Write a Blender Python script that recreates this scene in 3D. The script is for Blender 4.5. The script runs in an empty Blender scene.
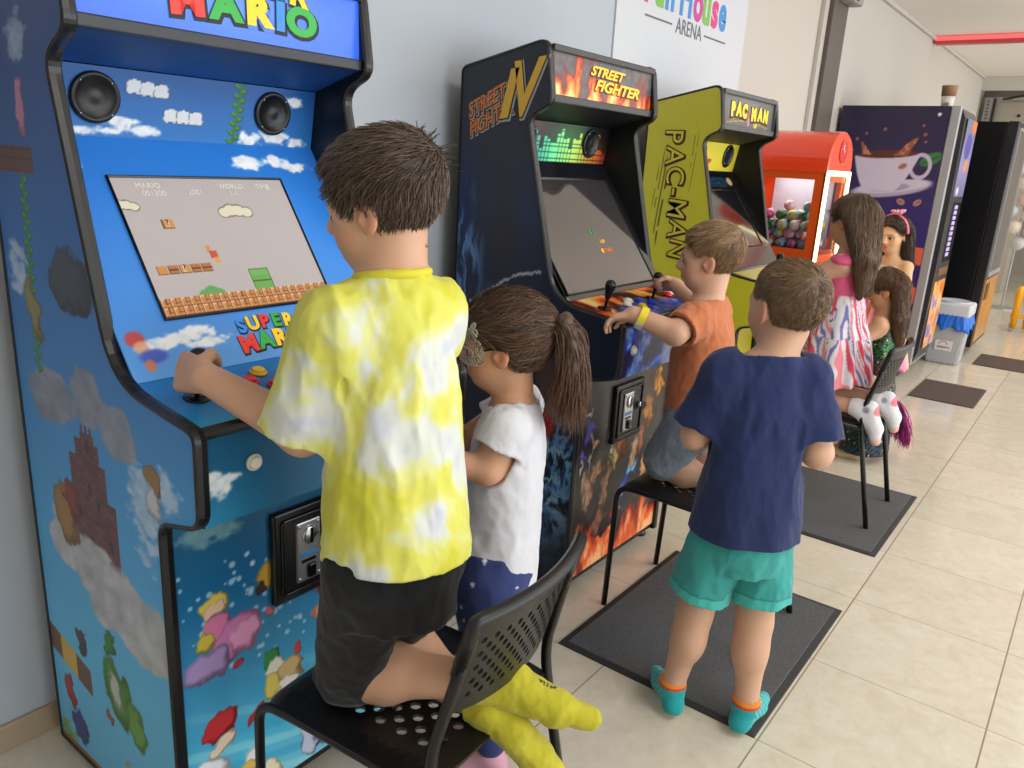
import bpy, bmesh, math, random
import numpy as np
from mathutils import Vector, Matrix
random.seed(7); RNG = np.random.RandomState(11)
SC = bpy.context.scene
COL = SC.collection
PI = math.pi

# ------------------------------------------------------------------ colour + materials
def lin(c):
    c = np.asarray(c, dtype=float) / 255.0
    return np.where(c <= 0.04045, c / 12.92, ((c + 0.055) / 1.055) ** 2.4)

def L4(c):
    v = lin(c); return (float(v[0]), float(v[1]), float(v[2]), 1.0)

MATS = {}
def mat(name, c=(200, 200, 200), rough=0.5, metal=0.0, emit=0.0, var=0.06, vscale=40.0, bump=0.0, bscale=200.0,
        sss=0.0, coat=0.0, trans=0.0, alpha=1.0, spec=0.5, sheen=0.0):
    """Principled material whose colour is varied a little by procedural noise."""
    if name in MATS: return MATS[name]
    m = bpy.data.materials.new(name); m.use_nodes = True
    nt = m.node_tree; N = nt.nodes; K = nt.links
    b = N['Principled BSDF']
    b.inputs['Roughness'].default_value = rough
    b.inputs['Metallic'].default_value = metal
    b.inputs['Specular IOR Level'].default_value = spec
    if coat: b.inputs['Coat Weight'].default_value = coat; b.inputs['Coat Roughness'].default_value = 0.08
    if trans: b.inputs['Transmission Weight'].default_value = trans
    if alpha < 1: b.inputs['Alpha'].default_value = alpha
    if sheen: b.inputs['Sheen Weight'].default_value = sheen
    if sss:
        b.inputs['Subsurface Weight'].default_value = sss
        b.inputs['Subsurface Radius'].default_value = (0.012, 0.005, 0.003)
        b.inputs['Subsurface Scale'].default_value = 0.6
    tc = N.new('ShaderNodeTexCoord'); ns = N.new('ShaderNodeTexNoise')
    ns.inputs['Scale'].default_value = vscale; ns.inputs['Detail'].default_value = 3
    K.new(tc.outputs['Object'], ns.inputs['Vector'])
    mx = N.new('ShaderNodeMix'); mx.data_type = 'RGBA'
    a = np.array(lin(c)); lo = a * (1 - var); hi = np.minimum(a * (1 + var), 1)
    mx.inputs[6].default_value = (*lo, 1); mx.inputs[7].default_value = (*hi, 1)
    K.new(ns.outputs['Fac'], mx.inputs[0]); K.new(mx.outputs[2], b.inputs['Base Color'])
    if emit:
        K.new(mx.outputs[2], b.inputs['Emission Color']); b.inputs['Emission Strength'].default_value = emit
    if bump:
        n2 = N.new('ShaderNodeTexNoise'); n2.inputs['Scale'].default_value = bscale; n2.inputs['Detail'].default_value = 4
        K.new(tc.outputs['Object'], n2.inputs['Vector'])
        bp = N.new('ShaderNodeBump'); bp.inputs['Strength'].default_value = bump; bp.inputs['Distance'].default_value = 0.002
        K.new(n2.outputs['Fac'], bp.inputs['Height']); K.new(bp.outputs['Normal'], b.inputs['Normal'])
    MATS[name] = m
    return m

def mat_attr(name, rough=0.4, emit=0.0, coat=0.0, bump=0.0, bscale=300.0, sheen=0.0, metal=0.0, sss=0.0, base=1.0, spec=0.5):
    """Material that reads the mesh's own pattern (colour attribute 'Col')."""
    if name in MATS: return MATS[name]
    m = bpy.data.materials.new(name); m.use_nodes = True
    nt = m.node_tree; N = nt.nodes; K = nt.links; b = N['Principled BSDF']
    b.inputs['Roughness'].default_value = rough; b.inputs['Metallic'].default_value = metal
    b.inputs['Specular IOR Level'].default_value = spec
    if coat: b.inputs['Coat Weight'].default_value = coat; b.inputs['Coat Roughness'].default_value = 0.1
    if sheen: b.inputs['Sheen Weight'].default_value = sheen
    if sss:
        b.inputs['Subsurface Weight'].default_value = sss
        b.inputs['Subsurface Radius'].default_value = (0.012, 0.005, 0.003); b.inputs['Subsurface Scale'].default_value = 0.6
    vc = N.new('ShaderNodeVertexColor'); vc.layer_name = 'Col'
    if base == 1.0: K.new(vc.outputs['Color'], b.inputs['Base Color'])
    else:
        mx = N.new('ShaderNodeMix'); mx.data_type = 'RGBA'; mx.inputs[0].default_value = base
        mx.inputs[6].default_value = (0, 0, 0, 1); K.new(vc.outputs['Color'], mx.inputs[7]); K.new(mx.outputs[2], b.inputs['Base Color'])
    if emit: K.new(vc.outputs['Color'], b.inputs['Emission Color']); b.inputs['Emission Strength'].default_value = emit
    if bump:
        tc = N.new('ShaderNodeTexCoord'); n2 = N.new('ShaderNodeTexNoise'); n2.inputs['Scale'].default_value = bscale
        K.new(tc.outputs['Object'], n2.inputs['Vector'])
        bp = N.new('ShaderNodeBump'); bp.inputs['Strength'].default_value = bump; bp.inputs['Distance'].default_value = 0.001
        K.new(n2.outputs['Fac'], bp.inputs['Height']); K.new(bp.outputs['Normal'], b.inputs['Normal'])
    MATS[name] = m
    return m

# ------------------------------------------------------------------ objects
def thing(name, label, cat, loc=(0, 0, 0), group=None):
    o = bpy.data.objects.new(name, None); COL.objects.link(o)
    o.location = loc; o.empty_display_size = 0.1
    o['label'] = label; o['category'] = cat
    if group: o['group'] = group
    return o

def tag(o, label, cat, group=None):
    o['label'] = label; o['category'] = cat
    if group: o['group'] = group
    return o

def base_of(parent):
    v = Vector((0, 0, 0))
    while parent is not None:
        v += Vector(parent.location); parent = parent.parent
    return v

def link(name, me, m=None, parent=None, smooth=False, origin=None):
    """Link a mesh given in world coordinates as one object (children keep world placement)."""
    o = bpy.data.objects.new(name, me)
    if m is not None:
        for x in (m if isinstance(m, (list, tuple)) else [m]): me.materials.append(x)
    if smooth and len(me.polygons):
        me.polygons.foreach_set('use_smooth', np.ones(len(me.polygons), dtype=bool))
    COL.objects.link(o)
    pb = base_of(parent) if parent is not None else Vector((0, 0, 0))
    og = Vector(origin) if origin is not None else pb
    if og.length > 0: me.transform(Matrix.Translation(-og))
    o.location = og - pb
    if parent is not None: o.parent = parent
    return o

def np_mesh(name, verts, quads, col=None, tris=None, midx=None):
    verts = np.asarray(verts, dtype=np.float32); me = bpy.data.meshes.new(name)
    quads = np.zeros((0, 4), int) if quads is None else np.asarray(quads, dtype=np.int32).reshape(-1, 4)
    tris = np.zeros((0, 3), int) if tris is None else np.asarray(tris, dtype=np.int32).reshape(-1, 3)
    me.vertices.add(len(verts)); me.vertices.foreach_set('co', verts.ravel())
    nl = quads.size + tris.size; me.loops.add(nl)
    me.loops.foreach_set('vertex_index', np.concatenate([quads.ravel(), tris.ravel()]).astype(np.int32))
    npoly = len(quads) + len(tris); me.polygons.add(npoly)
    st = np.concatenate([np.arange(len(quads)) * 4, quads.size + np.arange(len(tris)) * 3]).astype(np.int32)
    me.polygons.foreach_set('loop_start', st)
    me.update(calc_edges=True); me.validate()
    if col is not None:
        ca = me.color_attributes.new('Col', 'FLOAT_COLOR', 'POINT')
        c4 = np.ones((len(verts), 4), dtype=np.float32); c4[:, :3] = col
        ca.data.foreach_set('color', c4.ravel())
    if midx is not None: me.polygons.foreach_set('material_index', np.asarray(midx, dtype=np.int32))
    return me

def bm_mesh(name, bm):
    me = bpy.data.meshes.new(name)
    bmesh.ops.recalc_face_normals(bm, faces=bm.faces[:])
    bm.to_mesh(me); bm.free()
    return me

def bx(bm, x0, y0, z0, x1, y1, z1, bev=0.0, seg=2):
    r = bmesh.ops.create_cube(bm, size=1.0); vs = r['verts']
    for v in vs:
        v.co = Vector(((x0 + x1) / 2 + v.co.x * (x1 - x0), (y0 + y1) / 2 + v.co.y * (y1 - y0), (z0 + z1) / 2 + v.co.z * (z1 - z0)))
    if bev:
        es = list({e for v in vs for e in v.link_edges})
        bmesh.ops.bevel(bm, geom=es, offset=bev, segments=seg, affect='EDGES', profile=0.5)

def tube(bm, pts, r, seg=10, closed=False, r1=None, cap=True):
    """Tube along a polyline with parallel-transported rings."""
    pts = [Vector(p) for p in pts]; n = len(pts); rings = []
    T = []
    for i in range(n):
        if closed: t = pts[(i + 1) % n] - pts[i - 1]
        else: t = pts[min(i + 1, n - 1)] - pts[max(i - 1, 0)]
        T.append(t.normalized())
    a = Vector((0, 0, 1)) if abs(T[0].z) < 0.9 else Vector((1, 0, 0))
    u = T[0].cross(a).normalized()
    for i in range(n):
        u = (u - T[i] * u.dot(T[i])).normalized(); v = T[i].cross(u)
        rr = r if r1 is None else r + (r1 - r) * i / (n - 1)
        if isinstance(r, (list, tuple)): rr = r[i]
        rings.append([bm.verts.new(pts[i] + (u * math.cos(2 * PI * k / seg) + v * math.sin(2 * PI * k / seg)) * rr) for k in range(seg)])
    m = n if closed else n - 1
    for i in range(m):
        A, B = rings[i], rings[(i + 1) % n]
        for k in range(seg):
            bm.faces.new((A[k], A[(k + 1) % seg], B[(k + 1) % seg], B[k]))
    if cap and not closed:
        bm.faces.new(list(reversed(rings[0]))); bm.faces.new(rings[-1])

def lathe(bm, prof, origin, axis=(0, 0, 1), seg=24):
    """Revolve (r, h) pairs about an axis through origin."""
    ax = Vector(axis).normalized(); a = Vector((1, 0, 0)) if abs(ax.x) < 0.9 else Vector((0, 1, 0))
    u = ax.cross(a).normalized(); v = ax.cross(u); o = Vector(origin); rings = []
    for r, h in prof:
        rings.append([bm.verts.new(o + ax * h + (u * math.cos(2 * PI * k / seg) + v * math.sin(2 * PI * k / seg)) * max(r, 1e-5)) for k in range(seg)])
    for A, B in zip(rings[:-1], rings[1:]):
        for k in range(seg): bm.faces.new((A[k], A[(k + 1) % seg], B[(k + 1) % seg], B[k]))
    if prof[0][0] > 1e-4: bm.faces.new(list(reversed(rings[0])))
    if prof[-1][0] > 1e-4: bm.faces.new(rings[-1])

def fillet(path, r, n=6):
    """Round the inner corners of an open polyline."""
    P = [Vector(p) for p in path]; out = [P[0]]
    for i in range(1, len(P) - 1):
        ri = r[i] if isinstance(r, (list, tuple)) else r
        a = (P[i - 1] - P[i]); b = (P[i + 1] - P[i]); d = min(ri, a.length * .49, b.length * .49)
        A = P[i] + a.normalized() * d; B = P[i] + b.normalized() * d
        for k in range(n + 1):
            t = k / n; out.append(A * (1 - t) ** 2 + P[i] * 2 * t * (1 - t) + B * t * t)
    out.append(P[-1]); return out

def fillet_closed(path, r, n=5):
    P = [Vector(p) for p in path]; out = []; N_ = len(P)
    for i in range(N_):
        a = P[i - 1] - P[i]; b = P[(i + 1) % N_] - P[i]; ri = r[i] if isinstance(r, (list, tuple)) else r
        d = min(ri, a.length * .49, b.length * .49)
        if d < 1e-4: out.append(P[i]); continue
        A = P[i] + a.normalized() * d; B = P[i] + b.normalized() * d
        for k in range(n + 1):
            t = k / n; out.append(A * (1 - t) ** 2 + P[i] * 2 * t * (1 - t) + B * t * t)
    return out

# ------------------------------------------------------------------ noise + painting helpers (patterns printed on things)
def _h(ix, iy, iz, s):
    n = (ix * 374761393 + iy * 668265263 + iz * 2147483647 + s * 974634721).astype(np.int64) & 0xffffffff
    n = ((n ^ (n >> 13)) * 1274126177) & 0xffffffff
    n = (n ^ (n >> 16)) & 0xffffffff
    return n.astype(np.float64) / 4294967295.0

def noise3(x, y, z, s=0):
    x, y, z = np.broadcast_arrays(np.asarray(x, float), np.asarray(y, float), np.asarray(z, float))
    ix, iy, iz = np.floor(x).astype(np.int64), np.floor(y).astype(np.int64), np.floor(z).astype(np.int64)
    fx, fy, fz = x - ix, y - iy, z - iz
    fx, fy, fz = [f * f * (3 - 2 * f) for f in (fx, fy, fz)]
    r = 0
    for dx in (0, 1):
        for dy in (0, 1):
            for dz in (0, 1):
                w = (fx if dx else 1 - fx) * (fy if dy else 1 - fy) * (fz if dz else 1 - fz)
                r = r + w * _h(ix + dx, iy + dy, iz + dz, s)
    return r

def fbm(x, y, z=0.0, s=0, o=4):
    r = 0; a = 0.5; f = 1.0; t = 0
    for i in range(o):
        r = r + a * noise3(np.asarray(x) * f, np.asarray(y) * f, np.asarray(z) * f, s + i); t += a; a *= 0.5; f *= 2.03
    return r / t

def sst(a, b, x):
    t = np.clip((x - a) / (b - a), 0, 1); return t * t * (3 - 2 * t)

def over(rgb, c, a):
    a = np.clip(a, 0, 1)[..., None]; return rgb * (1 - a) + np.asarray(c, float) * a

def grad(v, stops):
    xs = [s[0] for s in stops]; return np.stack([np.interp(v, xs, [s[1][k] for s in stops]) for k in range(3)], -1)

def cloud(rgb, X, Y, cx, cy, rx, ry, col=(238, 243, 250), st=1.0, s=3, f=34.0, sol=0.9):
    e = ((X - cx) / rx) ** 2 + ((Y - cy) / ry) ** 2
    n = fbm(X * f, Y * f * 1.5, 0, s, 4)
    a = sst(0.15, 0.75, (1 - e) * sol + (n - 0.5) * 1.7) * (e < 2.2)
    sh = 0.84 + 0.32 * fbm(X * f * 1.3 + 9, Y * f * 1.6, 0, s + 5, 3)
    c = np.clip(np.asarray(col, float) * sh[..., None], 0, 255)
    al = np.clip(a * st, 0, 1)[..., None]
    return rgb * (1 - al) + c * al

def ellm(X, Y, cx, cy, rx, ry, rot=0.0, soft=0.12):
    c, s = math.cos(rot), math.sin(rot); dx, dy = X - cx, Y - cy
    e = np.sqrt(((dx * c + dy * s) / rx) ** 2 + ((-dx * s + dy * c) / ry) ** 2)
    return 1 - sst(1 - soft, 1 + soft, e)

def rectm(X, Y, x0, x1, y0, y1, soft=0.0012):
    return sst(-soft, soft, X - x0) * sst(-soft, soft, x1 - X) * sst(-soft, soft, Y - y0) * sst(-soft, soft, y1 - Y)

def grid_panel(o, u, v, W, Hh, step, paint, thick=0.006, name='panel'):
    """Rectangular board from corner o along unit u (W) and v (Hh), front face printed by paint(U, V)."""
    o = np.array(o, float); u = np.array(u, float); v = np.array(v, float)
    u /= np.linalg.norm(u); v /= np.linalg.norm(v); n = np.cross(u, v)
    nu = max(2, int(W / step) + 1); nv = max(2, int(Hh / step) + 1)
    U, V = np.meshgrid(np.linspace(0, W, nu), np.linspace(0, Hh, nv))
    rgb = paint(U, V); C = lin(rgb).reshape(-1, 3)
    F = (o + U[..., None] * u + V[..., None] * v).reshape(-1, 3)
    idx = np.arange(nu * nv).reshape(nv, nu)
    q = np.stack([idx[:-1, :-1], idx[:-1, 1:], idx[1:, 1:], idx[1:, :-1]], -1).reshape(-1, 4)
    b0 = len(F); B = F[[idx[0, 0], idx[0, -1], idx[-1, -1], idx[-1, 0]]] - n * thick
    F = np.vstack([F, B]); C = np.vstack([C, C[[idx[0, 0], idx[0, -1], idx[-1, -1], idx[-1, 0]]]])
    i0, i1, i2, i3 = idx[0, 0], idx[0, -1], idx[-1, -1], idx[-1, 0]
    q = np.vstack([q, [[b0 + 3, b0 + 2, b0 + 1, b0], [b0, b0 + 1, i1, i0], [b0 + 1, b0 + 2, i2, i1], [b0 + 2, b0 + 3, i3, i2], [b0 + 3, b0, i0, i3]]])
    return np_mesh(name, F, q, C)

_DG = None
def text_mesh(body, size, depth=0.0006, off=0.0, shear=0.0, align='CENTER', sx=1.0, space=1.0):
    cu = bpy.data.curves.new('lettering', 'FONT'); cu.body = body; cu.size = size; cu.extrude = depth; cu.offset = off
    cu.shear = shear; cu.align_x = align; cu.align_y = 'CENTER'; cu.space_character = space; cu.resolution_u = 4
    o = bpy.data.objects.new('lettering', cu); COL.objects.link(o)
    dg = bpy.context.evaluated_depsgraph_get(); dg.update()
    me = bpy.data.meshes.new_from_object(o.evaluated_get(dg)); bpy.data.objects.remove(o); bpy.data.curves.remove(cu)
    if sx != 1: me.transform(Matrix.Diagonal((sx, 1, 1, 1)))
    return me

def frame(o, u, v):
    u = Vector(u).normalized(); v = Vector(v); v = (v - u * v.dot(u)).normalized(); n = u.cross(v)
    M = Matrix(((u.x, v.x, n.x, o[0]), (u.y, v.y, n.y, o[1]), (u.z, v.z, n.z, o[2]), (0, 0, 0, 1)))
    return M

def letters(name, items, o, u, v, parent, mats_):
    """items: (text, x, y, size, mat index, offset, shear, sx, rot, lift) joined into ONE lettering mesh on a plane."""
    bm = bmesh.new(); M = frame(o, u, v)
    for (t, x, y, size, mi, off, sh, sx, rot, lift) in items:
        me = text_mesh(t, size, 0.0005, off, sh, sx=sx)
        me.transform(M @ Matrix.Translation((x, y, 0.0006 + lift)) @ Matrix.Rotation(rot, 4, 'Z'))
        n0 = len(bm.faces); bm.from_mesh(me); bm.faces.ensure_lookup_table()
        for f in bm.faces[n0:]: f.material_index = mi
        bpy.data.meshes.remove(me)
    me = bpy.data.meshes.new(name); bm.to_mesh(me); bm.free()
    return link(name, me, mats_, parent)

# ------------------------------------------------------------------ node shaders of the room
def nmath(nt, op, a, b=None, c=None):
    n = nt.nodes.new('ShaderNodeMath'); n.operation = op
    for i, v in enumerate((a, b, c)):
        if v is None: continue
        if isinstance(v, (int, float)): n.inputs[i].default_value = v
        else: nt.links.new(v, n.inputs[i])
    return n.outputs[0]

def floor_material():
    m = bpy.data.materials.new('floor_tiles'); m.use_nodes = True; nt = m.node_tree; N = nt.nodes; K = nt.links
    b = N['Principled BSDF']; tc = N.new('ShaderNodeTexCoord'); sp = N.new('ShaderNodeSeparateXYZ')
    K.new(tc.outputs['Object'], sp.inputs[0])
    u = nmath(nt, 'DIVIDE', nmath(nt, 'SUBTRACT', sp.outputs[0], 2.2555), 0.4622)
    v = nmath(nt, 'DIVIDE', nmath(nt, 'SUBTRACT', sp.outputs[1], 0.4735), 0.4665)
    iu, iv = nmath(nt, 'FLOOR', u), nmath(nt, 'FLOOR', v)
    fu, fv = nmath(nt, 'FRACT', u), nmath(nt, 'FRACT', v)
    du = nmath(nt, 'MINIMUM', fu, nmath(nt, 'SUBTRACT', 1.0, fu)); dv = nmath(nt, 'MINIMUM', fv, nmath(nt, 'SUBTRACT', 1.0, fv))
    d = nmath(nt, 'MINIMUM', nmath(nt, 'MULTIPLY', du, 1.0), nmath(nt, 'MULTIPLY', dv, 0.62))
    grout = nmath(nt, 'LESS_THAN', d, 0.0028)
    cb = N.new('ShaderNodeCombineXYZ'); K.new(iu, cb.inputs[0]); K.new(iv, cb.inputs[1])
    wn = N.new('ShaderNodeTexWhiteNoise'); wn.noise_dimensions = '2D'; K.new(cb.outputs[0], wn.inputs['Vector'])
    ad = N.new('ShaderNodeVectorMath'); ad.operation = 'MULTIPLY_ADD'; K.new(wn.outputs['Color'], ad.inputs[0]); ad.inputs[1].default_value = (7, 7, 7); K.new(tc.outputs['Object'], ad.inputs[2])
    n1 = N.new('ShaderNodeTexNoise'); n1.inputs['Scale'].default_value = 9; n1.inputs['Detail'].default_value = 7; n1.inputs['Roughness'].default_value = 0.62; n1.inputs['Distortion'].default_value = 1.2
    K.new(ad.outputs[0], n1.inputs['Vector'])
    cr = N.new('ShaderNodeValToRGB'); K.new(n1.outputs['Fac'], cr.inputs[0])
    e = cr.color_ramp.elements; e[0].position = 0.3; e[0].color = L4((210, 200, 181)); e[1].position = 0.72; e[1].color = L4((223, 215, 201))
    x = cr.color_ramp.elements.new(0.5); x.color = L4((217, 208, 191))
    n3 = N.new('ShaderNodeTexNoise'); n3.inputs['Scale'].default_value = 46; n3.inputs['Detail'].default_value = 4; K.new(ad.outputs[0], n3.inputs['Vector'])
    mm = N.new('ShaderNodeMix'); mm.data_type = 'RGBA'; mm.blend_type = 'SOFT_LIGHT'; mm.inputs[0].default_value = 0.22
    K.new(cr.outputs[0], mm.inputs[6]); K.new(n3.outputs['Fac'], mm.inputs[7])
    hs = N.new('ShaderNodeHueSaturation'); K.new(mm.outputs[2], hs.inputs['Color'])
    K.new(nmath(nt, 'MULTIPLY_ADD', wn.outputs['Value'], 0.07, 0.965), hs.inputs['Value'])
    mx = N.new('ShaderNodeMix'); mx.data_type = 'RGBA'; K.new(grout, mx.inputs[0]); K.new(hs.outputs[0], mx.inputs[6]); mx.inputs[7].default_value = L4((150, 128, 98))
    K.new(mx.outputs[2], b.inputs['Base Color'])
    K.new(nmath(nt, 'MULTIPLY_ADD', grout, 0.5, 0.13), b.inputs['Roughness'])
    bp = N.new('ShaderNodeBump'); bp.inputs['Strength'].default_value = 0.25; bp.inputs['Distance'].default_value = 0.002; bp.invert = True
    K.new(grout, bp.inputs['Height']); K.new(bp.outputs[0], b.inputs['Normal'])
    return m

def struct(name, bm, m):
    o = link(name, bm_mesh(name, bm), m); o['kind'] = 'structure'; return o

XA, XB, YW, YR, ZC = -1.7, 12.4, 1.85, -4.6, 2.79
bm = bmesh.new(); bx(bm, XA, YR, -0.1, 16.5, YW + 1.2, 0.0); struct('floor', bm, floor_material())
WALLM = mat('wall_paint', (200, 195, 186), 0.7, var=0.03, vscale=1.3, bump=0.05, bscale=120)
WALLC = mat('cool_wall_tone', (184, 191, 200), 0.7, var=0.03, vscale=1.3, bump=0.05, bscale=120)  # near stretch of the same wall in a cooler grey
bm = bmesh.new(); bx(bm, XA, YW, 0, 3.05, YW + 0.15, ZC); struct('wall_left', bm, WALLC)
bm = bmesh.new(); bx(bm, 3.05, YW, 0, XB, YW + 0.15, ZC); struct('wall_left_far', bm, WALLM)
bm = bmesh.new(); bx(bm, XA, YR, ZC, 16.5, YW + 0.15, ZC + 0.12); struct('ceiling', bm, mat('ceiling_paint', (242, 236, 228), 0.8, var=0.02, vscale=2))
bm = bmesh.new(); bx(bm, XA, YW - 0.012, 0, XB, YW, 0.07, 0.003); struct('baseboard_left', bm, mat('baseboard_tile', (176, 158, 132), 0.3, var=0.12, vscale=9))
bm = bmesh.new(); bx(bm, 5.675, YW - 0.06, 0, 5.99, YW, ZC, 0.004); struct('trim_1', bm, mat('dark_pillar', (92, 86, 78), 0.55, var=0.08))
bm = bmesh.new(); bx(bm, 5.60, YW - 0.03, 0, 5.675, YW, ZC, 0.004); struct('trim_2', bm, mat('pale_trim', (196, 190, 182), 0.5))
bm = bmesh.new(); bx(bm, XA, YW - 0.03, ZC - 0.035, XB, YW, ZC, 0.006); struct('trim_3', bm, WALLM)
# wall behind the camera, and the far end with its service opening
bm = bmesh.new(); bx(bm, XA - 0.15, YR, 0, XA, YW + 0.15, ZC); struct('wall_rear', bm, WALLM)
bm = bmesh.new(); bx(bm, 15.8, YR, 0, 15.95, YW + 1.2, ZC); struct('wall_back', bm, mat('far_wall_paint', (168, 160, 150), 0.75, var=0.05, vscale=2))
bm = bmesh.new(); bx(bm, XB, YR, 2.62, XB + 0.12, YW + 0.15, ZC); struct('trim_4', bm, WALLM)
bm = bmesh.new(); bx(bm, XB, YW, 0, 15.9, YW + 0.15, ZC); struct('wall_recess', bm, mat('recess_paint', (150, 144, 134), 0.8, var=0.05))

# ------------------------------------------------------------------ signed distance modelling (bodies, clothes, hair caps)
def A3(*a): return np.array(a if len(a) > 1 else a[0], dtype=np.float64)
def unit(v): v = np.asarray(v, float); return v / (np.linalg.norm(v) + 1e-12)

def smin(a, b, k):
    if k <= 0: return np.minimum(a, b)
    h = np.clip(0.5 + 0.5 * (b - a) / k, 0, 1); return b + (a - b) * h - k * h * (1 - h)

class Sdf:
    def __init__(s): s.ops = []; s.bores = []
    def add(s, fn, c, R, k=0.01, mode='u'): s.ops.append((fn, np.asarray(c, float), R, k, mode)); return s
    def cone(s, a, b, ra, rb, k=0.012, mode='u'):
        a, b = A3(a), A3(b); ab = b - a; L2 = float(ab @ ab) + 1e-12
        def fn(p):
            q = p - a; t = np.clip(q @ ab / L2, 0, 1)
            return np.linalg.norm(q - t[:, None] * ab, axis=1) - (ra + (rb - ra) * t)
        return s.add(fn, (a + b) / 2, math.sqrt(L2) / 2 + max(ra, rb), k, mode)
    def sleeve(s, a, b, ra, rb, k=0.02, t=0.007):
        """Open-ended sleeve or leg: cone ending in a flat cut at b; the bore is hollowed out later."""
        a, b = A3(a), A3(b); n = unit(b - a); ab = b + n * .03 - a; L2 = float(ab @ ab)
        def fn(p):
            q = p - a; t_ = np.clip(q @ ab / L2, 0, 1)
            return np.maximum(np.linalg.norm(q - t_[:, None] * ab, axis=1) - (ra + (rb - ra) * t_), (p - b) @ n)
        s.bores.append((b - n * .022, b + n * .05, b, n, rb - t - .005)); return s.add(fn, (a + b) / 2, math.sqrt(L2) / 2 + max(ra, rb), k)
    def ell(s, c, r, B=None, k=0.012, mode='u'):
        c = A3(c); r = A3(r)
        def fn(p):
            q = p - c
            if B is not None: q = q @ B.T
            k0 = np.linalg.norm(q / r, axis=1); k1 = np.linalg.norm(q / (r * r), axis=1) + 1e-9
            return k0 * (k0 - 1) / k1
        return s.add(fn, c, float(max(r)), k, mode)
    def loft(s, a, b, lat, ts, rx, ry, k=0.015, mode='u', off=None, sq=2.0):
        a, b = A3(a), A3(b); w = b - a; L = np.linalg.norm(w); w = w / L
        u = A3(lat); u = unit(u - w * (u @ w)); v = np.cross(w, u)
        tt = np.linspace(ts[0], ts[-1], 65)
        def sm(y):
            y = np.interp(tt, ts, y); kk = np.ones(9) / 9; yp = np.pad(y, 4, mode='edge'); return np.convolve(yp, kk, 'valid')
        RX, RY = sm(rx), sm(ry); OF = sm(off) if off is not None else None
        def fn(p):
            q = p - a; t = q @ w / L; X = q @ u; Y = q @ v
            r1 = np.interp(t, tt, RX); r2 = np.interp(t, tt, RY)
            if OF is not None: Y = Y - np.interp(t, tt, OF)
            e = (np.abs(X / r1) ** sq + np.abs(Y / r2) ** sq) ** (1 / sq)
            d = (e - 1) * np.minimum(r1, r2)
            return np.maximum(d, np.maximum(ts[0] - t, t - ts[-1]) * L)
        R = math.hypot(L * max(abs(ts[0] - .5), abs(ts[-1] - .5)), max(max(rx), max(ry)) * 1.2)
        return s.add(fn, (a + b) / 2, R, k, mode)
    def sub(s, other, k=0.006, mode='u'):
        lo, hi = other.bounds(); return s.add(other.ev, (lo + hi) / 2, float(np.linalg.norm(hi - lo) / 2), k, mode)
    def bounds(s):
        lo = np.min([c - R for f, c, R, k, m in s.ops if m == 'u'], axis=0); hi = np.max([c + R for f, c, R, k, m in s.ops if m == 'u'], axis=0)
        return lo, hi
    def ev(s, p, pad=0.06):
        D = np.full(len(p), 1.0)
        for fn, c, R, k, mode in s.ops:
            if R > 50: m = slice(None)
            else:
                m = np.nonzero(((p - c) ** 2).sum(1) < (R + pad) ** 2)[0]
                if len(m) == 0: continue
            d = fn(p[m])
            if mode == 'u': D[m] = smin(D[m], d, k)
            elif mode == 's': D[m] = -smin(-D[m], d, k)
            else: D[m] = -smin(-D[m], -d, k)
        return D

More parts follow.
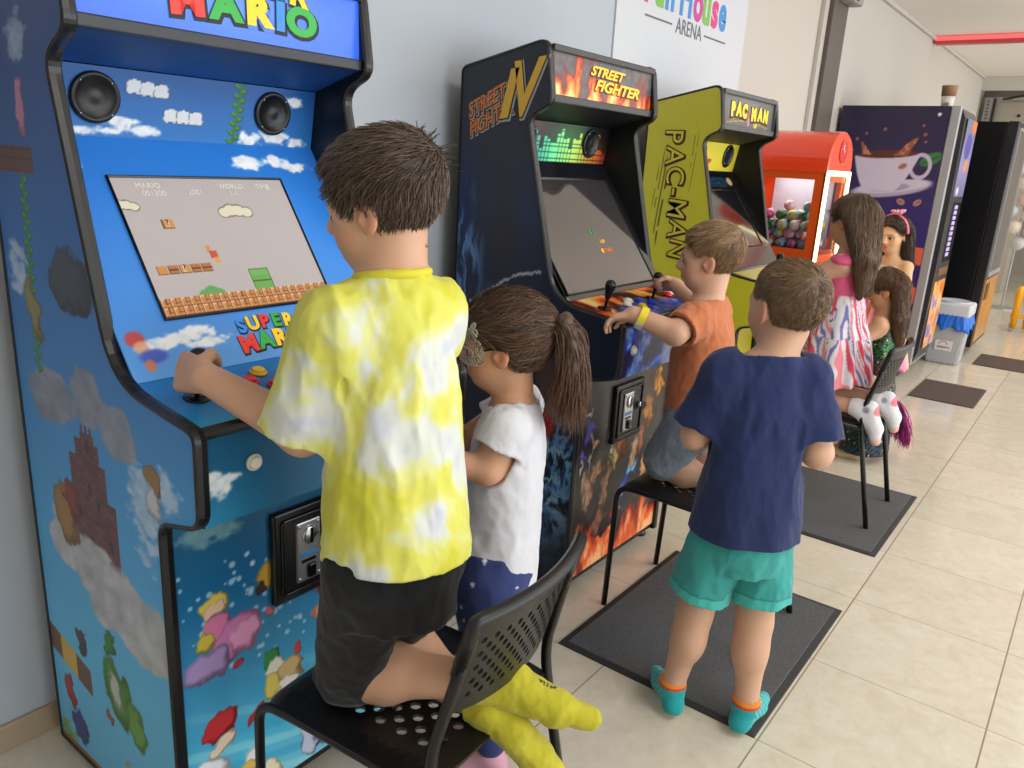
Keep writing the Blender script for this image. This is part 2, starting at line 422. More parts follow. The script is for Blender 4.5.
def polygonize(f, lo, hi, h, bs=8):
    """Surface nets over a block-culled grid; f maps (N,3) -> distance."""
    lo = np.asarray(lo, float) - 2 * h; hi = np.asarray(hi, float) + 2 * h
    nb = np.maximum(1, np.ceil((hi - lo) / (h * bs)).astype(int)); n = nb * bs
    bi = np.stack(np.meshgrid(*[np.arange(k) for k in nb], indexing='ij'), -1).reshape(-1, 3)
    cen = lo + (bi * bs + (bs - 1) / 2) * h
    dc = f(cen); keep = np.abs(dc) < bs * h * 0.87 * 1.6 + 0.012
    G = np.where(dc < 0, -1.0, 1.0).astype(np.float32).reshape(nb)
    G = np.repeat(np.repeat(np.repeat(G, bs, 0), bs, 1), bs, 2)
    loc = np.stack(np.meshgrid(*[np.arange(bs)] * 3, indexing='ij'), -1).reshape(-1, 3)
    kb = bi[keep]
    for s0 in range(0, len(kb), 400):
        b = kb[s0:s0 + 400]
        ij = (b[:, None, :] * bs + loc[None]).reshape(-1, 3)
        G[ij[:, 0], ij[:, 1], ij[:, 2]] = f(lo + ij * h)
    S = G < 0
    c8 = [S[i:n[0] - 1 + i, j:n[1] - 1 + j, k:n[2] - 1 + k] for i in (0, 1) for j in (0, 1) for k in (0, 1)]
    cnt = sum(c.astype(np.int8) for c in c8); act = (cnt > 0) & (cnt < 8)
    I = np.argwhere(act)
    if len(I) == 0: return np.zeros((0, 3)), np.zeros((0, 4), int)
    offs = [(i, j, k) for i in (0, 1) for j in (0, 1) for k in (0, 1)]
    val = np.stack([G[I[:, 0] + o[0], I[:, 1] + o[1], I[:, 2] + o[2]] for o in offs], 1)
    pos = np.zeros((len(I), 3)); m = np.zeros(len(I))
    for a in range(8):
        for b in range(a + 1, 8):
            if sum(abs(x - y) for x, y in zip(offs[a], offs[b])) != 1: continue
            va, vb = val[:, a], val[:, b]; cr = (va < 0) != (vb < 0)
            t = np.where(cr, va / np.where(cr, va - vb, 1), 0)
            oa, ob = np.array(offs[a], float), np.array(offs[b], float)
            pos += cr[:, None] * (oa + t[:, None] * (ob - oa)); m += cr
    V = lo + (I + pos / m[:, None]) * h
    idx = np.full(act.shape, -1, int); idx[I[:, 0], I[:, 1], I[:, 2]] = np.arange(len(I))
    Q = []
    for ax in range(3):
        s0 = [slice(1, -1)] * 3; s1 = [slice(1, -1)] * 3
        s0[ax] = slice(0, -1); s1[ax] = slice(1, None)
        A, B = S[tuple(s0)], S[tuple(s1)]
        E = np.argwhere(A != B)
        if len(E) == 0: continue
        base = E.copy(); o = [1, 1, 1]; o[ax] = 0; base = base + np.array(o)
        inside = A[E[:, 0], E[:, 1], E[:, 2]]
        u, v = (ax + 1) % 3, (ax + 2) % 3
        def cell(du, dv):
            c = base.copy(); c[:, u] -= du; c[:, v] -= dv; return idx[c[:, 0], c[:, 1], c[:, 2]]
        q = np.stack([cell(1, 1), cell(0, 1), cell(0, 0), cell(1, 0)], 1)
        q[~inside] = q[~inside][:, ::-1]
        Q.append(q[(q >= 0).all(1)])
    return V, np.vstack(Q)

# ------------------------------------------------------------------ arcade cabinets
PROF = [(1.765, 0.03), (1.765, 1.69), (1.44, 1.762), (1.413, 1.585), (1.497, 1.548), (1.362, 1.0), (1.105, 0.968), (1.107, 0.80), (1.235, 0.768), (1.237, 0.03)]
PRAD = [0.004, 0.02, 0.035, 0.028, 0.045, 0.10, 0.022, 0.03, 0.03, 0.004]
PR = [(p.x, p.y) for p in fillet_closed([(a, b, 0) for a, b in PROF], PRAD, 7)]
BLACK_EDGE = mat('black_edge_trim', (22, 22, 24), 0.32, var=0.05)
BLACK = mat('black_laminate', (14, 14, 17), 0.42, var=0.1)
BLACK_GLOSS = mat('black_gloss_plastic', (12, 12, 13), 0.2, var=0.05)
CHROME = mat('chrome', (205, 205, 205), 0.22, 1.0)
ART = mat_attr('printed_vinyl', 0.34, spec=.35)
ARTM = mat_attr('printed_vinyl_matte', 0.5)

def prof_rows(step):
    z0, z1 = 0.03, max(p[1] for p in PR)
    zs = sorted(set([round(z, 5) for z in np.arange(z0, z1, step)] + [round(p[1], 5) for p in PR]))
    F, B = [], []
    n = len(PR)
    for z in zs:
        ys = []
        for i in range(n):
            (ya, za), (yb, zb) = PR[i], PR[(i + 1) % n]
            if abs(za - zb) < 1e-9:
                if abs(za - z) < 1e-6: ys += [ya, yb]
            elif min(za, zb) - 1e-6 <= z <= max(za, zb) + 1e-6:
                ys.append(ya + (yb - ya) * (z - za) / (zb - za))
        F.append(min(ys)); B.append(max(ys))
    return np.array(zs), np.array(F), np.array(B)

def side_art(name, x, step, paint, parent):
    """Printed side panel following the cabinet outline, 18 mm board."""
    zs, F, B = prof_rows(step); nt = int(0.66 / step)
    t = np.linspace(0, 1, nt); Y = B[:, None] + (F - B)[:, None] * t[None]; Z = np.repeat(zs[:, None], nt, 1)
    C = lin(paint(Y, Z)).reshape(-1, 3)
    V = np.stack([np.full(Y.shape, x), Y, Z], -1).reshape(-1, 3); idx = np.arange(V.shape[0]).reshape(Y.shape)
    q = np.stack([idx[:-1, :-1], idx[:-1, 1:], idx[1:, 1:], idx[1:, :-1]], -1).reshape(-1, 4)
    n0 = len(V); V2 = V.copy().reshape(Y.shape + (3,))[:, [0, -1]].reshape(-1, 3); V2[:, 0] += 0.018
    j = n0 + np.arange(len(V2)).reshape(-1, 2)
    q2 = np.stack([j[:-1, 1], j[:-1, 0], j[1:, 0], j[1:, 1]], -1)
    q3 = np.stack([idx[:-1, -1], j[:-1, 1], j[1:, 1], idx[1:, -1]], -1); q4 = np.stack([j[:-1, 0], idx[:-1, 0], idx[1:, 0], j[1:, 0]], -1)
    me = np_mesh(name, np.vstack([V, V2]), np.vstack([q, q2, q3, q4]), np.vstack([C, np.full((len(V2), 3), 0.004)]))
    return link(name, me, ART, parent)

def side_plain(name, x0, x1, m, parent):
    bm = bmesh.new(); A = [bm.verts.new((x0, y, z)) for y, z in PR]; Bv = [bm.verts.new((x1, y, z)) for y, z in PR]
    bm.faces.new(A); bm.faces.new(list(reversed(Bv))); n = len(A)
    for i in range(n): bm.faces.new((A[i], A[(i + 1) % n], Bv[(i + 1) % n], Bv[i]))
    return link(name, bm_mesh(name, bm), m, parent)

def edge_trim(x0, x1, parent, m=None):
    n = len(PR); bm = bmesh.new(); sec = [(-0.0015, -0.004), (-0.0035, 0.001), (0.0, 0.0045), (0.5, 0.006), (1.0, 0.0045), (1.0035, 0.001), (1.0015, -0.004)]
    rings = []
    for i in range(n):
        p0, p, p2 = Vector(PR[i - 1]), Vector(PR[i]), Vector(PR[(i + 1) % n])
        t = ((p2 - p).normalized() + (p - p0).normalized()).normalized(); nn = Vector((t.y, -t.x))
        rings.append([bm.verts.new((x0 + (x1 - x0) * min(max(s, 0), 1) + (s if s < 0 else (s - 1 if s > 1 else 0)), p.x + nn.x * d, p.y + nn.y * d)) for s, d in sec])
    for i in range(n):
        A, B = rings[i], rings[(i + 1) % n]
        for k in range(len(sec)):
            bm.faces.new((A[k], A[(k + 1) % len(sec)], B[(k + 1) % len(sec)], B[k]))
    return link('edge_trim', bm_mesh('edge_trim', bm), m or BLACK_EDGE, parent, smooth=False)

def board(name, x0, x1, a, b, step, paint, parent, m=None, t=0.006):
    """Board spanning x0..x1 whose front face runs from profile point a (bottom) up to b."""
    u = (1, 0, 0); v = (0, b[0] - a[0], b[1] - a[1])
    me = grid_panel((x0, a[0], a[1]), u, v, x1 - x0, math.hypot(b[0] - a[0], b[1] - a[1]), step, paint, t, name)
    return link(name, me, m or ART, parent)

def plain(c):
    return lambda U, V: np.broadcast_to(np.asarray(c, float), U.shape + (3,)).copy()

def speaker(parent, x, c, nrm, up, r):
    """Round speaker grille with four screws, standing proud of the panel."""
    bm = bmesh.new(); n = Vector(nrm).normalized()
    lathe(bm, [(r, 0), (r, 0.005), (r * .93, 0.008), (r * .80, 0.008), (r * .76, 0.003), (r * .5, 0.005), (r * .46, 0.0035), (r * .2, 0.005), (0, 0.006)], c, n, 40)
    sp = link('speaker', bm_mesh('speaker', bm), mat('speaker_black', (18, 18, 20), 0.38), parent, smooth=True)
    u = Vector((1, 0, 0)); v = n.cross(u)
    for k in range(4):
        a = PI / 4 + k * PI / 2; bm = bmesh.new()
        lathe(bm, [(r * .055, 0), (r * .05, 0.0025), (0, 0.003)], Vector(c) + (u * math.cos(a) + v * math.sin(a)) * r * .87 + n * .0075, n, 10)
        link('screw', bm_mesh('screw', bm), CHROME, sp, smooth=True)
    return sp

def push_button(parent, c, n, col, r=0.0175):
    bm = bmesh.new()
    lathe(bm, [(r, 0), (r, 0.003), (r * .86, 0.0055), (r * .74, 0.0055), (r * .7, 0.003)], c, n, 22)
    b = link('button', bm_mesh('button', bm), mat('button_ring_' + str(col), col, 0.25), parent, smooth=True)
    bm = bmesh.new(); lathe(bm, [(r * .68, 0.0), (r * .68, 0.009), (r * .55, 0.0105), (r * .3, 0.0095), (0, 0.009)], c, n, 22)
    link('plunger', bm_mesh('plunger', bm), mat('button_cap_' + str(col), [min(255, int(v * 1.1) + 8) for v in col], 0.22), b, smooth=True)

def joystick(parent, c, n):
    bm = bmesh.new(); lathe(bm, [(0.024, 0), (0.022, 0.003), (0.006, 0.005), (0, 0.005)], c, n, 24)
    j = link('joystick', bm_mesh('joystick', bm), BLACK_GLOSS, parent, smooth=True)
    bm = bmesh.new(); lathe(bm, [(0.0045, 0.004), (0.0045, 0.03), (0.008, 0.032), (0.011, 0.045), (0.016, 0.068), (0.0175, 0.077), (0.015, 0.087), (0.008, 0.092), (0, 0.093)], c, n, 24)
    link('joystick_grip', bm_mesh('joystick_grip', bm), mat('grip_black', (16, 16, 17), 0.3), j, smooth=True)

def coin_door(parent, xc, y, zc, w=0.20, h=0.21, lock=False):
    bm = bmesh.new(); bx(bm, xc - w / 2, y - 0.014, zc - h / 2, xc + w / 2, y + 0.004, zc + h / 2, 0.006, 3)
    d = link('coin_door', bm_mesh('coin_door', bm), mat('coin_door_black', (20, 20, 21), 0.3), parent)
    bm = bmesh.new(); pts = [(xc - w * .40, y - .0155, zc - h * .40), (xc + w * .40, y - .0155, zc - h * .40), (xc + w * .40, y - .0155, zc + h * .40), (xc - w * .40, y - .0155, zc + h * .40)]
    tube(bm, fillet_closed(pts, 0.008, 4), 0.004, 8, closed=True)
    link('door_rim', bm_mesh('door_rim', bm), BLACK_GLOSS, d, smooth=True)
    mx = xc - w * .08; mw, mh = 0.062, 0.138
    bm = bmesh.new(); bx(bm, mx - mw / 2, y - 0.019, zc - mh / 2, mx + mw / 2, y - 0.013, zc + mh / 2, 0.003, 2)
    link('coin_plate', bm_mesh('coin_plate', bm), mat('brushed_steel', (196, 196, 194), 0.3, 0.85), d)
    bm = bmesh.new()
    lathe(bm, [(0.021, 0), (0.021, 0.004), (0.017, 0.006), (0, 0.006)], (mx + .004, y - 0.018, zc + 0.036), (0, -1, 0), 26)
    link('coin_entry', bm_mesh('coin_entry', bm), CHROME, d, smooth=True)
    bm = bmesh.new(); bx(bm, mx + .001, y - 0.0255, zc + 0.019, mx + .007, y - 0.0235, zc + 0.053); link('coin_slot', bm_mesh('coin_slot', bm), BLACK_GLOSS, d); bm = bmesh.new()
    bx(bm, mx - 0.02, y - 0.0215, zc - 0.024, mx + 0.016, y - 0.019, zc - 0.018); link('return_slot', bm_mesh('return_slot', bm), BLACK_GLOSS, d); bm = bmesh.new(); bx(bm, mx - .006, y - .027, zc - 0.062, mx + .014, y - .018, zc - 0.03, 0.003)
    link('reject_lever', bm_mesh('reject_lever', bm), BLACK_GLOSS, d)
    bm = bmesh.new(); bx(bm, mx - 0.022, y - 0.0205, zc - 0.010, mx + 0.02, y - 0.0185, zc - 0.001)
    link('instruction_label', bm_mesh('instruction_label', bm), mat('blue_label', (60, 140, 205), 0.4), d)
    for sx in (-1, 1):
        for sz in (-1, 1):
            bm = bmesh.new(); lathe(bm, [(0.004, 0), (0.0035, .002), (0, 0.0025)], (mx + sx * mw * .4, y - .019, zc + sz * mh * .44), (0, -1, 0), 10); link('screw', bm_mesh('screw', bm), CHROME, d, smooth=True)
    if lock:
        bm = bmesh.new(); lathe(bm, [(0.012, 0), (0.012, 0.008), (0.009, 0.011), (0, 0.011)], (xc + w * .30, y - 0.014, zc + 0.01), (0, -1, 0), 20)
        lk = link('door_lock', bm_mesh('door_lock', bm), CHROME, d, smooth=True)
        bm = bmesh.new(); tube(bm, [(xc + w * .33 + 0.014 * math.cos(a), y - .03 - .004 * math.sin(a), zc + 0.006 + 0.014 * math.sin(a)) for a in np.linspace(0, 2 * PI, 17)[:-1]], 0.003, 8, closed=True)
        link('key_ring', bm_mesh('key_ring', bm), BLACK_GLOSS, lk, smooth=True)
    return d

def cabinet(x0, x1, label, step, side_paint, P, name='arcade_cabinet'):
    root = thing(name, label, 'arcade machine', ((x0 + x1) / 2, 1.5, 0), 'arcade cabinets')
    T = 0.02; a, b = x0 + T, x1 - T
    side_art('side_panel', x0, step, side_paint, root)
    side_plain('side_panel', x1 - T + .001, x1, P.get('right', BLACK), root)
    edge_trim(x0, x0 + T, root, P.get('trim')); edge_trim(x1 - T, x1, root, P.get('trim'))
    bm = bmesh.new(); bx(bm, a, 1.745, 0.05, b, 1.757, 1.682); link('back_panel', bm_mesh('back_panel', bm), BLACK, root)
    me = grid_panel((a, 1.452, 1.742), (1, 0, 0), (0, 0.30, -0.066), b - a, 0.307, 0.05, plain((20, 20, 22)), 0.012); link('top_panel', me, ARTM, root)
    # illuminated header
    mq = board('marquee', a, b, (1.437, 1.606), (1.440, 1.744), step, P['marquee'], root, P['marquee_mat'], 0.006)
    bm = bmesh.new()
    for z0, z1 in ((1.590, 1.613), (1.733, 1.752)): bx(bm, a, 1.426, z0, b, 1.440, z1, 0.003)
    if P.get('wide_frame'): bx(bm, a, 1.429, 1.612, a + .012, 1.440, 1.734); bx(bm, b - .012, 1.429, 1.612, b, 1.440, 1.734)
    link('marquee_retainer', bm_mesh('marquee_retainer', bm), P.get('retainer', BLACK_EDGE), root)
    letters('marquee_lettering', P['marquee_text'], ((a + b) / 2, 1.4375, 1.674), (1, 0, 0), (0, 0.02, 1), mq, P['text_mats'])
    # hood underside, speaker panel, bezel + screen, control panel, aprons
    board('hood_underside', a, b, (1.588, 1.547), (1.432, 1.592), 0.008, P['under'], root, ARTM)
    spn = np.cross((1, 0, 0), (0, -0.02, 0.128)); spn = spn / np.linalg.norm(spn)
    sb = board('speaker_panel', a, b, (1.612, 1.417), (1.590, 1.545), step, P['spk'], root, P.get('spk_mat'))
    for dx in P['speakers']:
        speaker(sb, 0, ((a + b) / 2 + dx, 1.6, 1.489), (0, -0.985, -0.17), None, P.get('spk_r', 0.048))
    A_, B_ = np.array((1.315, 1.004)), np.array((1.612, 1.417)); L = np.linalg.norm(B_ - A_)
    bz = board('bezel', a, b, tuple(A_), tuple(B_), P.get('bstep', step), P['bezel'], root, P.get('bezel_mat'))
    s0, s1 = P['screen']; w = P['screen_w'] / 2; d = (B_ - A_) / L; nrm = np.array((-d[1], d[0]))
    p0 = A_ + d * s0 + nrm * 0.003; p1 = A_ + d * s1 + nrm * 0.003; cx = (a + b) / 2 + P.get('screen_dx', 0)
    sc = board('screen', cx - w, cx + w, tuple(p0), tuple(p1), P.get('sstep', step), P['scr'], bz, P['scr_mat'], 0.004)
    bm = bmesh.new(); e = 0.004
    def q3(x, s, h): p = A_ + d * s + nrm * h; return (x, p[0], p[1])
    tube(bm, [q3(cx - w, s0, .003), q3(cx + w, s0, .003), q3(cx + w, s1, .003), q3(cx - w, s1, .003)], e, 6, closed=True)
    link('screen_surround', bm_mesh('screen_surround', bm), BLACK_GLOSS, bz)
    if 'screen_text' in P:
        letters('screen_lettering', P['screen_text'], (cx, (p0[0] + p1[0]) / 2 + nrm[0] * .0005, (p0[1] + p1[1]) / 2 + nrm[1] * .0005), (1, 0, 0), (0, d[0], d[1]), sc, P['text_mats'])
    if 'bezel_text' in P:
        letters('bezel_lettering', P['bezel_text'], (a, A_[0], A_[1]), (1, 0, 0), (0, d[0], d[1]), bz, P['text_mats'])
    cp = board('control_panel', a, b, (1.112, 0.966), (1.314, 1.003), step, P['cp'], root, P.get('cp_mat'))
    cn = np.array((0, -0.18, 0.984))
    def onp(x, t): return (x, 1.112 + 0.202 * t, 0.967 + 0.037 * t)
    for x, t in P['sticks']: joystick(cp, onp(a + x, t), cn)
    for x, t, c in P['buttons']: push_button(cp, onp(a + x, t), cn, c)
    bm = bmesh.new(); tube(bm, [(a, 1.114, 0.962), (b, 1.114, 0.962)], 0.011, 10); link('panel_lip', bm_mesh('panel_lip', bm), BLACK_EDGE, root, smooth=True)
    ap = board('apron', a, b, (1.120, 0.79), (1.120, 0.957), step, P['apron'], root, P.get('apron_mat'))
    for x, z, c in P.get('apron_buttons', []): push_button(ap, (a + x, 1.119, z), (0, -1, 0), c, 0.016)
    board('apron_underside', a, b, (1.244, 0.762), (1.120, 0.79), 0.02, P.get('apu', plain((16, 16, 18))), root, ARTM)
    fr = board('front_door', a, b, (1.245, 0.05), (1.245, 0.762), step, P['front'], root, P.get('front_mat'), 0.012)
    coin_door(fr, (x0 + x1) / 2 + P.get('coin_dx', 0), 1.244, 0.598, lock=P.get('lock', False))
    bm = bmesh.new(); bx(bm, a, 1.25, 0.03, b, 1.74, 0.05); link('bottom_board', bm_mesh('bottom_board', bm), BLACK, root)
    for fx in (x0 + .05, x1 - .05):
        for fy in (1.28, 1.71):
            bm = bmesh.new(); lathe(bm, [(0.024, 0), (0.026, 0.006), (0.02, 0.03)], (fx, fy, 0.0), (0, 0, 1), 16); link('foot', bm_mesh('foot', bm), BLACK_GLOSS, root, smooth=True)
    if 'side_text' in P:
        for nm, items in P['side_text']:
            letters(nm, items, (x0 - 0.0008, 0, 0), (0, -1, 0), (0, 0, 1), root, P['text_mats'])
    return root

# ---------------- prints of the blue cabinet: open sky, clouds, vine, brick tower, plank ledges
def vine(rgb, X, Z, x0, z0, x1, z1, n, w=0.012):
    for i in range(n):
        t = i / (n - 1); cx = x0 + (x1 - x0) * t; cz = z0 + (z1 - z0) * t
        s = 1 if i % 2 else -1
        rgb = over(rgb, (42, 96, 40), ellm(X, Z, cx + s * w * .55, cz, w * .8, w * .42, s * .5))
        rgb = over(rgb, (84, 150, 58), ellm(X, Z, cx + s * w * .6, cz + w * .12, w * .5, w * .22, s * .5))
        rgb = over(rgb, (58, 120, 44), ellm(X, Z, cx, cz, w * .28, w * .8))
    return rgb

def bricks(rgb, X, Z, mask, c1, c2, bw, bh):
    r = np.floor(Z / bh); u = (X / bw + 0.5 * (r % 2)) % 1.0; v = (Z / bh) % 1.0
    mort = np.maximum(1 - sst(0.0, 0.14, np.minimum(u, 1 - u)), 1 - sst(0.0, 0.2, np.minimum(v, 1 - v)))
    tone = 0.85 + 0.3 * _h(np.floor(X / bw + .5 * (r % 2)).astype(np.int64), r.astype(np.int64), np.zeros_like(r, dtype=np.int64), 5)
    rgb = over(rgb, np.clip(np.asarray(c1, float) * tone[..., None], 0, 255), mask)
    return over(rgb, c2, mask * mort * 0.8)

def warp(X, Y, amp, f, s):
    return X + amp * (fbm(X * f, Y * f, 0, s, 3) - .5) * 2, Y + amp * (fbm(X * f + 7, Y * f, 0, s + 2, 3) - .5) * 2

def blue_side(Y, Z):
    X = -Y    # left-to-right as one faces the panel
    rgb = grad(Z, [(0.03, (96, 184, 226)), (0.35, (92, 184, 228)), (0.7, (72, 156, 214)), (1.0, (56, 122, 186)), (1.25, (42, 98, 166)), (1.55, (32, 66, 124)), (1.76, (28, 50, 96))])
    rgb = rgb * (0.96 + 0.08 * fbm(Y * 4, Z * 4, 0, 1))[..., None]
    for a in [(-1.62, 0.915, .105, .066), (-1.46, 0.945, .075, .066), (-1.36, 0.905, .08, .06)]:
        rgb = cloud(rgb, X, Z, *a, col=(128, 134, 148), st=1.2, s=int(abs(a[0] * 37)), f=20, sol=1.9)
    for a in [(-1.60, 1.58, .05, .05), (-1.52, 1.66, .07, .04)]: rgb = cloud(rgb, X, Z, *a, col=(150, 160, 180), st=.8, s=5)
    for a in [(-1.28, .76, .07, .12), (-1.62, .62, .06, .10), (-1.70, 1.16, .06, .07), (-1.20, .84, .05, .05)]: rgb = cloud(rgb, X, Z, *a, col=(196, 206, 222), st=.75, s=int(abs(a[0] * 53)))
    # tower
    tw = np.maximum.reduce([rectm(X, Z, -1.575, -1.39, .55, .745), rectm(X, Z, -1.565, -1.42, .70, .815), rectm(X, Z, -1.535, -1.44, .80, .855), rectm(X, Z, -1.510, -1.455, .79, .872), rectm(X, Z, -1.508, -1.457, .87, .888) * (np.sin(X * 380) > 0)])
    rgb = bricks(rgb, X, Z, tw, (104, 62, 60), (78, 46, 48), 0.022, 0.011)
    for wx, wz in [(-1.485, .85), (-1.49, .76), (-1.46, .73), (-1.54, .70), (-1.42, .66), (-1.50, .64)]: rgb = over(rgb, (62, 38, 44), np.maximum(rectm(X, Z, wx - .007, wx + .007, wz - .02, wz), ellm(X, Z, wx, wz, .007, .009)))
    for a in [(-1.62, .60, .09, .07), (-1.50, .57, .12, .08), (-1.38, .56, .12, .06), (-1.27, .50, .08, .09), (-1.45, .50, .12, .06), (-1.33, .47, .1, .05)]:
        rgb = cloud(rgb, X, Z, *a, col=(172, 174, 178), st=1.1, s=int(abs(a[0] * 91)), f=18, sol=1.4)
    rgb = vine(rgb, X, Z, -1.635, 1.345, -1.66, .965, 30, 0.015)
    # ledges of plank blocks
    m = rectm(X, Z, -1.77, -1.585, 1.345, 1.393); rgb = over(rgb, (92, 58, 46), m); rgb = over(rgb, (60, 36, 30), m * (((Z * 62) % 1) < .14)); rgb = over(rgb, (60, 36, 30), m * (((X * 10.8) % 1) < .04))
    zz = Z - (X + 1.68) * -0.25
    m = rectm(X, zz, -1.775, -1.575, .258, .325); rgb = over(rgb, (108, 76, 52), m); rgb = over(rgb, (70, 48, 36), m * (((X * 15 + .3) % 1) < .05))
    rgb = over(rgb, (206, 168, 60), m * rectm(X, zz, -1.71, -1.64, .2, .4))
    rgb = cloud(rgb, X, Z, -1.72, .05, .06, .06, col=(120, 150, 70), s=8); 
    WX, WZ = warp(X, Z, .022, 34, 5)
    # plain stand-ins for the small printed figures: soft puffs and leaves of the same colours and sizes
    for cx, cz, rx, rz, c, ro in [(-1.615, 1.46, .022, .05, (196, 128, 160), 0), (-1.49, 1.16, .085, .06, (64, 70, 80), 0), (-1.655, 1.09, .03, .06, (150, 140, 90), .2),
                                  (-1.61, .66, .05, .07, (172, 128, 66), .2), (-1.575, .70, .03, .04, (150, 60, 46), .3), (-1.245, .85, .02, .035, (160, 120, 70), 0), (-1.25, .80, .028, .032, (214, 218, 228), 0),
                                  (-1.48, .41, .022, .03, (66, 140, 52), 0), (-1.45, .30, .05, .085, (86, 150, 62), .55), (-1.38, .25, .035, .055, (110, 170, 76), .2), (-1.46, .31, .022, .05, (206, 214, 206), .5), (-1.50, .22, .02, .02, (170, 96, 60), 0),
                                  (-1.60, .355, .024, .035, (84, 62, 62), 0), (-1.69, .20, .025, .04, (182, 52, 48), .2), (-1.655, .115, .035, .045, (48, 70, 150), .5), (-1.42, .10, .014, .04, (200, 196, 190), .5), (-1.70, 1.57, .03, .05, (150, 60, 60), .3)]:
        rgb = over(rgb, np.asarray(c, float) * 0.6, ellm(WX, WZ, cx, cz, rx, rz, ro, .10)); rgb = over(rgb, np.asarray(c, float) * .9, ellm(WX, WZ, cx - rx * .12, cz + rz * .1, rx * .8, rz * .8, ro, .25))
    rgb = over(rgb, (130, 92, 54), rectm(X, Z, -1.78, -1.2, .02, .048))
    return rgb

def bl_marquee(U, V):
    rgb = grad(U / .625, [(0, (58, 108, 232)), (.5, (66, 122, 238)), (1, (60, 112, 240))]); k = np.exp(-(((U - .30) / .24) ** 2 + ((V - .075) / .055) ** 2))
    rgb = over(rgb, (120, 170, 255), k * .55); return rgb

def bl_spk(U, V):
    rgb = grad(V, [(0, (54, 128, 204)), (.07, (44, 108, 182)), (.13, (36, 92, 160))])
    for a in [(.10, .012, .09, .010), (.16, .026, .05, .018), (.215, .016, .04, .014), (.45, .014, .05, .016), (.52, .022, .05, .020), (.575, .010, .04, .014), (.03, .07, .03, .02), (.56, .10, .04, .014)]: rgb = cloud(rgb, U, V, *a, s=int(a[0] * 99), f=60)
    rgb = vine(rgb, U, V, .408, .004, .424, .122, 13, .013)
    for ci, (cx, cy) in enumerate([(.185, .098), (.213, .096), (.241, .094), (.262, .048), (.290, .047), (.318, .046)]):   # little white cloud puffs
        for dx, dy, r in [(-.008, -.004, .008), (.008, -.004, .008), (-.008, .006, .007), (.007, .007, .0075), (0, 0, .010), (0, .010, .006)]:
            rgb = over(rgb, (30, 50, 80), ellm(U, V, cx + dx, cy + dy, r * 1.14, r * 1.14))
        for dx, dy, r in [(-.008, -.004, .008), (.008, -.004, .008), (-.008, .006, .007), (.007, .007, .0075), (0, 0, .010), (0, .010, .006)]:
            rgb = over(rgb, (226, 230, 236), ellm(U, V, cx + dx, cy + dy, r, r))
    return rgb

def bl_bezel(U, V):
    rgb = grad(V, [(0, (92, 160, 232)), (.12, (72, 146, 232)), (.35, (50, 132, 226)), (.51, (44, 120, 210))])
    for a in [(.145, .078, .06, .018), (.10, .070, .05, .016), (.175, .058, .06, .014), (.06, .065, .05, .014), (.43, .462, .05, .02), (.50, .468, .05, .018), (.55, .452, .05, .016), (.03, .45, .03, .03), (.56, .10, .06, .02)]: rgb = cloud(rgb, U, V, *a, s=int(a[0] * 77), f=50)
    for cx, cy, rx, ry, c in [(.028, .082, .018, .016, (206, 66, 60)), (.034, .064, .014, .013, (226, 176, 140)), (.050, .045, .026, .014, (66, 86, 190)), (.038, .028, .010, .012, (214, 120, 80))]:
        rgb = over(rgb, c, ellm(U, V, cx, cy, rx, ry, 0, .3) * .9)
    return rgb

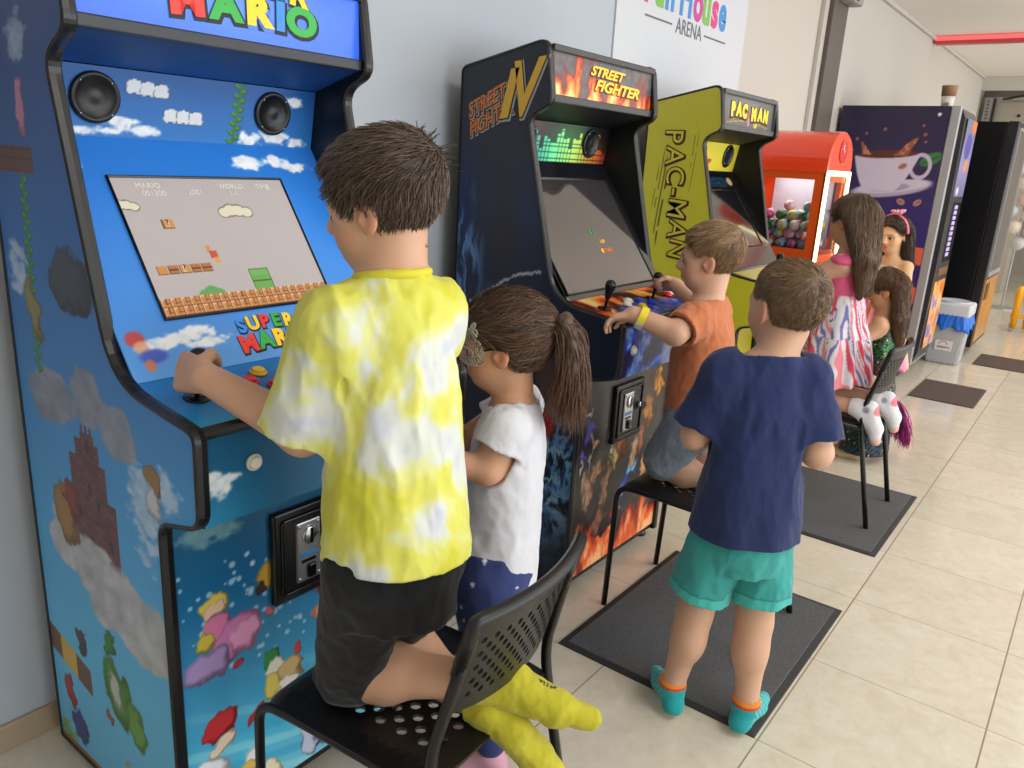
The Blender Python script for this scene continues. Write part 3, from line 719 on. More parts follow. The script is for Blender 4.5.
def bl_screen(U, V):
    W, Hh = .40, .31; px = .00195
    U = np.floor(U / px) * px; V = np.floor(V / px) * px
    rgb = np.broadcast_to(np.array((196, 186, 184), float), U.shape + (3,)).copy()
    m = rectm(U, V, -1, 9, -1, .040, 1e-6)
    rgb = over(rgb, (206, 140, 84), m); bw, bh = .0205, .0200
    r = np.floor(V / bh); u = (U / bw) % 1; v = (V / bh) % 1
    ln = (u < .1) | (v < .1) | ((np.abs(u - .62) < .05) & (v > .3)) | ((np.abs(v - .45) < .05) & (u > .5))
    rgb = over(rgb, (128, 74, 40), m * ln * .9); rgb = over(rgb, (244, 206, 170), m * (((u > .1) & (u < .2) & (v > .15)) | ((v > .84) & (u > .1) & (u < .5))) * .8)
    # two rows of blocks, a plain green column and a bush
    for bx0, by0, n in [(.070, .188, 1), (.020, .088, 5)]:
        for i in range(n):
            x = bx0 + i * .0235; mm = rectm(U, V, x, x + .0225, by0, by0 + .021, 1e-6); qn = (i == 0 and n == 1) or i == 2 or i == 0
            rgb = over(rgb, (214, 150, 84) if qn else (188, 122, 74), mm)
            rgb = over(rgb, (112, 66, 40), mm * ((((U - x) / .0225) < .1) | (((V - by0) / .021) < .1) | ((np.abs((V - by0) / .021 - .5) < .06) & (not qn))))
            if qn and i != 0 or n == 1: rgb = over(rgb, (246, 226, 190), mm * (np.abs((U - x) / .0225 - .52) < .12) * (np.abs((V - by0) / .021 - .55) < .3))
    rgb = over(rgb, (62, 108, 50), rectm(U, V, .214, .262, .072, .086, 1e-6)); rgb = over(rgb, (124, 184, 98), rectm(U, V, .216, .260, .072, .084, 1e-6))
    rgb = over(rgb, (62, 108, 50), rectm(U, V, .214, .262, .040, .073, 1e-6)); rgb = over(rgb, (116, 176, 92), rectm(U, V, .216, .260, .040, .073, 1e-6)); rgb = over(rgb, (66, 122, 56), rectm(U, V, .216, .260, .058, .062, 1e-6))
    for cx, r in [(.098, .012), (.115, .019), (.133, .011)]: rgb = over(rgb, (110, 172, 96), ellm(U, V, cx, .040, r, r, 0, .02) * (V > .040))
    for cx, cy, s in [(.245, .222, 1.0), (.008, .238, .8)]:
        for dx, dy, r in [(-.028, 0, .013), (-.012, .005, .015), (.006, .004, .015), (.024, 0, .013)]: rgb = over(rgb, (120, 116, 104), ellm(U, V, cx + dx * s, cy + dy, r * s * 1.2, r * s, 0, .02))
        for dx, dy, r in [(-.028, 0, .012), (-.012, .005, .014), (.006, .004, .014), (.024, 0, .012)]: rgb = over(rgb, (234, 226, 196), ellm(U, V, cx + dx * s, cy + dy, r * s * 1.1, r * s * .85, 0, .02))
    # small moving sprite reduced to coloured pixels
    for a, b, c, d_, col in [(.140, .149, .132, .148, (222, 150, 90)), (.144, .160, .118, .136, (206, 92, 66)), (.150, .160, .106, .120, (226, 168, 96))]: rgb = over(rgb, col, rectm(U, V, a, b, c, d_, 1e-6))
    return rgb

def bl_cp(U, V):
    rgb = grad(V, [(0, (60, 190, 236)), (.04, (40, 160, 226)), (.12, (34, 134, 214)), (.2, (44, 140, 220))])
    rgb = over(rgb, (24, 76, 130), np.exp(-(((U - .22) / .16) ** 2 + ((V - .10) / .05) ** 2)) * .5)
    s = np.floor(U * 21 + V * 30); rgb = over(rgb, np.array((86, 176, 60)), sst(.016, .012, V + .004 * np.sin(U * 60)) * (U < .13)); rgb = over(rgb, (238, 150, 40), sst(.007, .004, V) * (U < .3))
    return rgb

def bl_apron(U, V):
    rgb = grad(V, [(0, (34, 112, 154)), (.08, (30, 100, 142)), (.167, (26, 92, 132))]); rgb = over(rgb, (60, 150, 196), np.exp(-((U / .10) ** 2 + ((V - .01) / .06) ** 2)) * .8)
    rgb = cloud(rgb, U, V, .03, .075, .045, .03, col=(230, 240, 246), s=4, f=50); rgb = cloud(rgb, U, V, .55, .05, .05, .04, s=14, f=50); return rgb

def bl_front(U, V):
    rgb = grad(V, [(0, (120, 200, 222)), (.12, (84, 190, 220)), (.28, (70, 160, 204)), (.42, (46, 134, 184)), (.55, (30, 106, 156)), (.66, (38, 100, 138)), (.72, (70, 130, 168))])
    w = np.sin((V * 1.0 + .35 * U + .02 * fbm(U * 9, V * 9)) * 70); rgb = over(rgb, (150, 222, 232), sst(.5, .95, w) * sst(.36, .1, V) * .7); rgb = over(rgb, (40, 150, 200), sst(.3, .9, -w) * sst(.3, .1, V) * .4)
    rgb = over(rgb, (96, 170, 120), np.exp(-(((V - .22 - .3 * (U - .3)) / .018) ** 2)) * sst(.18, .3, U) * .8)
    rgb = cloud(rgb, U, V, .50, .69, .16, .05, col=(206, 226, 238), s=21, f=18); rgb = cloud(rgb, U, V, .08, .66, .08, .04, col=(150, 186, 190), st=.7, s=22)
    rs = np.random.RandomState(4)
    for i in range(90):   # rising bubbles
        cx, cy, r = rs.uniform(.0, .30), rs.uniform(.34, .60), rs.uniform(.0025, .007); rgb = over(rgb, (190, 226, 240), ellm(U, V, cx, cy, r, r, 0, .3) * .75)
    blobs = [  # plain rounded colour shapes standing in for the printed figures
        (.085, .505, .026, .030, (232, 206, 90), .3), (.082, .495, .018, .022, (240, 200, 172), 0), (.090, .445, .03, .03, (226, 130, 176), .2), (.125, .41, .062, .040, (214, 130, 190), .35), (.15, .405, .04, .03, (232, 160, 206), .3), (.06, .37, .05, .035, (176, 150, 206), .2), (.055, .43, .02, .02, (216, 196, 80), 0),
        (.205, .52, .026, .03, (206, 170, 70), 0), (.195, .495, .012, .014, (70, 56, 50), 0), (.232, .497, .012, .014, (70, 56, 50), 0), (.215, .43, .013, .014, (214, 110, 120), 0), (.245, .455, .013, .014, (206, 90, 100), 0), (.13, .345, .02, .012, (190, 50, 60), .2),
        (.215, .315, .026, .02, (60, 140, 70), .3), (.22, .29, .03, .02, (226, 226, 206), 0), (.215, .245, .024, .035, (220, 200, 100), .1), (.26, .27, .032, .032, (206, 176, 120), .2), (.25, .23, .02, .02, (232, 226, 214), 0), (.28, .31, .016, .012, (200, 70, 60), 0), (.17, .20, .03, .01, (176, 50, 50), .6),
        (.085, .225, .045, .03, (200, 52, 56), .3), (.090, .175, .028, .022, (240, 214, 186), .2), (.05, .12, .042, .042, (240, 240, 246), 0), (.075, .085, .02, .02, (230, 110, 150), 0),
        (.16, .10, .03, .03, (240, 236, 232), .1), (.14, .085, .03, .02, (232, 190, 90), 0), (.12, .03, .04, .03, (236, 190, 160), 0), (.19, .03, .03, .03, (240, 230, 190), 0), (.05, .03, .05, .03, (230, 226, 200), 0),
        (.41, .455, .085, .050, (206, 44, 44), .30), (.42, .385, .075, .062, (234, 176, 138), .2), (.345, .37, .03, .028, (226, 156, 124), 0), (.47, .40, .03, .03, (96, 62, 44), 0),
        (.40, .26, .035, .10, (206, 44, 46), -.55), (.50, .24, .09, .11, (44, 78, 196), 0), (.36, .13, .07, .07, (40, 72, 184), .3), (.335, .07, .06, .045, (92, 84, 176), .2), (.40, .05, .07, .03, (170, 110, 72), .5), (.30, .055, .02, .05, (200, 206, 226), .3)]
    WU, WV = warp(U, V, .020, 30, 9)
    for cx, cy, rx, ry, c, ro in blobs:
        rgb = over(rgb, np.asarray(c, float) * .6, ellm(WU, WV, cx, cy, rx, ry, ro, .05)); rgb = over(rgb, c, ellm(WU, WV, cx - rx * .1, cy + ry * .1, rx * .84, ry * .84, ro, .2))
    return rgb

TXT = [mat('letter_outline', (26, 22, 30), .5), mat('letter_blue', (46, 136, 226), .4, emit=.25), mat('letter_yellow', (246, 206, 40), .4, emit=.25), mat('letter_red', (224, 54, 44), .4, emit=.25), mat('letter_green', (48, 168, 66), .4, emit=.25),
       mat('letter_white', (238, 234, 224), .5), mat('letter_orange', (240, 128, 30), .4, emit=.3), mat('letter_amber', (250, 190, 40), .4, emit=.5), mat('letter_maroon', (96, 30, 26), .5), mat('letter_grey', (96, 98, 104), .5),
       mat('print_yellow', (206, 190, 46), .4), mat('print_orange', (214, 120, 40), .4), mat('print_gold', (214, 168, 50), .4), mat('print_silver', (170, 172, 176), .4), mat('print_black', (30, 26, 24), .45)]

def logo_row(word, cols, cx, cy, size, pitch, off, shear=0.0, rotf=0.0, arc=0.0, sx=1.0, lift=0.0):
    items = []; n = len(word); wd = {'I': .45, 'M': 1.22, 'W': 1.3}; ws = [wd.get(ch, 1.0) * pitch for ch in word]; x = cx - sum(ws) / 2
    for i, ch in enumerate(word):
        xc = x + ws[i] / 2; x += ws[i]; t = (i - (n - 1) / 2)
        y = cy - arc * t * t; r = -t * rotf
        items.append((ch, xc + size * .03, y - size * .05, size, 0, off * 1.9, shear, sx, r, lift))
        items.append((ch, xc, y, size, cols[i % len(cols)], off, shear, sx, r, lift + .0014))
    return items

m_items = logo_row('SUPER', [1, 2, 3, 4, 2], .035, .050, .060, .056, .0030, 0, .05, .002, 1.2) + logo_row('MARIO', [3, 4, 2, 1, 4], .022, -.006, .070, .072, .0042, 0, .03, .001, 1.3)
b_items = logo_row('SUPER', [1, 2, 3, 4, 2], .300, .080, .040, .028, .0018, 0, .04, .001) + logo_row('MARIO', [3, 4, 2, 1, 4], .307, .040, .050, .036, .0024, 0, .03, .0008)
s_items = [(t, x, y, .0165, 5, .0002, 0, 1.0, 0, 0) for t, x, y in [('MARIO', -.125, .132), ('001200', -.118, .115), ('x001', -.028, .117), ('WORLD', .060, .132), ('1-1', .060, .115), ('TIME', .140, .132)]] + [('?', x - .1975, z - .15, .018, 8, .0003, 0, 1.0, 0, .0002) for x, z in [(.0815, .199), (.0785, .099)]]
SCREENM = mat_attr('lit_screen', 0.25, emit=0.62, base=0.35)
cabinet(0.640, 1.305, 'blue sky-printed arcade cabinet nearest the camera, lettered SUPER MARIO', 0.0028, blue_side, dict(
    marquee=bl_marquee, marquee_mat=mat_attr('blue_backlit', .3, emit=.75, base=.4), marquee_text=m_items, text_mats=TXT, under=lambda U, V: grad(V, [(0, (30, 84, 150)), (.16, (20, 56, 110))]),
    spk=bl_spk, speakers=(-.205, .195), bezel=bl_bezel, bezel_mat=mat_attr('blue_bezel', .3, emit=.12), screen=(.112, .418), screen_w=.395, screen_dx=-.018, scr=bl_screen, scr_mat=SCREENM, sstep=.0019, screen_text=s_items,
    bezel_text=b_items, cp=bl_cp, sticks=[(.060, .55), (.40, .55)], buttons=[(.176, .62, (200, 30, 40)), (.215, .76, (236, 176, 40)), (.212, .46, (200, 30, 40)), (.262, .66, (236, 176, 40)), (.30, .45, (200, 30, 40)), (.50, .70, (200, 30, 40)), (.54, .55, (236, 176, 40))],
    apron=bl_apron, apron_buttons=[(.098, .885, (220, 214, 196)), (.50, .885, (220, 214, 196))], apu=plain((40, 70, 90)), front=bl_front, retainer=mat('charcoal_retainer', (40, 44, 52), .4)))

# ---------------- black cabinet with flame prints
def smoke(rgb, X, Z, cx, cz, rx, rz, c, s, fx=30, fz=9, st=1.0):
    e = ((X - cx) / rx) ** 2 + ((Z - cz) / rz) ** 2; n = fbm(X * fx + 3 * fbm(X * 8, Z * 8, 0, s + 3), Z * fz, 0, s, 5)
    n = 1 - np.abs(n * 2 - 1); return over(rgb, c, np.clip(sst(.72, .98, n) * np.clip(1.15 - e, 0, 1) * st, 0, 1))

def dk_side(Y, Z):
    X = -Y; rgb = grad(Z, [(0.03, (22, 28, 42)), (.6, (24, 30, 46)), (1.0, (34, 40, 60)), (1.3, (48, 52, 66)), (1.76, (46, 47, 54))])
    rgb = over(rgb, (28, 44, 92), np.exp(-(((X + 1.74) / .06) ** 2 + ((Z - 1.25) / .22) ** 2)) * .9)
    rgb = over(rgb, (40, 58, 110), np.exp(-(((X + 1.46) / .07) ** 2 + ((Z - 1.27) / .10) ** 2)) * .45)
    rgb = smoke(rgb, X, Z, -1.72, 1.05, .08, .30, (96, 142, 196), 3, 34, 3.2, .9); rgb = smoke(rgb, X, Z, -1.60, .85, .16, .2, (80, 110, 150), 5, 22, 8, .5)
    rgb = smoke(rgb, X, Z, -1.33, .42, .17, .26, (120, 170, 206), 8, 26, 15, 1.0); rgb = smoke(rgb, X, Z, -1.40, .35, .2, .3, (60, 110, 170), 12, 20, 12, .7)
    rgb = over(rgb, (60, 48, 44), np.exp(-(((X + 1.55) / .045) ** 2 + ((Z - 1.17) / .10) ** 2)) * .45)
    rgb = over(rgb, (150, 34, 30), ellm(X, Z, -1.36, .60, .04, .05, .2, .3)); rgb = over(rgb, (92, 62, 50), ellm(X, Z, -1.36, .74, .045, .09, 0, .5) * .7)
    # pale torn outline along a shoulder
    cz = 1.00 + .07 * np.sin((X + 1.60) * 9) + .018 * fbm(X * 60, 0 * X, 0, 4); line = np.exp(-((Z - cz) / .005) ** 2) * (X > -1.70) * (X < -1.41); rgb = over(rgb, (200, 204, 208), np.clip(line * 1.2 * (noise3(X * 90, Z * 90, 0, 9) > .25), 0, 1) * .85)
    return rgb

def flames(U, V, W, Hh, s=0, dark=(60, 58, 60)):
    n = fbm(U * 26, V * 14 - U * 4, 0, s, 5); f = n * 1.25 - V / Hh * .62 + .26 * np.exp(-((U - .1) / .06) ** 2) + .12 * np.exp(-((U - W + .08) / .08) ** 2) - .05
    rgb = np.broadcast_to(np.asarray(dark, float), U.shape + (3,)).copy(); rgb = rgb * (.8 + .5 * fbm(U * 60, V * 60, 0, s + 7))[..., None]
    rgb = over(rgb, (150, 44, 24), sst(.30, .42, f)); rgb = over(rgb, (232, 92, 30), sst(.42, .54, f)); rgb = over(rgb, (252, 170, 60), sst(.56, .68, f)); rgb = over(rgb, (255, 226, 150), sst(.70, .82, f)); return rgb

def eq_bars(U, V):
    W, Hh = .625, .13; rgb = np.broadcast_to(np.array((14, 12, 18), float), U.shape + (3,)).copy()
    rgb = over(rgb, (84, 30, 44), np.exp(-(((U - .16) / .12) ** 2 + ((V - .11) / .05) ** 2)) * .8)
    rgb = over(rgb, (70, 50, 190), np.exp(-(((U - .05) / .06) ** 2 + ((V - .08) / .06) ** 2)) * .9); rgb = over(rgb, (36, 150, 60), np.exp(-(((U - .36) / .13) ** 2 + ((V - .08) / .07) ** 2)) * .7); rgb = over(rgb, (150, 80, 30), np.exp(-(((U - .56) / .06) ** 2 + ((V - .03) / .06) ** 2)) * .6)
    bw = .0195; i = np.floor(U / bw); hgt = (.35 + .65 * _h(i.astype(np.int64), 0 * i.astype(np.int64), 0 * i.astype(np.int64), 21)) * .115 * (1 - .25 * np.abs(U - .3)); bh = .0105
    cellm = (((U / bw) % 1) > .16) & (((V / bh) % 1) > .22) & (V < hgt)
    c = grad(U / W, [(0, (120, 90, 230)), (.15, (70, 170, 230)), (.35, (70, 210, 170)), (.55, (130, 226, 120)), (.75, (210, 210, 90)), (.9, (220, 120, 60)), (1, (180, 60, 50))])
    c = c * (.95 + .3 * np.exp(-((U - .34) / .1) ** 2))[..., None]; a = (cellm * 1.0)[..., None] * .95; return rgb * (1 - a) + np.clip(c, 0, 255) * a

def dk_screen(U, V):
    rgb = np.broadcast_to(np.array((58, 54, 56), float), U.shape + (3,)).copy(); rgb = over(rgb, (86, 80, 78), sst(.30, .0, V)); return rgb

def dk_cp(U, V):
    rgb = flames(U, .2 - V, .625, .25, 5, (30, 16, 14)); m = ellm(U, V, .30, .05, .22, .07, 0, .2); b = grad(fbm(U * 40, V * 40, 0, 8), [(0, (10, 20, 90)), (.5, (30, 60, 190)), (1, (190, 210, 250))]); rgb = rgb * (1 - m[..., None]) + b * m[..., None]; return rgb

def dk_apron(U, V):
    n = fbm(U * 20 + 2 * fbm(U * 9, V * 9, 0, 5), V * 20, 0, 6, 5); rgb = grad(n, [(0, (8, 10, 30)), (.38, (14, 24, 80)), (.52, (30, 60, 190)), (.64, (90, 140, 240)), (.8, (210, 226, 250))])
    rgb = over(rgb, (150, 156, 164), sst(.27, .31, U) * (1 - sst(.42, .46, U)) * .75); return rgb

def dk_front(U, V):
    rgb = grad(V, [(0, (30, 24, 24)), (.2, (56, 50, 46)), (.45, (70, 66, 62)), (.72, (96, 86, 74))]); rgb = rgb * (.75 + .5 * fbm(U * 7, V * 7, 0, 3))[..., None]
    rgb = over(rgb, (12, 12, 16), ellm(U, V, .06, .55, .09, .2, 0, .3)); rgb = over(rgb, (10, 8, 10), np.exp(-(((U - .15) / .16) ** 2 + ((V - .18) / .1) ** 2)) * .9)
    f = fbm(U * 24, V * 9, 0, 31, 5) - V / .32 + .24; rgb = over(rgb, (150, 36, 22), sst(.28, .42, f)); rgb = over(rgb, (226, 92, 40), sst(.44, .56, f)); rgb = over(rgb, (250, 180, 120), sst(.6, .74, f))
    WU, WV = warp(U, V, .035, 32, 12)
    for cx, cy, rx, ry, c, ro in [  # rounded tan, violet, orange and blue patches standing in for the printed fighters
        (.10, .30, .035, .085, (196, 150, 112), .15), (.17, .36, .06, .035, (190, 142, 100), .4), (.22, .28, .03, .09, (170, 122, 90), -.3), (.14, .22, .05, .04, (60, 44, 40), 0), (.20, .16, .06, .035, (150, 96, 70), .4), (.06, .14, .03, .05, (206, 110, 60), .3), (.24, .13, .05, .03, (40, 34, 38), .2),
        (.09, .52, .028, .05, (74, 66, 170), .1), (.08, .585, .014, .018, (226, 190, 166), 0), (.125, .47, .05, .012, (206, 160, 130), -.6), (.06, .45, .013, .05, (90, 80, 190), .7), (.04, .40, .010, .04, (216, 210, 214), -.5), (.10, .42, .010, .045, (180, 180, 190), -.4), (.02, .62, .012, .06, (176, 160, 90), .5),
        (.29, .42, .055, .085, (226, 110, 50), -.1), (.27, .38, .04, .05, (214, 190, 120), .1), (.30, .47, .03, .03, (40, 24, 20), .4), (.23, .44, .008, .09, (226, 220, 200), .35), (.40, .34, .03, .10, (206, 160, 120), -.25), (.45, .40, .022, .07, (170, 110, 80), .1), (.36, .24, .035, .06, (50, 90, 190), 0), (.40, .30, .05, .02, (120, 190, 240), .3), (.33, .20, .016, .06, (210, 214, 226), .1), (.50, .28, .03, .13, (214, 160, 110), -.3), (.55, .20, .02, .1, (196, 130, 90), -.2), (.50, .5, .05, .06, (196, 130, 60), 0), (.56, .6, .04, .05, (226, 150, 70), .3)]:
        rgb = over(rgb, np.asarray(c, float) * .35, ellm(WU, WV, cx, cy, rx, ry, ro, .1)); rgb = over(rgb, c, ellm(WU, WV, cx - rx * .15, cy + ry * .1, rx * .7, ry * .78, ro, .4) * (.2 + 1.3 * fbm(U * 70, V * 40, 0, 6)))
    return rgb

sf_m = [('STREET', .005, .026 - .002, .040, 8, .0030, .35, 1.55, -.02, 0), ('STREET', .005, .026, .040, 7, .0013, .35, 1.55, -.02, .0014), ('FIGHTER', .075, -.016 - .002, .046, 8, .0030, .35, 1.6, -.02, .0004), ('FIGHTER', .075, -.016, .046, 7, .0015, .35, 1.6, -.02, .0018)]
def sf_side():
    it = []
    for t, x, z, s, sx, r in [('STREET', -1.665, 1.585, .060, .80, .42), ('FIGHTER', -1.645, 1.535, .060, .80, .42)]:
        it += [(t, x + .003, z - .004, s, 13, .0042, .5, sx, r, 0), (t, x + .001, z - .002, s, 14, .0026, .5, sx, r, .0010), (t, x, z, s, 11, .0007, .5, sx, r, .0020)]
    for t, x, z, s, sx, r in [('I', -1.592, 1.600, .19, 1.1, .12), ('V', -1.528, 1.615, .22, .80, .12)]:
        it += [(t, x + .003, z - .004, s, 13, .011, .35, sx, r, .0004), (t, x + .001, z - .001, s, 14, .008, .35, sx, r, .0024), (t, x, z, s, 12, .005, .35, sx, r, .0034)]
    return it
cabinet(2.011, 2.680, 'black arcade cabinet with flaming STREET FIGHTER header, between blue and yellow cabinets', 0.004, dk_side, dict(
    marquee=lambda U, V: flames(U, V, .625, .138, 2, (96, 92, 94)), marquee_mat=mat_attr('flame_backlit', .3, emit=.55, base=.5), marquee_text=sf_m, text_mats=TXT, under=plain((12, 14, 18)), spk=eq_bars, spk_mat=mat_attr('bar_print', .3, emit=.10), speakers=(-.2, .195), spk_r=.052,
    bezel=plain((26, 28, 34)), bezel_mat=mat_attr('dark_acrylic', .06, coat=1.0), screen=(.02, .44), screen_w=.57, screen_dx=-.02, scr=dk_screen, scr_mat=mat_attr('dark_glass_screen', .03, emit=.12, coat=1.0, spec=1.0), bstep=.01,
    screen_text=[('1UP', .06, -.04, .02, 7, 0, 0, 1, 0, 0), ('START', .075, -.075, .02, 6, 0, 0, 1, 0, 0), ('0', .035, -.075, .022, 7, .001, 0, 1, 0, 0), ('4 1', .02, -.005, .026, 4, .0006, 0, 1, 0, 0)],
    cp=dk_cp, sticks=[(.07, .55), (.385, .55)], buttons=[(.20, .52, (226, 222, 214)), (.24, .62, (226, 222, 214)), (.245, .36, (236, 196, 40)), (.29, .55, (30, 60, 200)), (.33, .42, (30, 60, 200)), (.50, .55, (206, 30, 36)), (.535, .62, (230, 226, 220)), (.55, .40, (206, 30, 36)), (.59, .52, (230, 226, 220))],
    apron=dk_apron, apron_buttons=[(.085, .872, (230, 226, 206))], front=dk_front, lock=True, side_text=[('side_lettering', sf_side())], retainer=mat('dark_grey_retainer', (58, 58, 60), .4)))

# ---------------- yellow cabinet
def yl_side(Y, Z):
    X = -Y; rgb = grad(Z, [(0.03, (212, 208, 60)), (1.0, (206, 200, 52)), (1.76, (190, 182, 60))])
    m = 0 * X
    for k, (cx, w, z0, z1) in enumerate([(-1.685, .0022, 1.15, 1.52), (-1.668, .0030, 1.10, 1.49), (-1.652, .0042, 1.06, 1.46), (-1.70, .0018, 1.22, 1.45), (-1.55, .0016, 1.40, 1.62), (-1.535, .0013, 1.30, 1.60)]):
        x = cx + .02 * np.sin((Z - 1.3) * 5); m = np.maximum(m, np.exp(-((X - x) / w) ** 2) * sst(z0, z0 + .06, Z) * sst(z1, z1 - .06, Z) * (noise3(X * 0 + k, Z * 26, 0, 3) > .22))
    return over(rgb, (60, 54, 20), m * .85)
pm_letters = []
for i, ch in enumerate('PAC-MAN'):
    z = 1.553 - [0, .082, .165, .235, .305, .395, .480][i]; x = -1.632 + .012 * i
    for lift, off, mi, dx in ((0, .0068, 8, .003), (.0012, .0045, 14, .0), (.0024, -.0002, 10, 0)): pm_letters.append((ch, x + dx, z - dx, .122, mi, off, 0, .95, -PI / 2 - .02 * i, lift))
y_m = logo_row('PAC', [2], -.125, .006, .072, .066, .0065, 0, .05, .004) + logo_row('MAN', [2], .120, .000, .070, .070, .0065, 0, .05, .004) + [('-', -.012, .004, .06, 3, .003, 0, .8, 0, .001)]
def yl_marquee(U, V):
    rgb = np.broadcast_to(np.array((104, 106, 106), float), U.shape + (3,)).copy(); rgb = over(rgb, (140, 142, 140), np.exp(-(((U - .28) / .2) ** 2 + ((V - .085) / .05) ** 2)))
    for k in range(5): rgb = over(rgb, (226, 206, 60) if k % 2 == 0 else (150, 60, 40), np.exp(-((V - .032 - .008 * k + ((U - .31) ** 2) * .3 * (1 + .3 * k)) / .003) ** 2) * (np.abs(U - .31) < .24 - .02 * k) * (np.abs(U - .31) > .04) * .8)
    rgb = over(rgb, (240, 206, 40), ellm(U, V, .40, .022, .022, .018)); rgb = over(rgb, (226, 140, 150), ellm(U, V, .315, .030, .016, .02)); return rgb
def yl_spk(U, V):
    rgb = np.broadcast_to(np.array((222, 206, 52), float), U.shape + (3,)).copy()
    for cx, cy, rx, ry, c in [(.22, .045, .05, .012, (206, 50, 34)), (.30, .04, .04, .012, (206, 50, 34)), (.24, .09, .018, .022, (60, 40, 30)), (.245, .065, .012, .02, (214, 90, 40)), (.10, .10, .03, .014, (206, 70, 40)), (.10, .05, .03, .02, (206, 50, 34))]: rgb = over(rgb, c, ellm(U, V, cx, cy, rx, ry, .2))
    return rgb
def yl_bezel(U, V):
    rgb = np.broadcast_to(np.array((18, 19, 24), float), U.shape + (3,)).copy(); m = rectm(U, V, .03, .48, .42, .47); rgb = over(rgb, (40, 76, 110), m * (noise3(U * 160, V * 160, 0, 2) > .5)); rgb = over(rgb, (206, 180, 120), ellm(U, V, .52, .45, .03, .022)); return rgb
cabinet(3.265, 3.930, 'yellow arcade cabinet with PAC-MAN lettering down its side', 0.005, yl_side, dict(
    marquee=yl_marquee, marquee_mat=mat_attr('grey_backlit', .35, emit=.22, base=.6), marquee_text=y_m, text_mats=TXT, wide_frame=True, retainer=mat('grey_retainer', (84, 86, 86), .4), under=lambda U, V: grad(V, [(0, (90, 84, 40)), (.16, (30, 30, 20))]), spk=yl_spk, speakers=(-.2, .20), spk_r=.055,
    bezel=yl_bezel, bezel_mat=mat_attr('dark_acrylic_y', .12, coat=.6), screen=(.10, .40), screen_w=.42, scr=plain((16, 18, 24)), scr_mat=mat_attr('dark_glass_y', .08, coat=1.0), sstep=.02, cp=lambda U, V: over(over(plain((206, 196, 50))(U, V), (30, 30, 28), (V > .185) * 1.0), (190, 194, 200), rectm(U, V, .42, .50, .14, .19)), sticks=[(.30, .5)], buttons=[(.20, .5, (226, 60, 40)), (.40, .5, (226, 60, 40))],
    apron=lambda U, V: plain((214, 198, 44))(U, V), front=lambda U, V: over(plain((214, 202, 50))(U, V), (40, 36, 20), np.exp(-((V - .4 - .1 * np.sin(U * 6)) / .004) ** 2)), side_text=[('side_lettering', pm_letters)]))

# ------------------------------------------------------------------ capsule machine
def solid(o, t, off=-1):
    m = o.modifiers.new('thickness', 'SOLIDIFY'); m.thickness = t; m.offset = off
    return o
RED = mat('glossy_red_orange', (246, 74, 34), 0.22, coat=.6, var=.03)
ORANGE = mat('orange_plastic', (226, 88, 28), 0.3, var=.05)
REDB = mat('red_base_plastic', (206, 34, 34), 0.3, var=.05)
WHITE = mat('white_plastic', (232, 230, 226), 0.35)
GLASS = bpy.data.materials.new('clear_glass'); GLASS.use_nodes = True
_b = GLASS.node_tree.nodes['Principled BSDF']; _b.inputs['Transmission Weight'].default_value = 1.0; _b.inputs['Roughness'].default_value = 0.02; _b.inputs['IOR'].default_value = 1.08
cm = thing('capsule_machine', 'red and orange domed ball machine with glowing frame, right of the yellow cabinet', 'vending machine', (4.61, 1.55, 0))
cx0, cx1, cy0, cy1 = 4.40, 4.82, 1.30, 1.80; zt = 1.452
def arch(n=28): return [((cx0 + cx1) / 2 - math.cos(PI * k / n) * ((cx1 - cx0) / 2 + .006), zt + math.sin(PI * k / n) ** .8 * .205) for k in range(n + 1)]
bm = bmesh.new(); ys = [cy0 - .012, cy0 - .006, cy1 - .02, cy1]; sc = [.965, 1.0, 1.0, .97]; rings = []
for y, s in zip(ys, sc): rings.append([bm.verts.new(((cx0 + cx1) / 2 + (x - (cx0 + cx1) / 2) * s, y, zt - .02 + (z - zt + .02) * s)) for x, z in [(cx0 - .006, zt - .015)] + arch() + [(cx1 + .006, zt - .015)]])
for A, B in zip(rings[:-1], rings[1:]):
    for k in range(len(A)): bm.faces.new((A[k], A[(k + 1) % len(A)], B[(k + 1) % len(B)], B[k]))
bm.faces.new(rings[0]); bm.faces.new(rings[-1][::-1]); link('dome', bm_mesh('dome', bm), RED, cm, smooth=False)
def emblem(U, V):
    rgb = np.broadcast_to(np.array((226, 40, 36), float), U.shape + (3,)).copy(); rgb = over(rgb, (246, 244, 246), rectm(U, V, .03, .095, .05, .13, .004)); rgb = over(rgb, (214, 30, 60), ellm(U, V, .075, .10, .025, .03, .4)); return over(rgb, (40, 20, 70), ellm(U, V, .05, .06, .02, .015))
bm = bmesh.new(); lathe(bm, [(0.062, 0), (0.06, .004), (.05, .005), (0, .005)], (4.61, cy0 - .013, 1.555), (0, -1, 0), 28); link('emblem_disc', bm_mesh('emblem_disc', bm), REDB, cm, smooth=True)
me = grid_panel((4.575, cy0 - .0195, 1.525), (1, 0, 0), (0, 0, 1), .065, .065, .004, lambda U, V: emblem(U * 2, V * 2), .001); link('emblem', me, ART, cm)
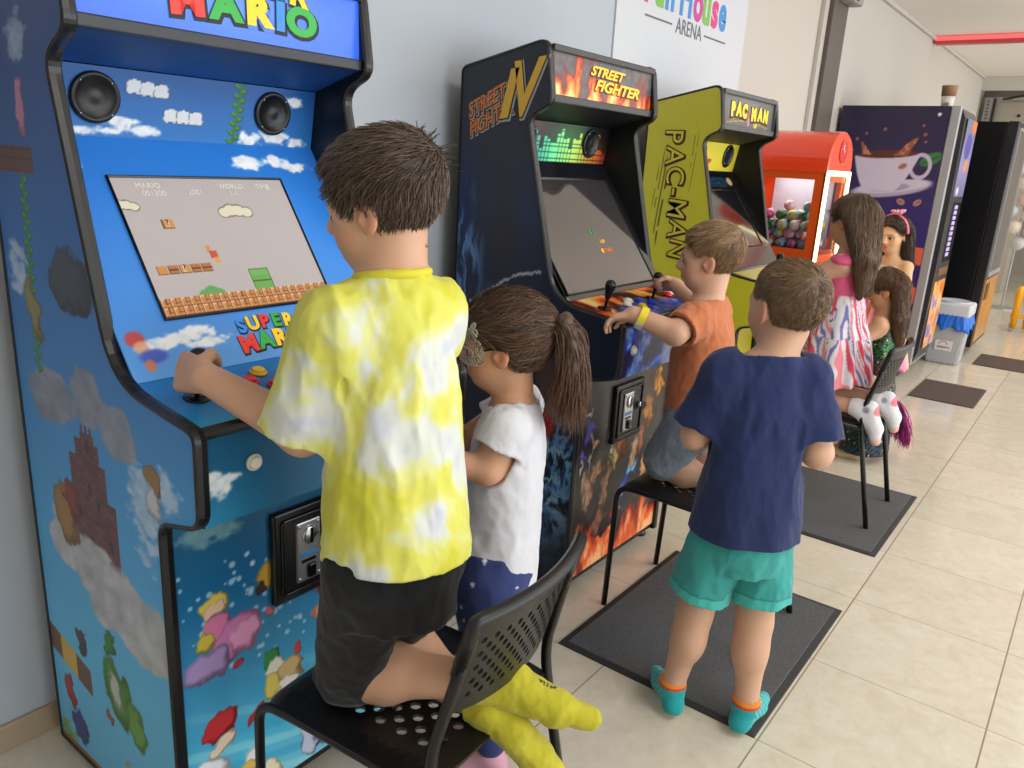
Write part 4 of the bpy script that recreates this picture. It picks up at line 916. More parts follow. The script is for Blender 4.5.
# posts and rails of the window box, windows cut open
bm = bmesh.new()
zw0, zw1 = 1.03, 1.40
for x in (cx0, cx1 - .012):
    bx(bm, x, cy0, .96, x + .012, cy0 + .05, zt); bx(bm, x, cy1 - .17, .96, x + .012, cy1, zt); bx(bm, x, cy0 + .05, .96, x + .012, cy1 - .17, zw0); bx(bm, x, cy0 + .05, zw1, x + .012, cy1 - .17, zt)
bx(bm, cx0, cy1 - .012, .96, cx1, cy1, zt); bx(bm, cx0 + .012, cy0, zt - .02, cx1 - .012, cy1 - .012, zt - .005)
for x0_, x1_ in ((cx0, cx0 + .045), (cx1 - .045, cx1)): bx(bm, x0_, cy0 - .004, .96, x1_, cy0 + .006, zt)
bx(bm, cx0, cy0 - .004, zt - .06, cx1, cy0 + .006, zt); bx(bm, cx0, cy0 - .004, .96, cx1, cy0 + .006, 1.0)
link('window_box', bm_mesh('window_box', bm), ORANGE, cm)
bm = bmesh.new(); bx(bm, cx0 + .014, cy0 + .01, .94, cx1 - .014, cy1 - .014, 1.02); bx(bm, cx0 - .003, cy0 - .006, 0.06, cx1 + .003, cy1, .962, .008); bx(bm, cx0 + .02, cy0 + .02, 0, cx1 - .02, cy1 - .02, .07); link('base', bm_mesh('base', bm), REDB, cm)
bm = bmesh.new(); bx(bm, cx0 + .002, cy0 + .045, zw0 - .01, cx0 + .006, cy1 - .165, zw1 + .01); link('side_window', bm_mesh('side_window', bm), GLASS, cm)
bm = bmesh.new(); bx(bm, cx0 + .04, cy0, .995, cx1 - .04, cy0 + .003, zt - .055); link('front_window', bm_mesh('front_window', bm), GLASS, cm)
LED = mat('warm_led', (255, 244, 190), .4, emit=2.6, var=0)
bm = bmesh.new()
bx(bm, cx0 - .003, cy0 - .018, .97, cx0 + .028, cy0 - .004, zt, .004); bx(bm, cx1 - .028, cy0 - .018, .97, cx1 + .003, cy0 - .004, zt, .004); bx(bm, cx0 + .028, cy0 - .018, zt - .028, cx1 - .028, cy0 - .004, zt, .004)
link('light_frame', bm_mesh('light_frame', bm), LED, cm)
bm = bmesh.new(); bx(bm, cx0 + .06, cy0 + .1, zt - .03, cx1 - .06, cy1 - .12, zt - .022); link('inner_light', bm_mesh('inner_light', bm), mat('inner_led', (255, 250, 240), .4, emit=5.0, var=0), cm)
bm = bmesh.new(); bx(bm, cx1 - .03, cy0 + .06, 1.02, cx1 - .016, cy1 - .1, zt - .03); bx(bm, cx0 + .14, cy1 - .02, 1.02, cx0 + .26, cy1 - .013, zt - .03); link('inner_wall', bm_mesh('inner_wall', bm), mat('pale_lining', (200, 204, 220), .4), cm)
for ex in (1.44, 1.53):   # printed round white discs on the base side
    bm = bmesh.new(); lathe(bm, [(.036, 0), (.034, .004), (0, .006)], (cx0, ex, .93), (-1, 0, 0), 24); d = link('white_disc', bm_mesh('white_disc', bm), WHITE, cm, smooth=True)
    bm = bmesh.new(); lathe(bm, [(.012, 0.004), (.01, .007), (0, .0075)], (cx0, ex - .008, .925), (-1, 0, 0), 16); link('dark_dot', bm_mesh('dark_dot', bm), BLACK_GLOSS, d, smooth=True)
# bouncy balls heaped inside
BCOL = [((70, 170, 220), 'sky blue'), ((232, 120, 200), 'pink'), ((230, 200, 60), 'yellow'), ((90, 190, 110), 'green'), ((226, 120, 70), 'orange'), ((120, 110, 190), 'violet'), ((150, 206, 230), 'pale blue'), ((200, 60, 70), 'red'), ((60, 120, 80), 'dark green'), ((236, 226, 210), 'cream')]
bpts = []; rs = np.random.RandomState(5); rb = .030
for lay in range(6):
    for iy in range(5):
        for ix in range(6):
            x = cx0 + .052 + ix * .062 + (.031 if lay % 2 else 0) + rs.uniform(-.0008, .0008); y = cy0 + .075 + iy * .064 + (.03 if lay % 2 else 0) + rs.uniform(-.0015, .0015); z = 1.02 + rb + lay * .051
            if x > cx1 - .06 or y > cy1 - .12: continue
            top = 1.215 + .03 * math.sin(y * 30) + (.03 if (ix + iy) % 3 == 0 else 0) + .03 * (y < 1.45)
            if z < top and (ix < 2 or iy < 2): bpts.append((x, y, z))
def ball_mesh(c, c2):
    V = []; n1, n2 = 12, 18
    th = np.linspace(0, PI, n1); ph = np.linspace(0, 2 * PI, n2, endpoint=False)
    T, Pn = np.meshgrid(th, ph, indexing='ij'); X = np.stack([np.sin(T) * np.cos(Pn), np.sin(T) * np.sin(Pn), np.cos(T)], -1).reshape(-1, 3)
    n = fbm(X[:, 0] * 1.6 + c[0], X[:, 1] * 1.6, X[:, 2] * 2.2, 4, 3); colr = over(np.broadcast_to(np.array(c, float), X.shape).copy(), c2, sst(.5, .58, n))
    idx = np.arange(n1 * n2).reshape(n1, n2); q = np.stack([idx[:-1], np.roll(idx[:-1], -1, 1), np.roll(idx[1:], -1, 1), idx[1:]], -1).reshape(-1, 4)
    return np_mesh('bouncy_ball', X * rb, q[:, ::-1], lin(colr))
BM_ = mat_attr('marbled_rubber', .18, coat=.5)
bmeshes = []
for i, (c, nm) in enumerate(BCOL):
    me = ball_mesh(c, BCOL[(i * 3 + 4) % 10][0]); me.materials.append(BM_); me.polygons.foreach_set('use_smooth', np.ones(len(me.polygons), dtype=bool)); bmeshes.append(me)
for i, p in enumerate(bpts):
    k = (i * 7 + int(rs.randint(3))) % 10
    o = bpy.data.objects.new('bouncy_ball', bmeshes[k]); COL.objects.link(o); o.location = p; o.rotation_euler = (i, i * 2, i * .7)
    tag(o, '%s marbled bouncy ball heaped inside the red and orange machine' % BCOL[k][1], 'ball', '%s bouncy balls in the machine' % BCOL[k][1])

# ------------------------------------------------------------------ coffee machine, cup, bin, black machine
def coffee_side(Y, Z):   # Y measured from the wall towards the room
    rgb = grad(Z, [(0, (40, 34, 92)), (.7, (46, 38, 100)), (1.2, (54, 44, 104)), (1.5, (50, 42, 80)), (1.93, (46, 40, 66))])
    y = 1.82 - Y
    rgb = over(rgb, (214, 96, 66), rectm(Y, Z, .0, .8, .84, .965, .004)); rgb = over(rgb, (214, 96, 66), rectm(Y, Z, .0, .8, .56, .68, .004)); rgb = over(rgb, (230, 190, 170), rectm(Y, Z, .0, .8, .69, .72, .004) * .0)
    rgb = over(rgb, (58, 120, 66), ellm(y, Z, 1.165, 1.575, .075, .04, -.5)); rgb = over(rgb, (38, 86, 50), ellm(y, Z, 1.165, 1.57, .07, .006, -.5))
    rgb = over(rgb, (176, 164, 186), ellm(y, Z, 1.40, 1.36, .27, .055, -.16)); rgb = over(rgb, (206, 196, 212), ellm(y, Z, 1.38, 1.378, .25, .042, -.16)); rgb = over(rgb, (166, 154, 178), ellm(y, Z, 1.42, 1.37, .15, .03, -.1))
    # cup bowl, handle
    t = np.clip((Z - 1.34) / .25, 0, 1); half = .085 + .135 * t ** .55; mid = 1.475 - .015 * t; m = sst(-.006, .006, half - np.abs(y - mid)) * sst(1.335, 1.347, Z) * (1 - sst(1.585, 1.60, Z - (1.475 - y) * .06))
    hd = np.maximum(0, 1 - np.abs(np.sqrt(((y - 1.225) / .075) ** 2 + ((Z - 1.525) / .095) ** 2) - .82) / .2); rgb = over(rgb, (196, 184, 204), sst(.1, .4, hd))
    shade = np.asarray((206, 196, 214), float); rgb = over(rgb, shade, m)
    rgb = over(rgb, (92, 52, 40), ellm(y, Z, 1.46, 1.60, .205, .028, -.06))
    n = fbm(y * 26, Z * 26, 0, 6, 4)
    for a, b, h_, w_ in [(1.60, 1.66, .10, .03), (1.36, 1.26, .15, .045)]:
        tt = np.clip((Z - 1.60) / h_, 0, 1); cx = a + (b - a) * tt; mm = sst(.0, .012, w_ * (1 - tt) + .006 + .02 * (n - .5) - np.abs(y - cx)) * (Z > 1.59) * (Z < 1.60 + h_ * 1.2 * n * 1.6); rgb = over(rgb, (150, 90, 66), mm); rgb = over(rgb, (190, 130, 98), mm * (n > .56))
    for cy_, cz_, r_ in [(1.50, 1.77, .012), (1.25, 1.80, .010), (1.23, 1.74, .013), (1.68, 1.70, .012), (1.62, 1.74, .01), (1.70, 1.62, .008), (1.22, 1.69, .009)]: rgb = over(rgb, (150, 92, 72), ellm(y, Z, cy_, cz_, r_, r_))
    for cy_, cz_, ro in [(1.31, 1.275, .5), (1.20, 1.275, -.7), (1.34, 1.52, -.5)]: rgb = over(rgb, (182, 130, 112), ellm(y, Z, cy_, cz_, .03, .02, ro)); rgb = over(rgb, (100, 62, 56), ellm(y, Z, cy_, cz_, .026, .0035, ro))
    rgb = over(rgb, (226, 226, 232), ellm(y, Z, 1.165, 1.875, .012, .012)); return rgb
GREYM = mat('silver_grey_steel', (168, 170, 172), .35, .4)
vm = thing('coffee_machine', 'coffee vending machine with a steaming cup picture on its navy side', 'vending machine', (6.61, 1.4, 0))
me = grid_panel((6.32, 1.82, .06), (0, -1, 0), (0, 0, 1), .72, 1.87, .006, lambda U, V: coffee_side(U, V + .06), .01); link('side_panel', me, ART, vm)
bm = bmesh.new(); bx(bm, 6.331, 1.10, .06, 6.90, 1.82, 1.93, .004); bx(bm, 6.36, 1.12, 0, 6.87, 1.80, .06); link('body', bm_mesh('body', bm), BLACK, vm)
bm = bmesh.new(); bx(bm, 6.322, 1.036, .10, 6.905, 1.10, 1.932, .008); vd = link('door', bm_mesh('door', bm), GREYM, vm)
bm = bmesh.new(); pr = [(1.036, .12), (1.012, .2), (1.004, .6), (1.004, 1.5), (1.012, 1.86), (1.036, 1.915)]
rg = [[bm.verts.new((x, y, z)) for y, z in pr] for x in (6.36, 6.385, 6.86, 6.885)]
for (A, B) in zip(rg[:-1], rg[1:]):
    for k in range(len(A) - 1): bm.faces.new((A[k], A[k + 1], B[k + 1], B[k]))
for A in (rg[0], rg[-1]): bm.faces.new(A)
link('door_front', bm_mesh('door_front', bm), mat('dark_front', (40, 42, 46), .3), vd)
def vgraphic(U, V):
    rgb = grad(V, [(0, (110, 110, 150)), (.2, (150, 140, 190)), (.54, (120, 124, 150))]); rgb = over(rgb, (230, 130, 60), ellm(U, V, .33, .50, .1, .06)); rgb = over(rgb, (236, 150, 70), ellm(U, V, .25, .22, .07, .05)); rgb = over(rgb, (90, 80, 170), ellm(U, V, .2, .35, .12, .09)); rgb = over(rgb, (220, 210, 230), ellm(U, V, .12, .04, .05, .03)); return rgb
link('lit_graphic', grid_panel((6.45, 1.001, 1.33), (1, 0, 0), (0, 0, 1), .41, .53, .012, vgraphic, .003), mat_attr('lit_graphic_print', .3, emit=.08), vd)
bm = bmesh.new(); bx(bm, 6.56, .999, .86, 6.85, 1.004, 1.29); link('keypad_panel', bm_mesh('keypad_panel', bm), BLACK_GLOSS, vd)
for i in range(10):
    bm = bmesh.new(); bx(bm, 6.60, .994, .90 + i * .038, 6.70, 1.0, .928 + i * .038, .003); link('keypad_button', bm_mesh('keypad_button', bm), mat('violet_lit_key', (190, 170, 230), .3, emit=.35, var=0), vd)
def vlow(U, V):
    n = fbm(U * 9, V * 9, 0, 3); return grad(n, [(0, (120, 60, 40)), (.4, (220, 130, 50)), (.55, (250, 190, 110)), (.7, (150, 120, 170)), (1, (90, 90, 150))])
link('lower_graphic', grid_panel((6.45, 1.001, .22), (1, 0, 0), (0, 0, 1), .41, .50, .012, vlow, .003), mat_attr('lower_lit_print', .3, emit=.08), vd)
bm = bmesh.new(); bx(bm, 6.50, .998, .76, 6.84, 1.004, .82, .004); link('cup_hatch', bm_mesh('cup_hatch', bm), mat('bronze_hatch', (150, 110, 80), .3, .5), vd)

pc = thing('paper_cup', 'brown and white paper cup standing on top of the coffee machine', 'cup', (6.75, 1.21, 1.932))
bm = bmesh.new(); lathe(bm, [(.036, 0), (.046, .098), (.044, .098), (.034, .004), (0, .004)], (6.75, 1.21, 1.932), (0, 0, 1), 28); link('cup_wall', bm_mesh('cup_wall', bm), mat('white_card', (226, 222, 214), .6), pc, smooth=True)
bm = bmesh.new(); lathe(bm, [(.0475, .10), (.0535, .165), (.0555, .168), (.0535, .172), (.050, .165), (.044, .10)], (6.75, 1.21, 1.932), (0, 0, 1), 28); link('cup_band', bm_mesh('cup_band', bm), mat('brown_card', (166, 124, 92), .6, var=.15), pc, smooth=True)
bm = bmesh.new(); bx(bm, 6.700, 1.190, 1.965, 6.7025, 1.225, 1.985); link('cup_print', bm_mesh('cup_print', bm), mat('taupe_print', (150, 132, 116), .6), pc)

tb = thing('waste_bin', 'grey waste bin with white lid beside the coffee machine', 'bin', (7.24, .95, 0))
BING = mat('bin_grey', (176, 178, 180), .45); 
bm = bmesh.new(); rg = []
for z, s in ((0, .86), (.02, .88), (.40, 1.0)): rg.append([bm.verts.new((7.25 + sx * .14 * s, .955 + sy * .135 * s, z)) for sx, sy in ((-1, -1), (-1, 1), (1, 1), (1, -1))])
for A, B in zip(rg[:-1], rg[1:]):
    for k in range(4): bm.faces.new((A[k], A[(k + 1) % 4], B[(k + 1) % 4], B[k]))
bm.faces.new(rg[0][::-1]); bm.faces.new(rg[-1]); bmesh.ops.bevel(bm, geom=bm.edges[:], offset=.012, segments=3, affect='EDGES'); link('bin_body', bm_mesh('bin_body', bm), BING, tb)
bm = bmesh.new(); bx(bm, 7.10, .81, .395, 7.40, 1.10, .50, .022, 4); bl = link('bin_lid', bm_mesh('bin_lid', bm), mat('lid_white', (206, 208, 212), .4), tb)
bm = bmesh.new(); 
for k in range(7):
    pass
lathe(bm, [(.125, 0), (.125, .012), (.115, .018), (.10, .006), (0, .003)], (7.25, .955, .495), (0, 0, 1), 32); link('lid_flap', bm_mesh('lid_flap', bm), mat('lid_flap_white', (196, 198, 204), .35), bl, smooth=True)
def blabel(U, V):
    rgb = np.broadcast_to(np.array((224, 222, 222), float), U.shape + (3,)).copy(); d = np.abs(np.sqrt(((U - .06) / .034) ** 2 + ((V - .055) / .026) ** 2) - .85); rgb = over(rgb, (186, 60, 70), (1 - sst(.05, .16, d)) * (V > .052)); return rgb
lab = link('bin_label', grid_panel((7.114, 1.02, .11), (0, -1, 0), (-.03, 0, 1), .13, .085, .003, blabel, .001), ART, tb)
letters('label_lettering', [('VENDING', 0, 0, .021, 0, .0003, 0, 1, 0, 0), ('-- -- --', 0, -.018, .012, 0, 0, 0, 1, 0, 0)], (7.1125, .955, .140), (0, -1, 0), (-.03, 0, 1), lab, [mat('label_grey', (96, 80, 92), .6)])
nb_, nr_ = 96, 7; V_ = []
for a in np.linspace(0, 2 * PI, nb_, endpoint=False):
    ux, uy = max(-1, min(1, 1.25 * math.cos(a))), max(-1, min(1, 1.25 * math.sin(a))); dz = .098 + .022 * math.sin(a * 3 + 1) + .012 * math.sin(a * 11) + (.035 if (ux < -.6 and uy < .3) else 0)
    for q_ in range(nr_):
        t_ = q_ / (nr_ - 1); fl = .004 + .016 * t_ + .007 * math.sin(a * 17 + 2 * math.sin(a * 5)) * t_ + .004 * math.sin(a * 31 + t_ * 3); V_.append((7.25 + ux * (.142 + fl), .955 + uy * (.137 + fl), .412 - dz * t_ ** 1.1))
ix_ = np.arange(nb_ * nr_).reshape(nb_, nr_); Q_ = np.stack([ix_[:, :-1], np.roll(ix_, -1, 0)[:, :-1], np.roll(ix_, -1, 0)[:, 1:], ix_[:, 1:]], -1).reshape(-1, 4)
solid(link('bin_liner', np_mesh('bin_liner', V_, Q_), mat('blue_plastic_bag', (28, 110, 214), .3, var=.2, vscale=30), tb, True), .0015, 1)

bv = thing('snack_machine', 'tall black vending machine behind the grey waste bin', 'vending machine', (8.0, 1.3, 0))
bm = bmesh.new(); bx(bm, 7.625, .90, .06, 8.45, 1.72, 1.92, .005); bx(bm, 7.66, .93, 0, 8.42, 1.70, .07); link('body', bm_mesh('body', bm), mat('black_steel', (8, 8, 11), .4, spec=.25), bv)
bm = bmesh.new(); bx(bm, 7.622, .82, .08, 8.455, .897, 1.925, .006); bd = link('door', bm_mesh('door', bm), mat('black_door', (16, 16, 19), .35), bv)
bm = bmesh.new(); bx(bm, 7.70, .812, .72, 8.40, .82, 1.86); link('glass_front', bm_mesh('glass_front', bm), mat('reflective_glass', (120, 112, 118), .06, .3, coat=1, var=.4, vscale=9), bd)
bm = bmesh.new(); bx(bm, 7.68, .806, .68, 7.705, .822, 1.88); bx(bm, 8.395, .806, .68, 8.42, .822, 1.88); bx(bm, 7.705, .806, 1.86, 8.395, .822, 1.88); bx(bm, 7.705, .806, .68, 8.395, .822, .72); link('glass_frame', bm_mesh('glass_frame', bm), GREYM, bd)
bm = bmesh.new(); bx(bm, 7.66, .812, .12, 8.42, .82, .66); link('lower_panel', bm_mesh('lower_panel', bm), mat('amber_panel', (186, 130, 66), .25, var=.2, vscale=5), bd)
bm = bmesh.new(); bx(bm, 7.72, .806, .48, 7.90, .812, .62, .004); link('card_reader', bm_mesh('card_reader', bm), BLACK_GLOSS, bd)

# ------------------------------------------------------------------ yellow barrier, balloons, wall things, far clutter
fb = thing('play_barrier', 'yellow plastic barrier fence standing on the tiles at the right edge', 'barrier', (9.5, .45, 0)); YP = mat('yellow_plastic', (246, 176, 34), .35, var=.05)
for k in range(8):
    y = .69 - k * .115; bm = bmesh.new(); tube(bm, [(9.5, y, .03), (9.5, y, .40), (9.5, y, .43), (9.5, y, .452), (9.5, y, .46)], [.034, .034, .032, .02, .004], 14); link('picket', bm_mesh('picket', bm), YP, fb, smooth=True)
for z in (.13, .33):
    bm = bmesh.new(); bx(bm, 9.485, -.16, z, 9.515, .735, z + .04, .008); link('rail', bm_mesh('rail', bm), YP, fb)
for y in (.69, -.115):
    bm = bmesh.new(); bx(bm, 9.40, y - .02, 0, 9.60, y + .02, .03, .006); link('foot', bm_mesh('foot', bm), mat('grey_foot', (150, 150, 150), .4), fb)
bal = [(11.0, 1.19, 1.80, .085, 'pale grey'), (11.0, 1.00, 1.84, .085, 'cream'), (11.0, 1.08, 1.64, .085, 'blush'), (11.0, .90, 1.67, .085, 'pale grey'), (11.0, 1.00, 1.47, .08, 'cream'), (11.0, 1.13, 1.33, .08, 'cream'), (11.0, .955, 1.29, .08, 'blush'), (11.0, 1.07, 1.15, .08, 'pale grey'), (11.0, .89, 1.12, .08, 'cream'), (11.0, 1.01, .97, .08, 'cream'), (11.0, .84, .94, .08, 'blush'), (11.0, .94, .79, .08, 'pale grey'), (11.0, .80, 1.48, .085, 'cream')]
BC = {'pale grey': (190, 188, 190), 'blush': (216, 188, 180), 'cream': (222, 210, 196)}
for i, (x, y, z, r, c) in enumerate(bal):
    b = thing('balloon', '%s balloon in the column of balloons at the right edge' % c, 'balloon', (x, y, z), '%s balloons in the column' % c)
    bm = bmesh.new(); lathe(bm, [(0.0, 1.05 * r)] + [(r * math.sin(t) * (1 + .06 * math.cos(t)), r * 1.05 * math.cos(t)) for t in np.linspace(.15, PI - .12, 14)] + [(.008, -1.10 * r), (.014, -1.16 * r), (0, -1.15 * r)], (x, y, z), (.3 * math.sin(i), .3 * math.cos(i * 2), 1), 20); link('balloon_skin', bm_mesh('balloon_skin', bm), mat('balloon_' + c.replace(' ', '_'), BC[c], .25, var=.03), b, smooth=True)
tg = thing('balloon_stand', 'slim upright pole behind the balloon column at the right edge', 'stand', (11.0, 1.0, 0)); bm = bmesh.new(); tube(bm, [(11.18, .97, .02), (11.18, .97, 2.0)], .012, 10); link('pole', bm_mesh('pole', bm), GREYM, tg); bm = bmesh.new(); lathe(bm, [(.16, 0), (.16, .012), (.02, .03), (0, .03)], (11.18, .97, 0), (0, 0, 1), 24); link('foot_plate', bm_mesh('foot_plate', bm), GREYM, tg)

sg = thing('wall_sign', 'white wall panel with colourful Fun House ARENA lettering above the cabinets', 'sign', (3.72, 1.845, 1.0))
bm = bmesh.new(); bx(bm, 3.045, 1.842, .08, 4.400, 1.849, 2.755, .001); sb_ = link('sign_board', bm_mesh('sign_board', bm), mat('white_sign_board', (208, 212, 218), .4, var=.01), sg)
SGM = [mat('sign_pink', (222, 44, 130), .4), mat('sign_green', (120, 186, 70), .4), mat('sign_blue', (40, 140, 214), .4), mat('sign_magenta', (200, 50, 150), .4), mat('sign_grey', (92, 94, 108), .4), mat('sign_red', (226, 66, 60), .4)]
its = []
for ch, x, ci, sx_ in [('F', 3.305, 0, .85), ('u', 3.405, 1, .80), ('n', 3.505, 2, .80), ('H', 3.668, 2, .80), ('o', 3.798, 3, .78), ('u', 3.895, 1, .80), ('s', 3.993, 0, .85), ('e', 4.088, 2, .78)]: its.append((ch, x, 2.184, .235, ci, .0085, 0, sx_, 0, 0))
its += [('ARENA', 3.725, 2.055, .095, 4, .0004, 0, .92, 0, 0)]
letters('sign_lettering', its, (0, 1.8415, 0), (1, 0, 0), (0, 0, 1), sb_, SGM)
for a, b in ((3.285, 3.545), (3.895, 4.155)):
    bm = bmesh.new(); bx(bm, a, 1.8405, 2.051, b, 1.8425, 2.059); link('sign_rule', bm_mesh('sign_rule', bm), SGM[4], sb_)
# lit red strip under the ceiling
ls = thing('light_strip', 'glowing red light strip running across the ceiling', 'light', (9.06, -1.0, 2.74)); bm = bmesh.new(); bx(bm, 9.02, -3.8, 2.715, 9.14, 1.83, 2.788, .01); link('strip_housing', bm_mesh('strip_housing', bm), mat('red_lit_housing', (186, 70, 72), .4, emit=.08, var=.03), ls)
bm = bmesh.new(); bx(bm, 9.005, -3.8, 2.745, 9.022, 1.83, 2.785, .004); link('light_tube', bm_mesh('light_tube', bm), mat('red_led', (250, 110, 110), .4, emit=.55, var=0), ls)
wb = thing('wall_box', 'small grey box at the top of the dark pillar', 'box', (5.88, 1.76, 2.55)); bm = bmesh.new(); bx(bm, 5.78, 1.70, 2.53, 6.00, 1.79, 2.66, .012); link('housing', bm_mesh('housing', bm), mat('grey_box', (150, 148, 142), .5), wb); bm = bmesh.new(); lathe(bm, [(.03, 0), (.03, .01), (.02, .018), (0, .018)], (5.86, 1.70, 2.575), (0, -1, -.3), 18); link('lens', bm_mesh('lens', bm), mat('dark_lens', (60, 58, 54), .2), wb, smooth=True)
sk = thing('storage_cabinet', 'cream storage cabinet beyond the far opening, above the black machine', 'cabinet', (13.0, 1.5, 0)); bm = bmesh.new(); bx(bm, 12.75, 1.16, 0, 13.3, 1.68, 2.50, .006); link('body', bm_mesh('body', bm), mat('cream_steel', (172, 164, 148), .5), sk); bm = bmesh.new(); lathe(bm, [(.02, 0), (.02, .02), (0, .025)], (12.75, 1.40, 2.33), (-1, 0, 0), 14); link('knob', bm_mesh('knob', bm), BLACK_GLOSS, sk)
rk = thing('rack_upright', 'grey perforated steel upright left of the cream cabinet', 'rack', (12.6, 1.76, 0))
bm = bmesh.new(); bx(bm, 12.55, 1.715, 0, 12.63, 1.80, 2.54); link('column', bm_mesh('column', bm), mat('galvanised', (150, 150, 148), .4, .5), rk); bm = bmesh.new(); bx(bm, 12.64, 1.685, 0, 12.70, 1.714, 2.54); link('dark_column', bm_mesh('dark_column', bm), mat('dark_steel', (44, 42, 40), .5), rk)
for k in range(12):
    bm = bmesh.new(); bx(bm, 12.545, 1.745, 2.02 + k * .042, 12.551, 1.770, 2.035 + k * .042); link('slot', bm_mesh('slot', bm), MATS['dark_steel'], rk)
bb = thing('steel_brace', 'slanting dark steel brace with a post, under the far ceiling', 'brace', (12.72, .8, 0)); bm = bmesh.new(); tube(bm, [(12.7, 1.62, 2.53), (12.7, .75, 2.70)], .014, 8); link('bar', bm_mesh('bar', bm), MATS['dark_steel'], bb); bm = bmesh.new(); tube(bm, [(12.7, .75, 0), (12.7, .75, 2.70)], .014, 8); link('post', bm_mesh('post', bm), MATS['dark_steel'], bb)
bm = bmesh.new(); bx(bm, 12.70, -2.0, 2.56, 12.72, 1.85, 2.79); o = link('shade_strip', bm_mesh('shade_strip', bm), mat('opening_shadow', (112, 106, 98), .8)); o['kind'] = 'structure'  # dark strip coloured to stand in for shade over the far opening

# ------------------------------------------------------------------ mats on the floor
CARPET = mat('charcoal_carpet', (88, 89, 92), .95, var=.45, vscale=110, bump=1.0, bscale=260); RUBBER = mat('mat_rubber', (48, 48, 50), .7)
BROWN = mat('brown_carpet', (84, 70, 64), .95, var=.25, vscale=200, bump=.8, bscale=400); BRUB = mat('brown_rubber', (66, 56, 52), .7)
def floor_mat(x0, y0, x1, y1, label, c, e, grp=None, bw=.022):
    t = thing('floor_mat', label, 'mat', ((x0 + x1) / 2, (y0 + y1) / 2, 0), grp)
    bm = bmesh.new(); rg = []
    for ins, z in ((0, .0005), (.002, .003), (bw, .0055), (bw + .001, .003)): rg.append([bm.verts.new(p) for p in ((x0 + ins, y0 + ins, z), (x1 - ins, y0 + ins, z), (x1 - ins, y1 - ins, z), (x0 + ins, y1 - ins, z))])
    for A, B in zip(rg[:-1], rg[1:]):
        for k in range(4): bm.faces.new((A[k], A[(k + 1) % 4], B[(k + 1) % 4], B[k]))
    bm.faces.new(rg[0][::-1]); link('rubber_edge', bm_mesh('rubber_edge', bm), e, t)
    bm = bmesh.new(); bx(bm, x0 + bw, y0 + bw, .002, x1 - bw, y1 - bw, .0075, .0015, 1); link('carpet', bm_mesh('carpet', bm), c, t)
floor_mat(.46, .46, 1.265, 1.085, 'dark grey floor mat under the nearest chair', CARPET, RUBBER, 'charcoal mats under chairs')
floor_mat(1.792, .482, 2.604, 1.105, 'dark grey floor mat under the chair and the child in the navy shirt', CARPET, RUBBER, 'charcoal mats under chairs')
floor_mat(3.10, .497, 3.892, 1.12, 'dark grey floor mat under the chair of the child in pink', CARPET, RUBBER, 'charcoal mats under chairs')
floor_mat(5.82, .53, 6.44, .935, 'brown floor mat in front of the coffee machine', BROWN, BRUB, 'brown mats by vending machines', .008)
floor_mat(7.32, .33, 7.86, .752, 'brown floor mat in front of the black vending machine', BROWN, BRUB, 'brown mats by vending machines', .008)

# ------------------------------------------------------------------ perforated black chairs
CHB = mat('black_chair_plastic', (17, 17, 19), .38, var=.08, bump=.05, bscale=400); CHS = mat('black_chair_steel', (14, 14, 15), .3)
def perforated(fn, nu, nv, hole, has, th):
    """Shell over (u,v) cells in [0,1]^2; each cell may carry a round hole; fn maps uv to a point and normal."""
    bm = bmesh.new(); cache = {}
    def vtx(u, v):
        k = (round(u, 5), round(v, 5))
        if k not in cache: cache[k] = bm.verts.new(fn(u, v))
        return cache[k]
    for i in range(nu):
        for j in range(nv):
            u0, u1, v0, v1 = i / nu, (i + 1) / nu, j / nv, (j + 1) / nv; um, vm_ = (u0 + u1) / 2, (v0 + v1) / 2
            ring = [(u0, v0), (um, v0), (u1, v0), (u1, vm_), (u1, v1), (um, v1), (u0, v1), (u0, vm_)]
            R = [vtx(*p) for p in ring]
            if has(i, j):
                ang = [-3 * PI / 4, -PI / 2, -PI / 4, 0, PI / 4, PI / 2, 3 * PI / 4, PI]
                Hh = [vtx(um + hole * math.cos(a) / nu, vm_ + hole * math.sin(a) / nv) for a in ang]
                for k in range(8): bm.faces.new((R[k], R[(k + 1) % 8], Hh[(k + 1) % 8], Hh[k]))
            else: bm.faces.new(R)
    return bm
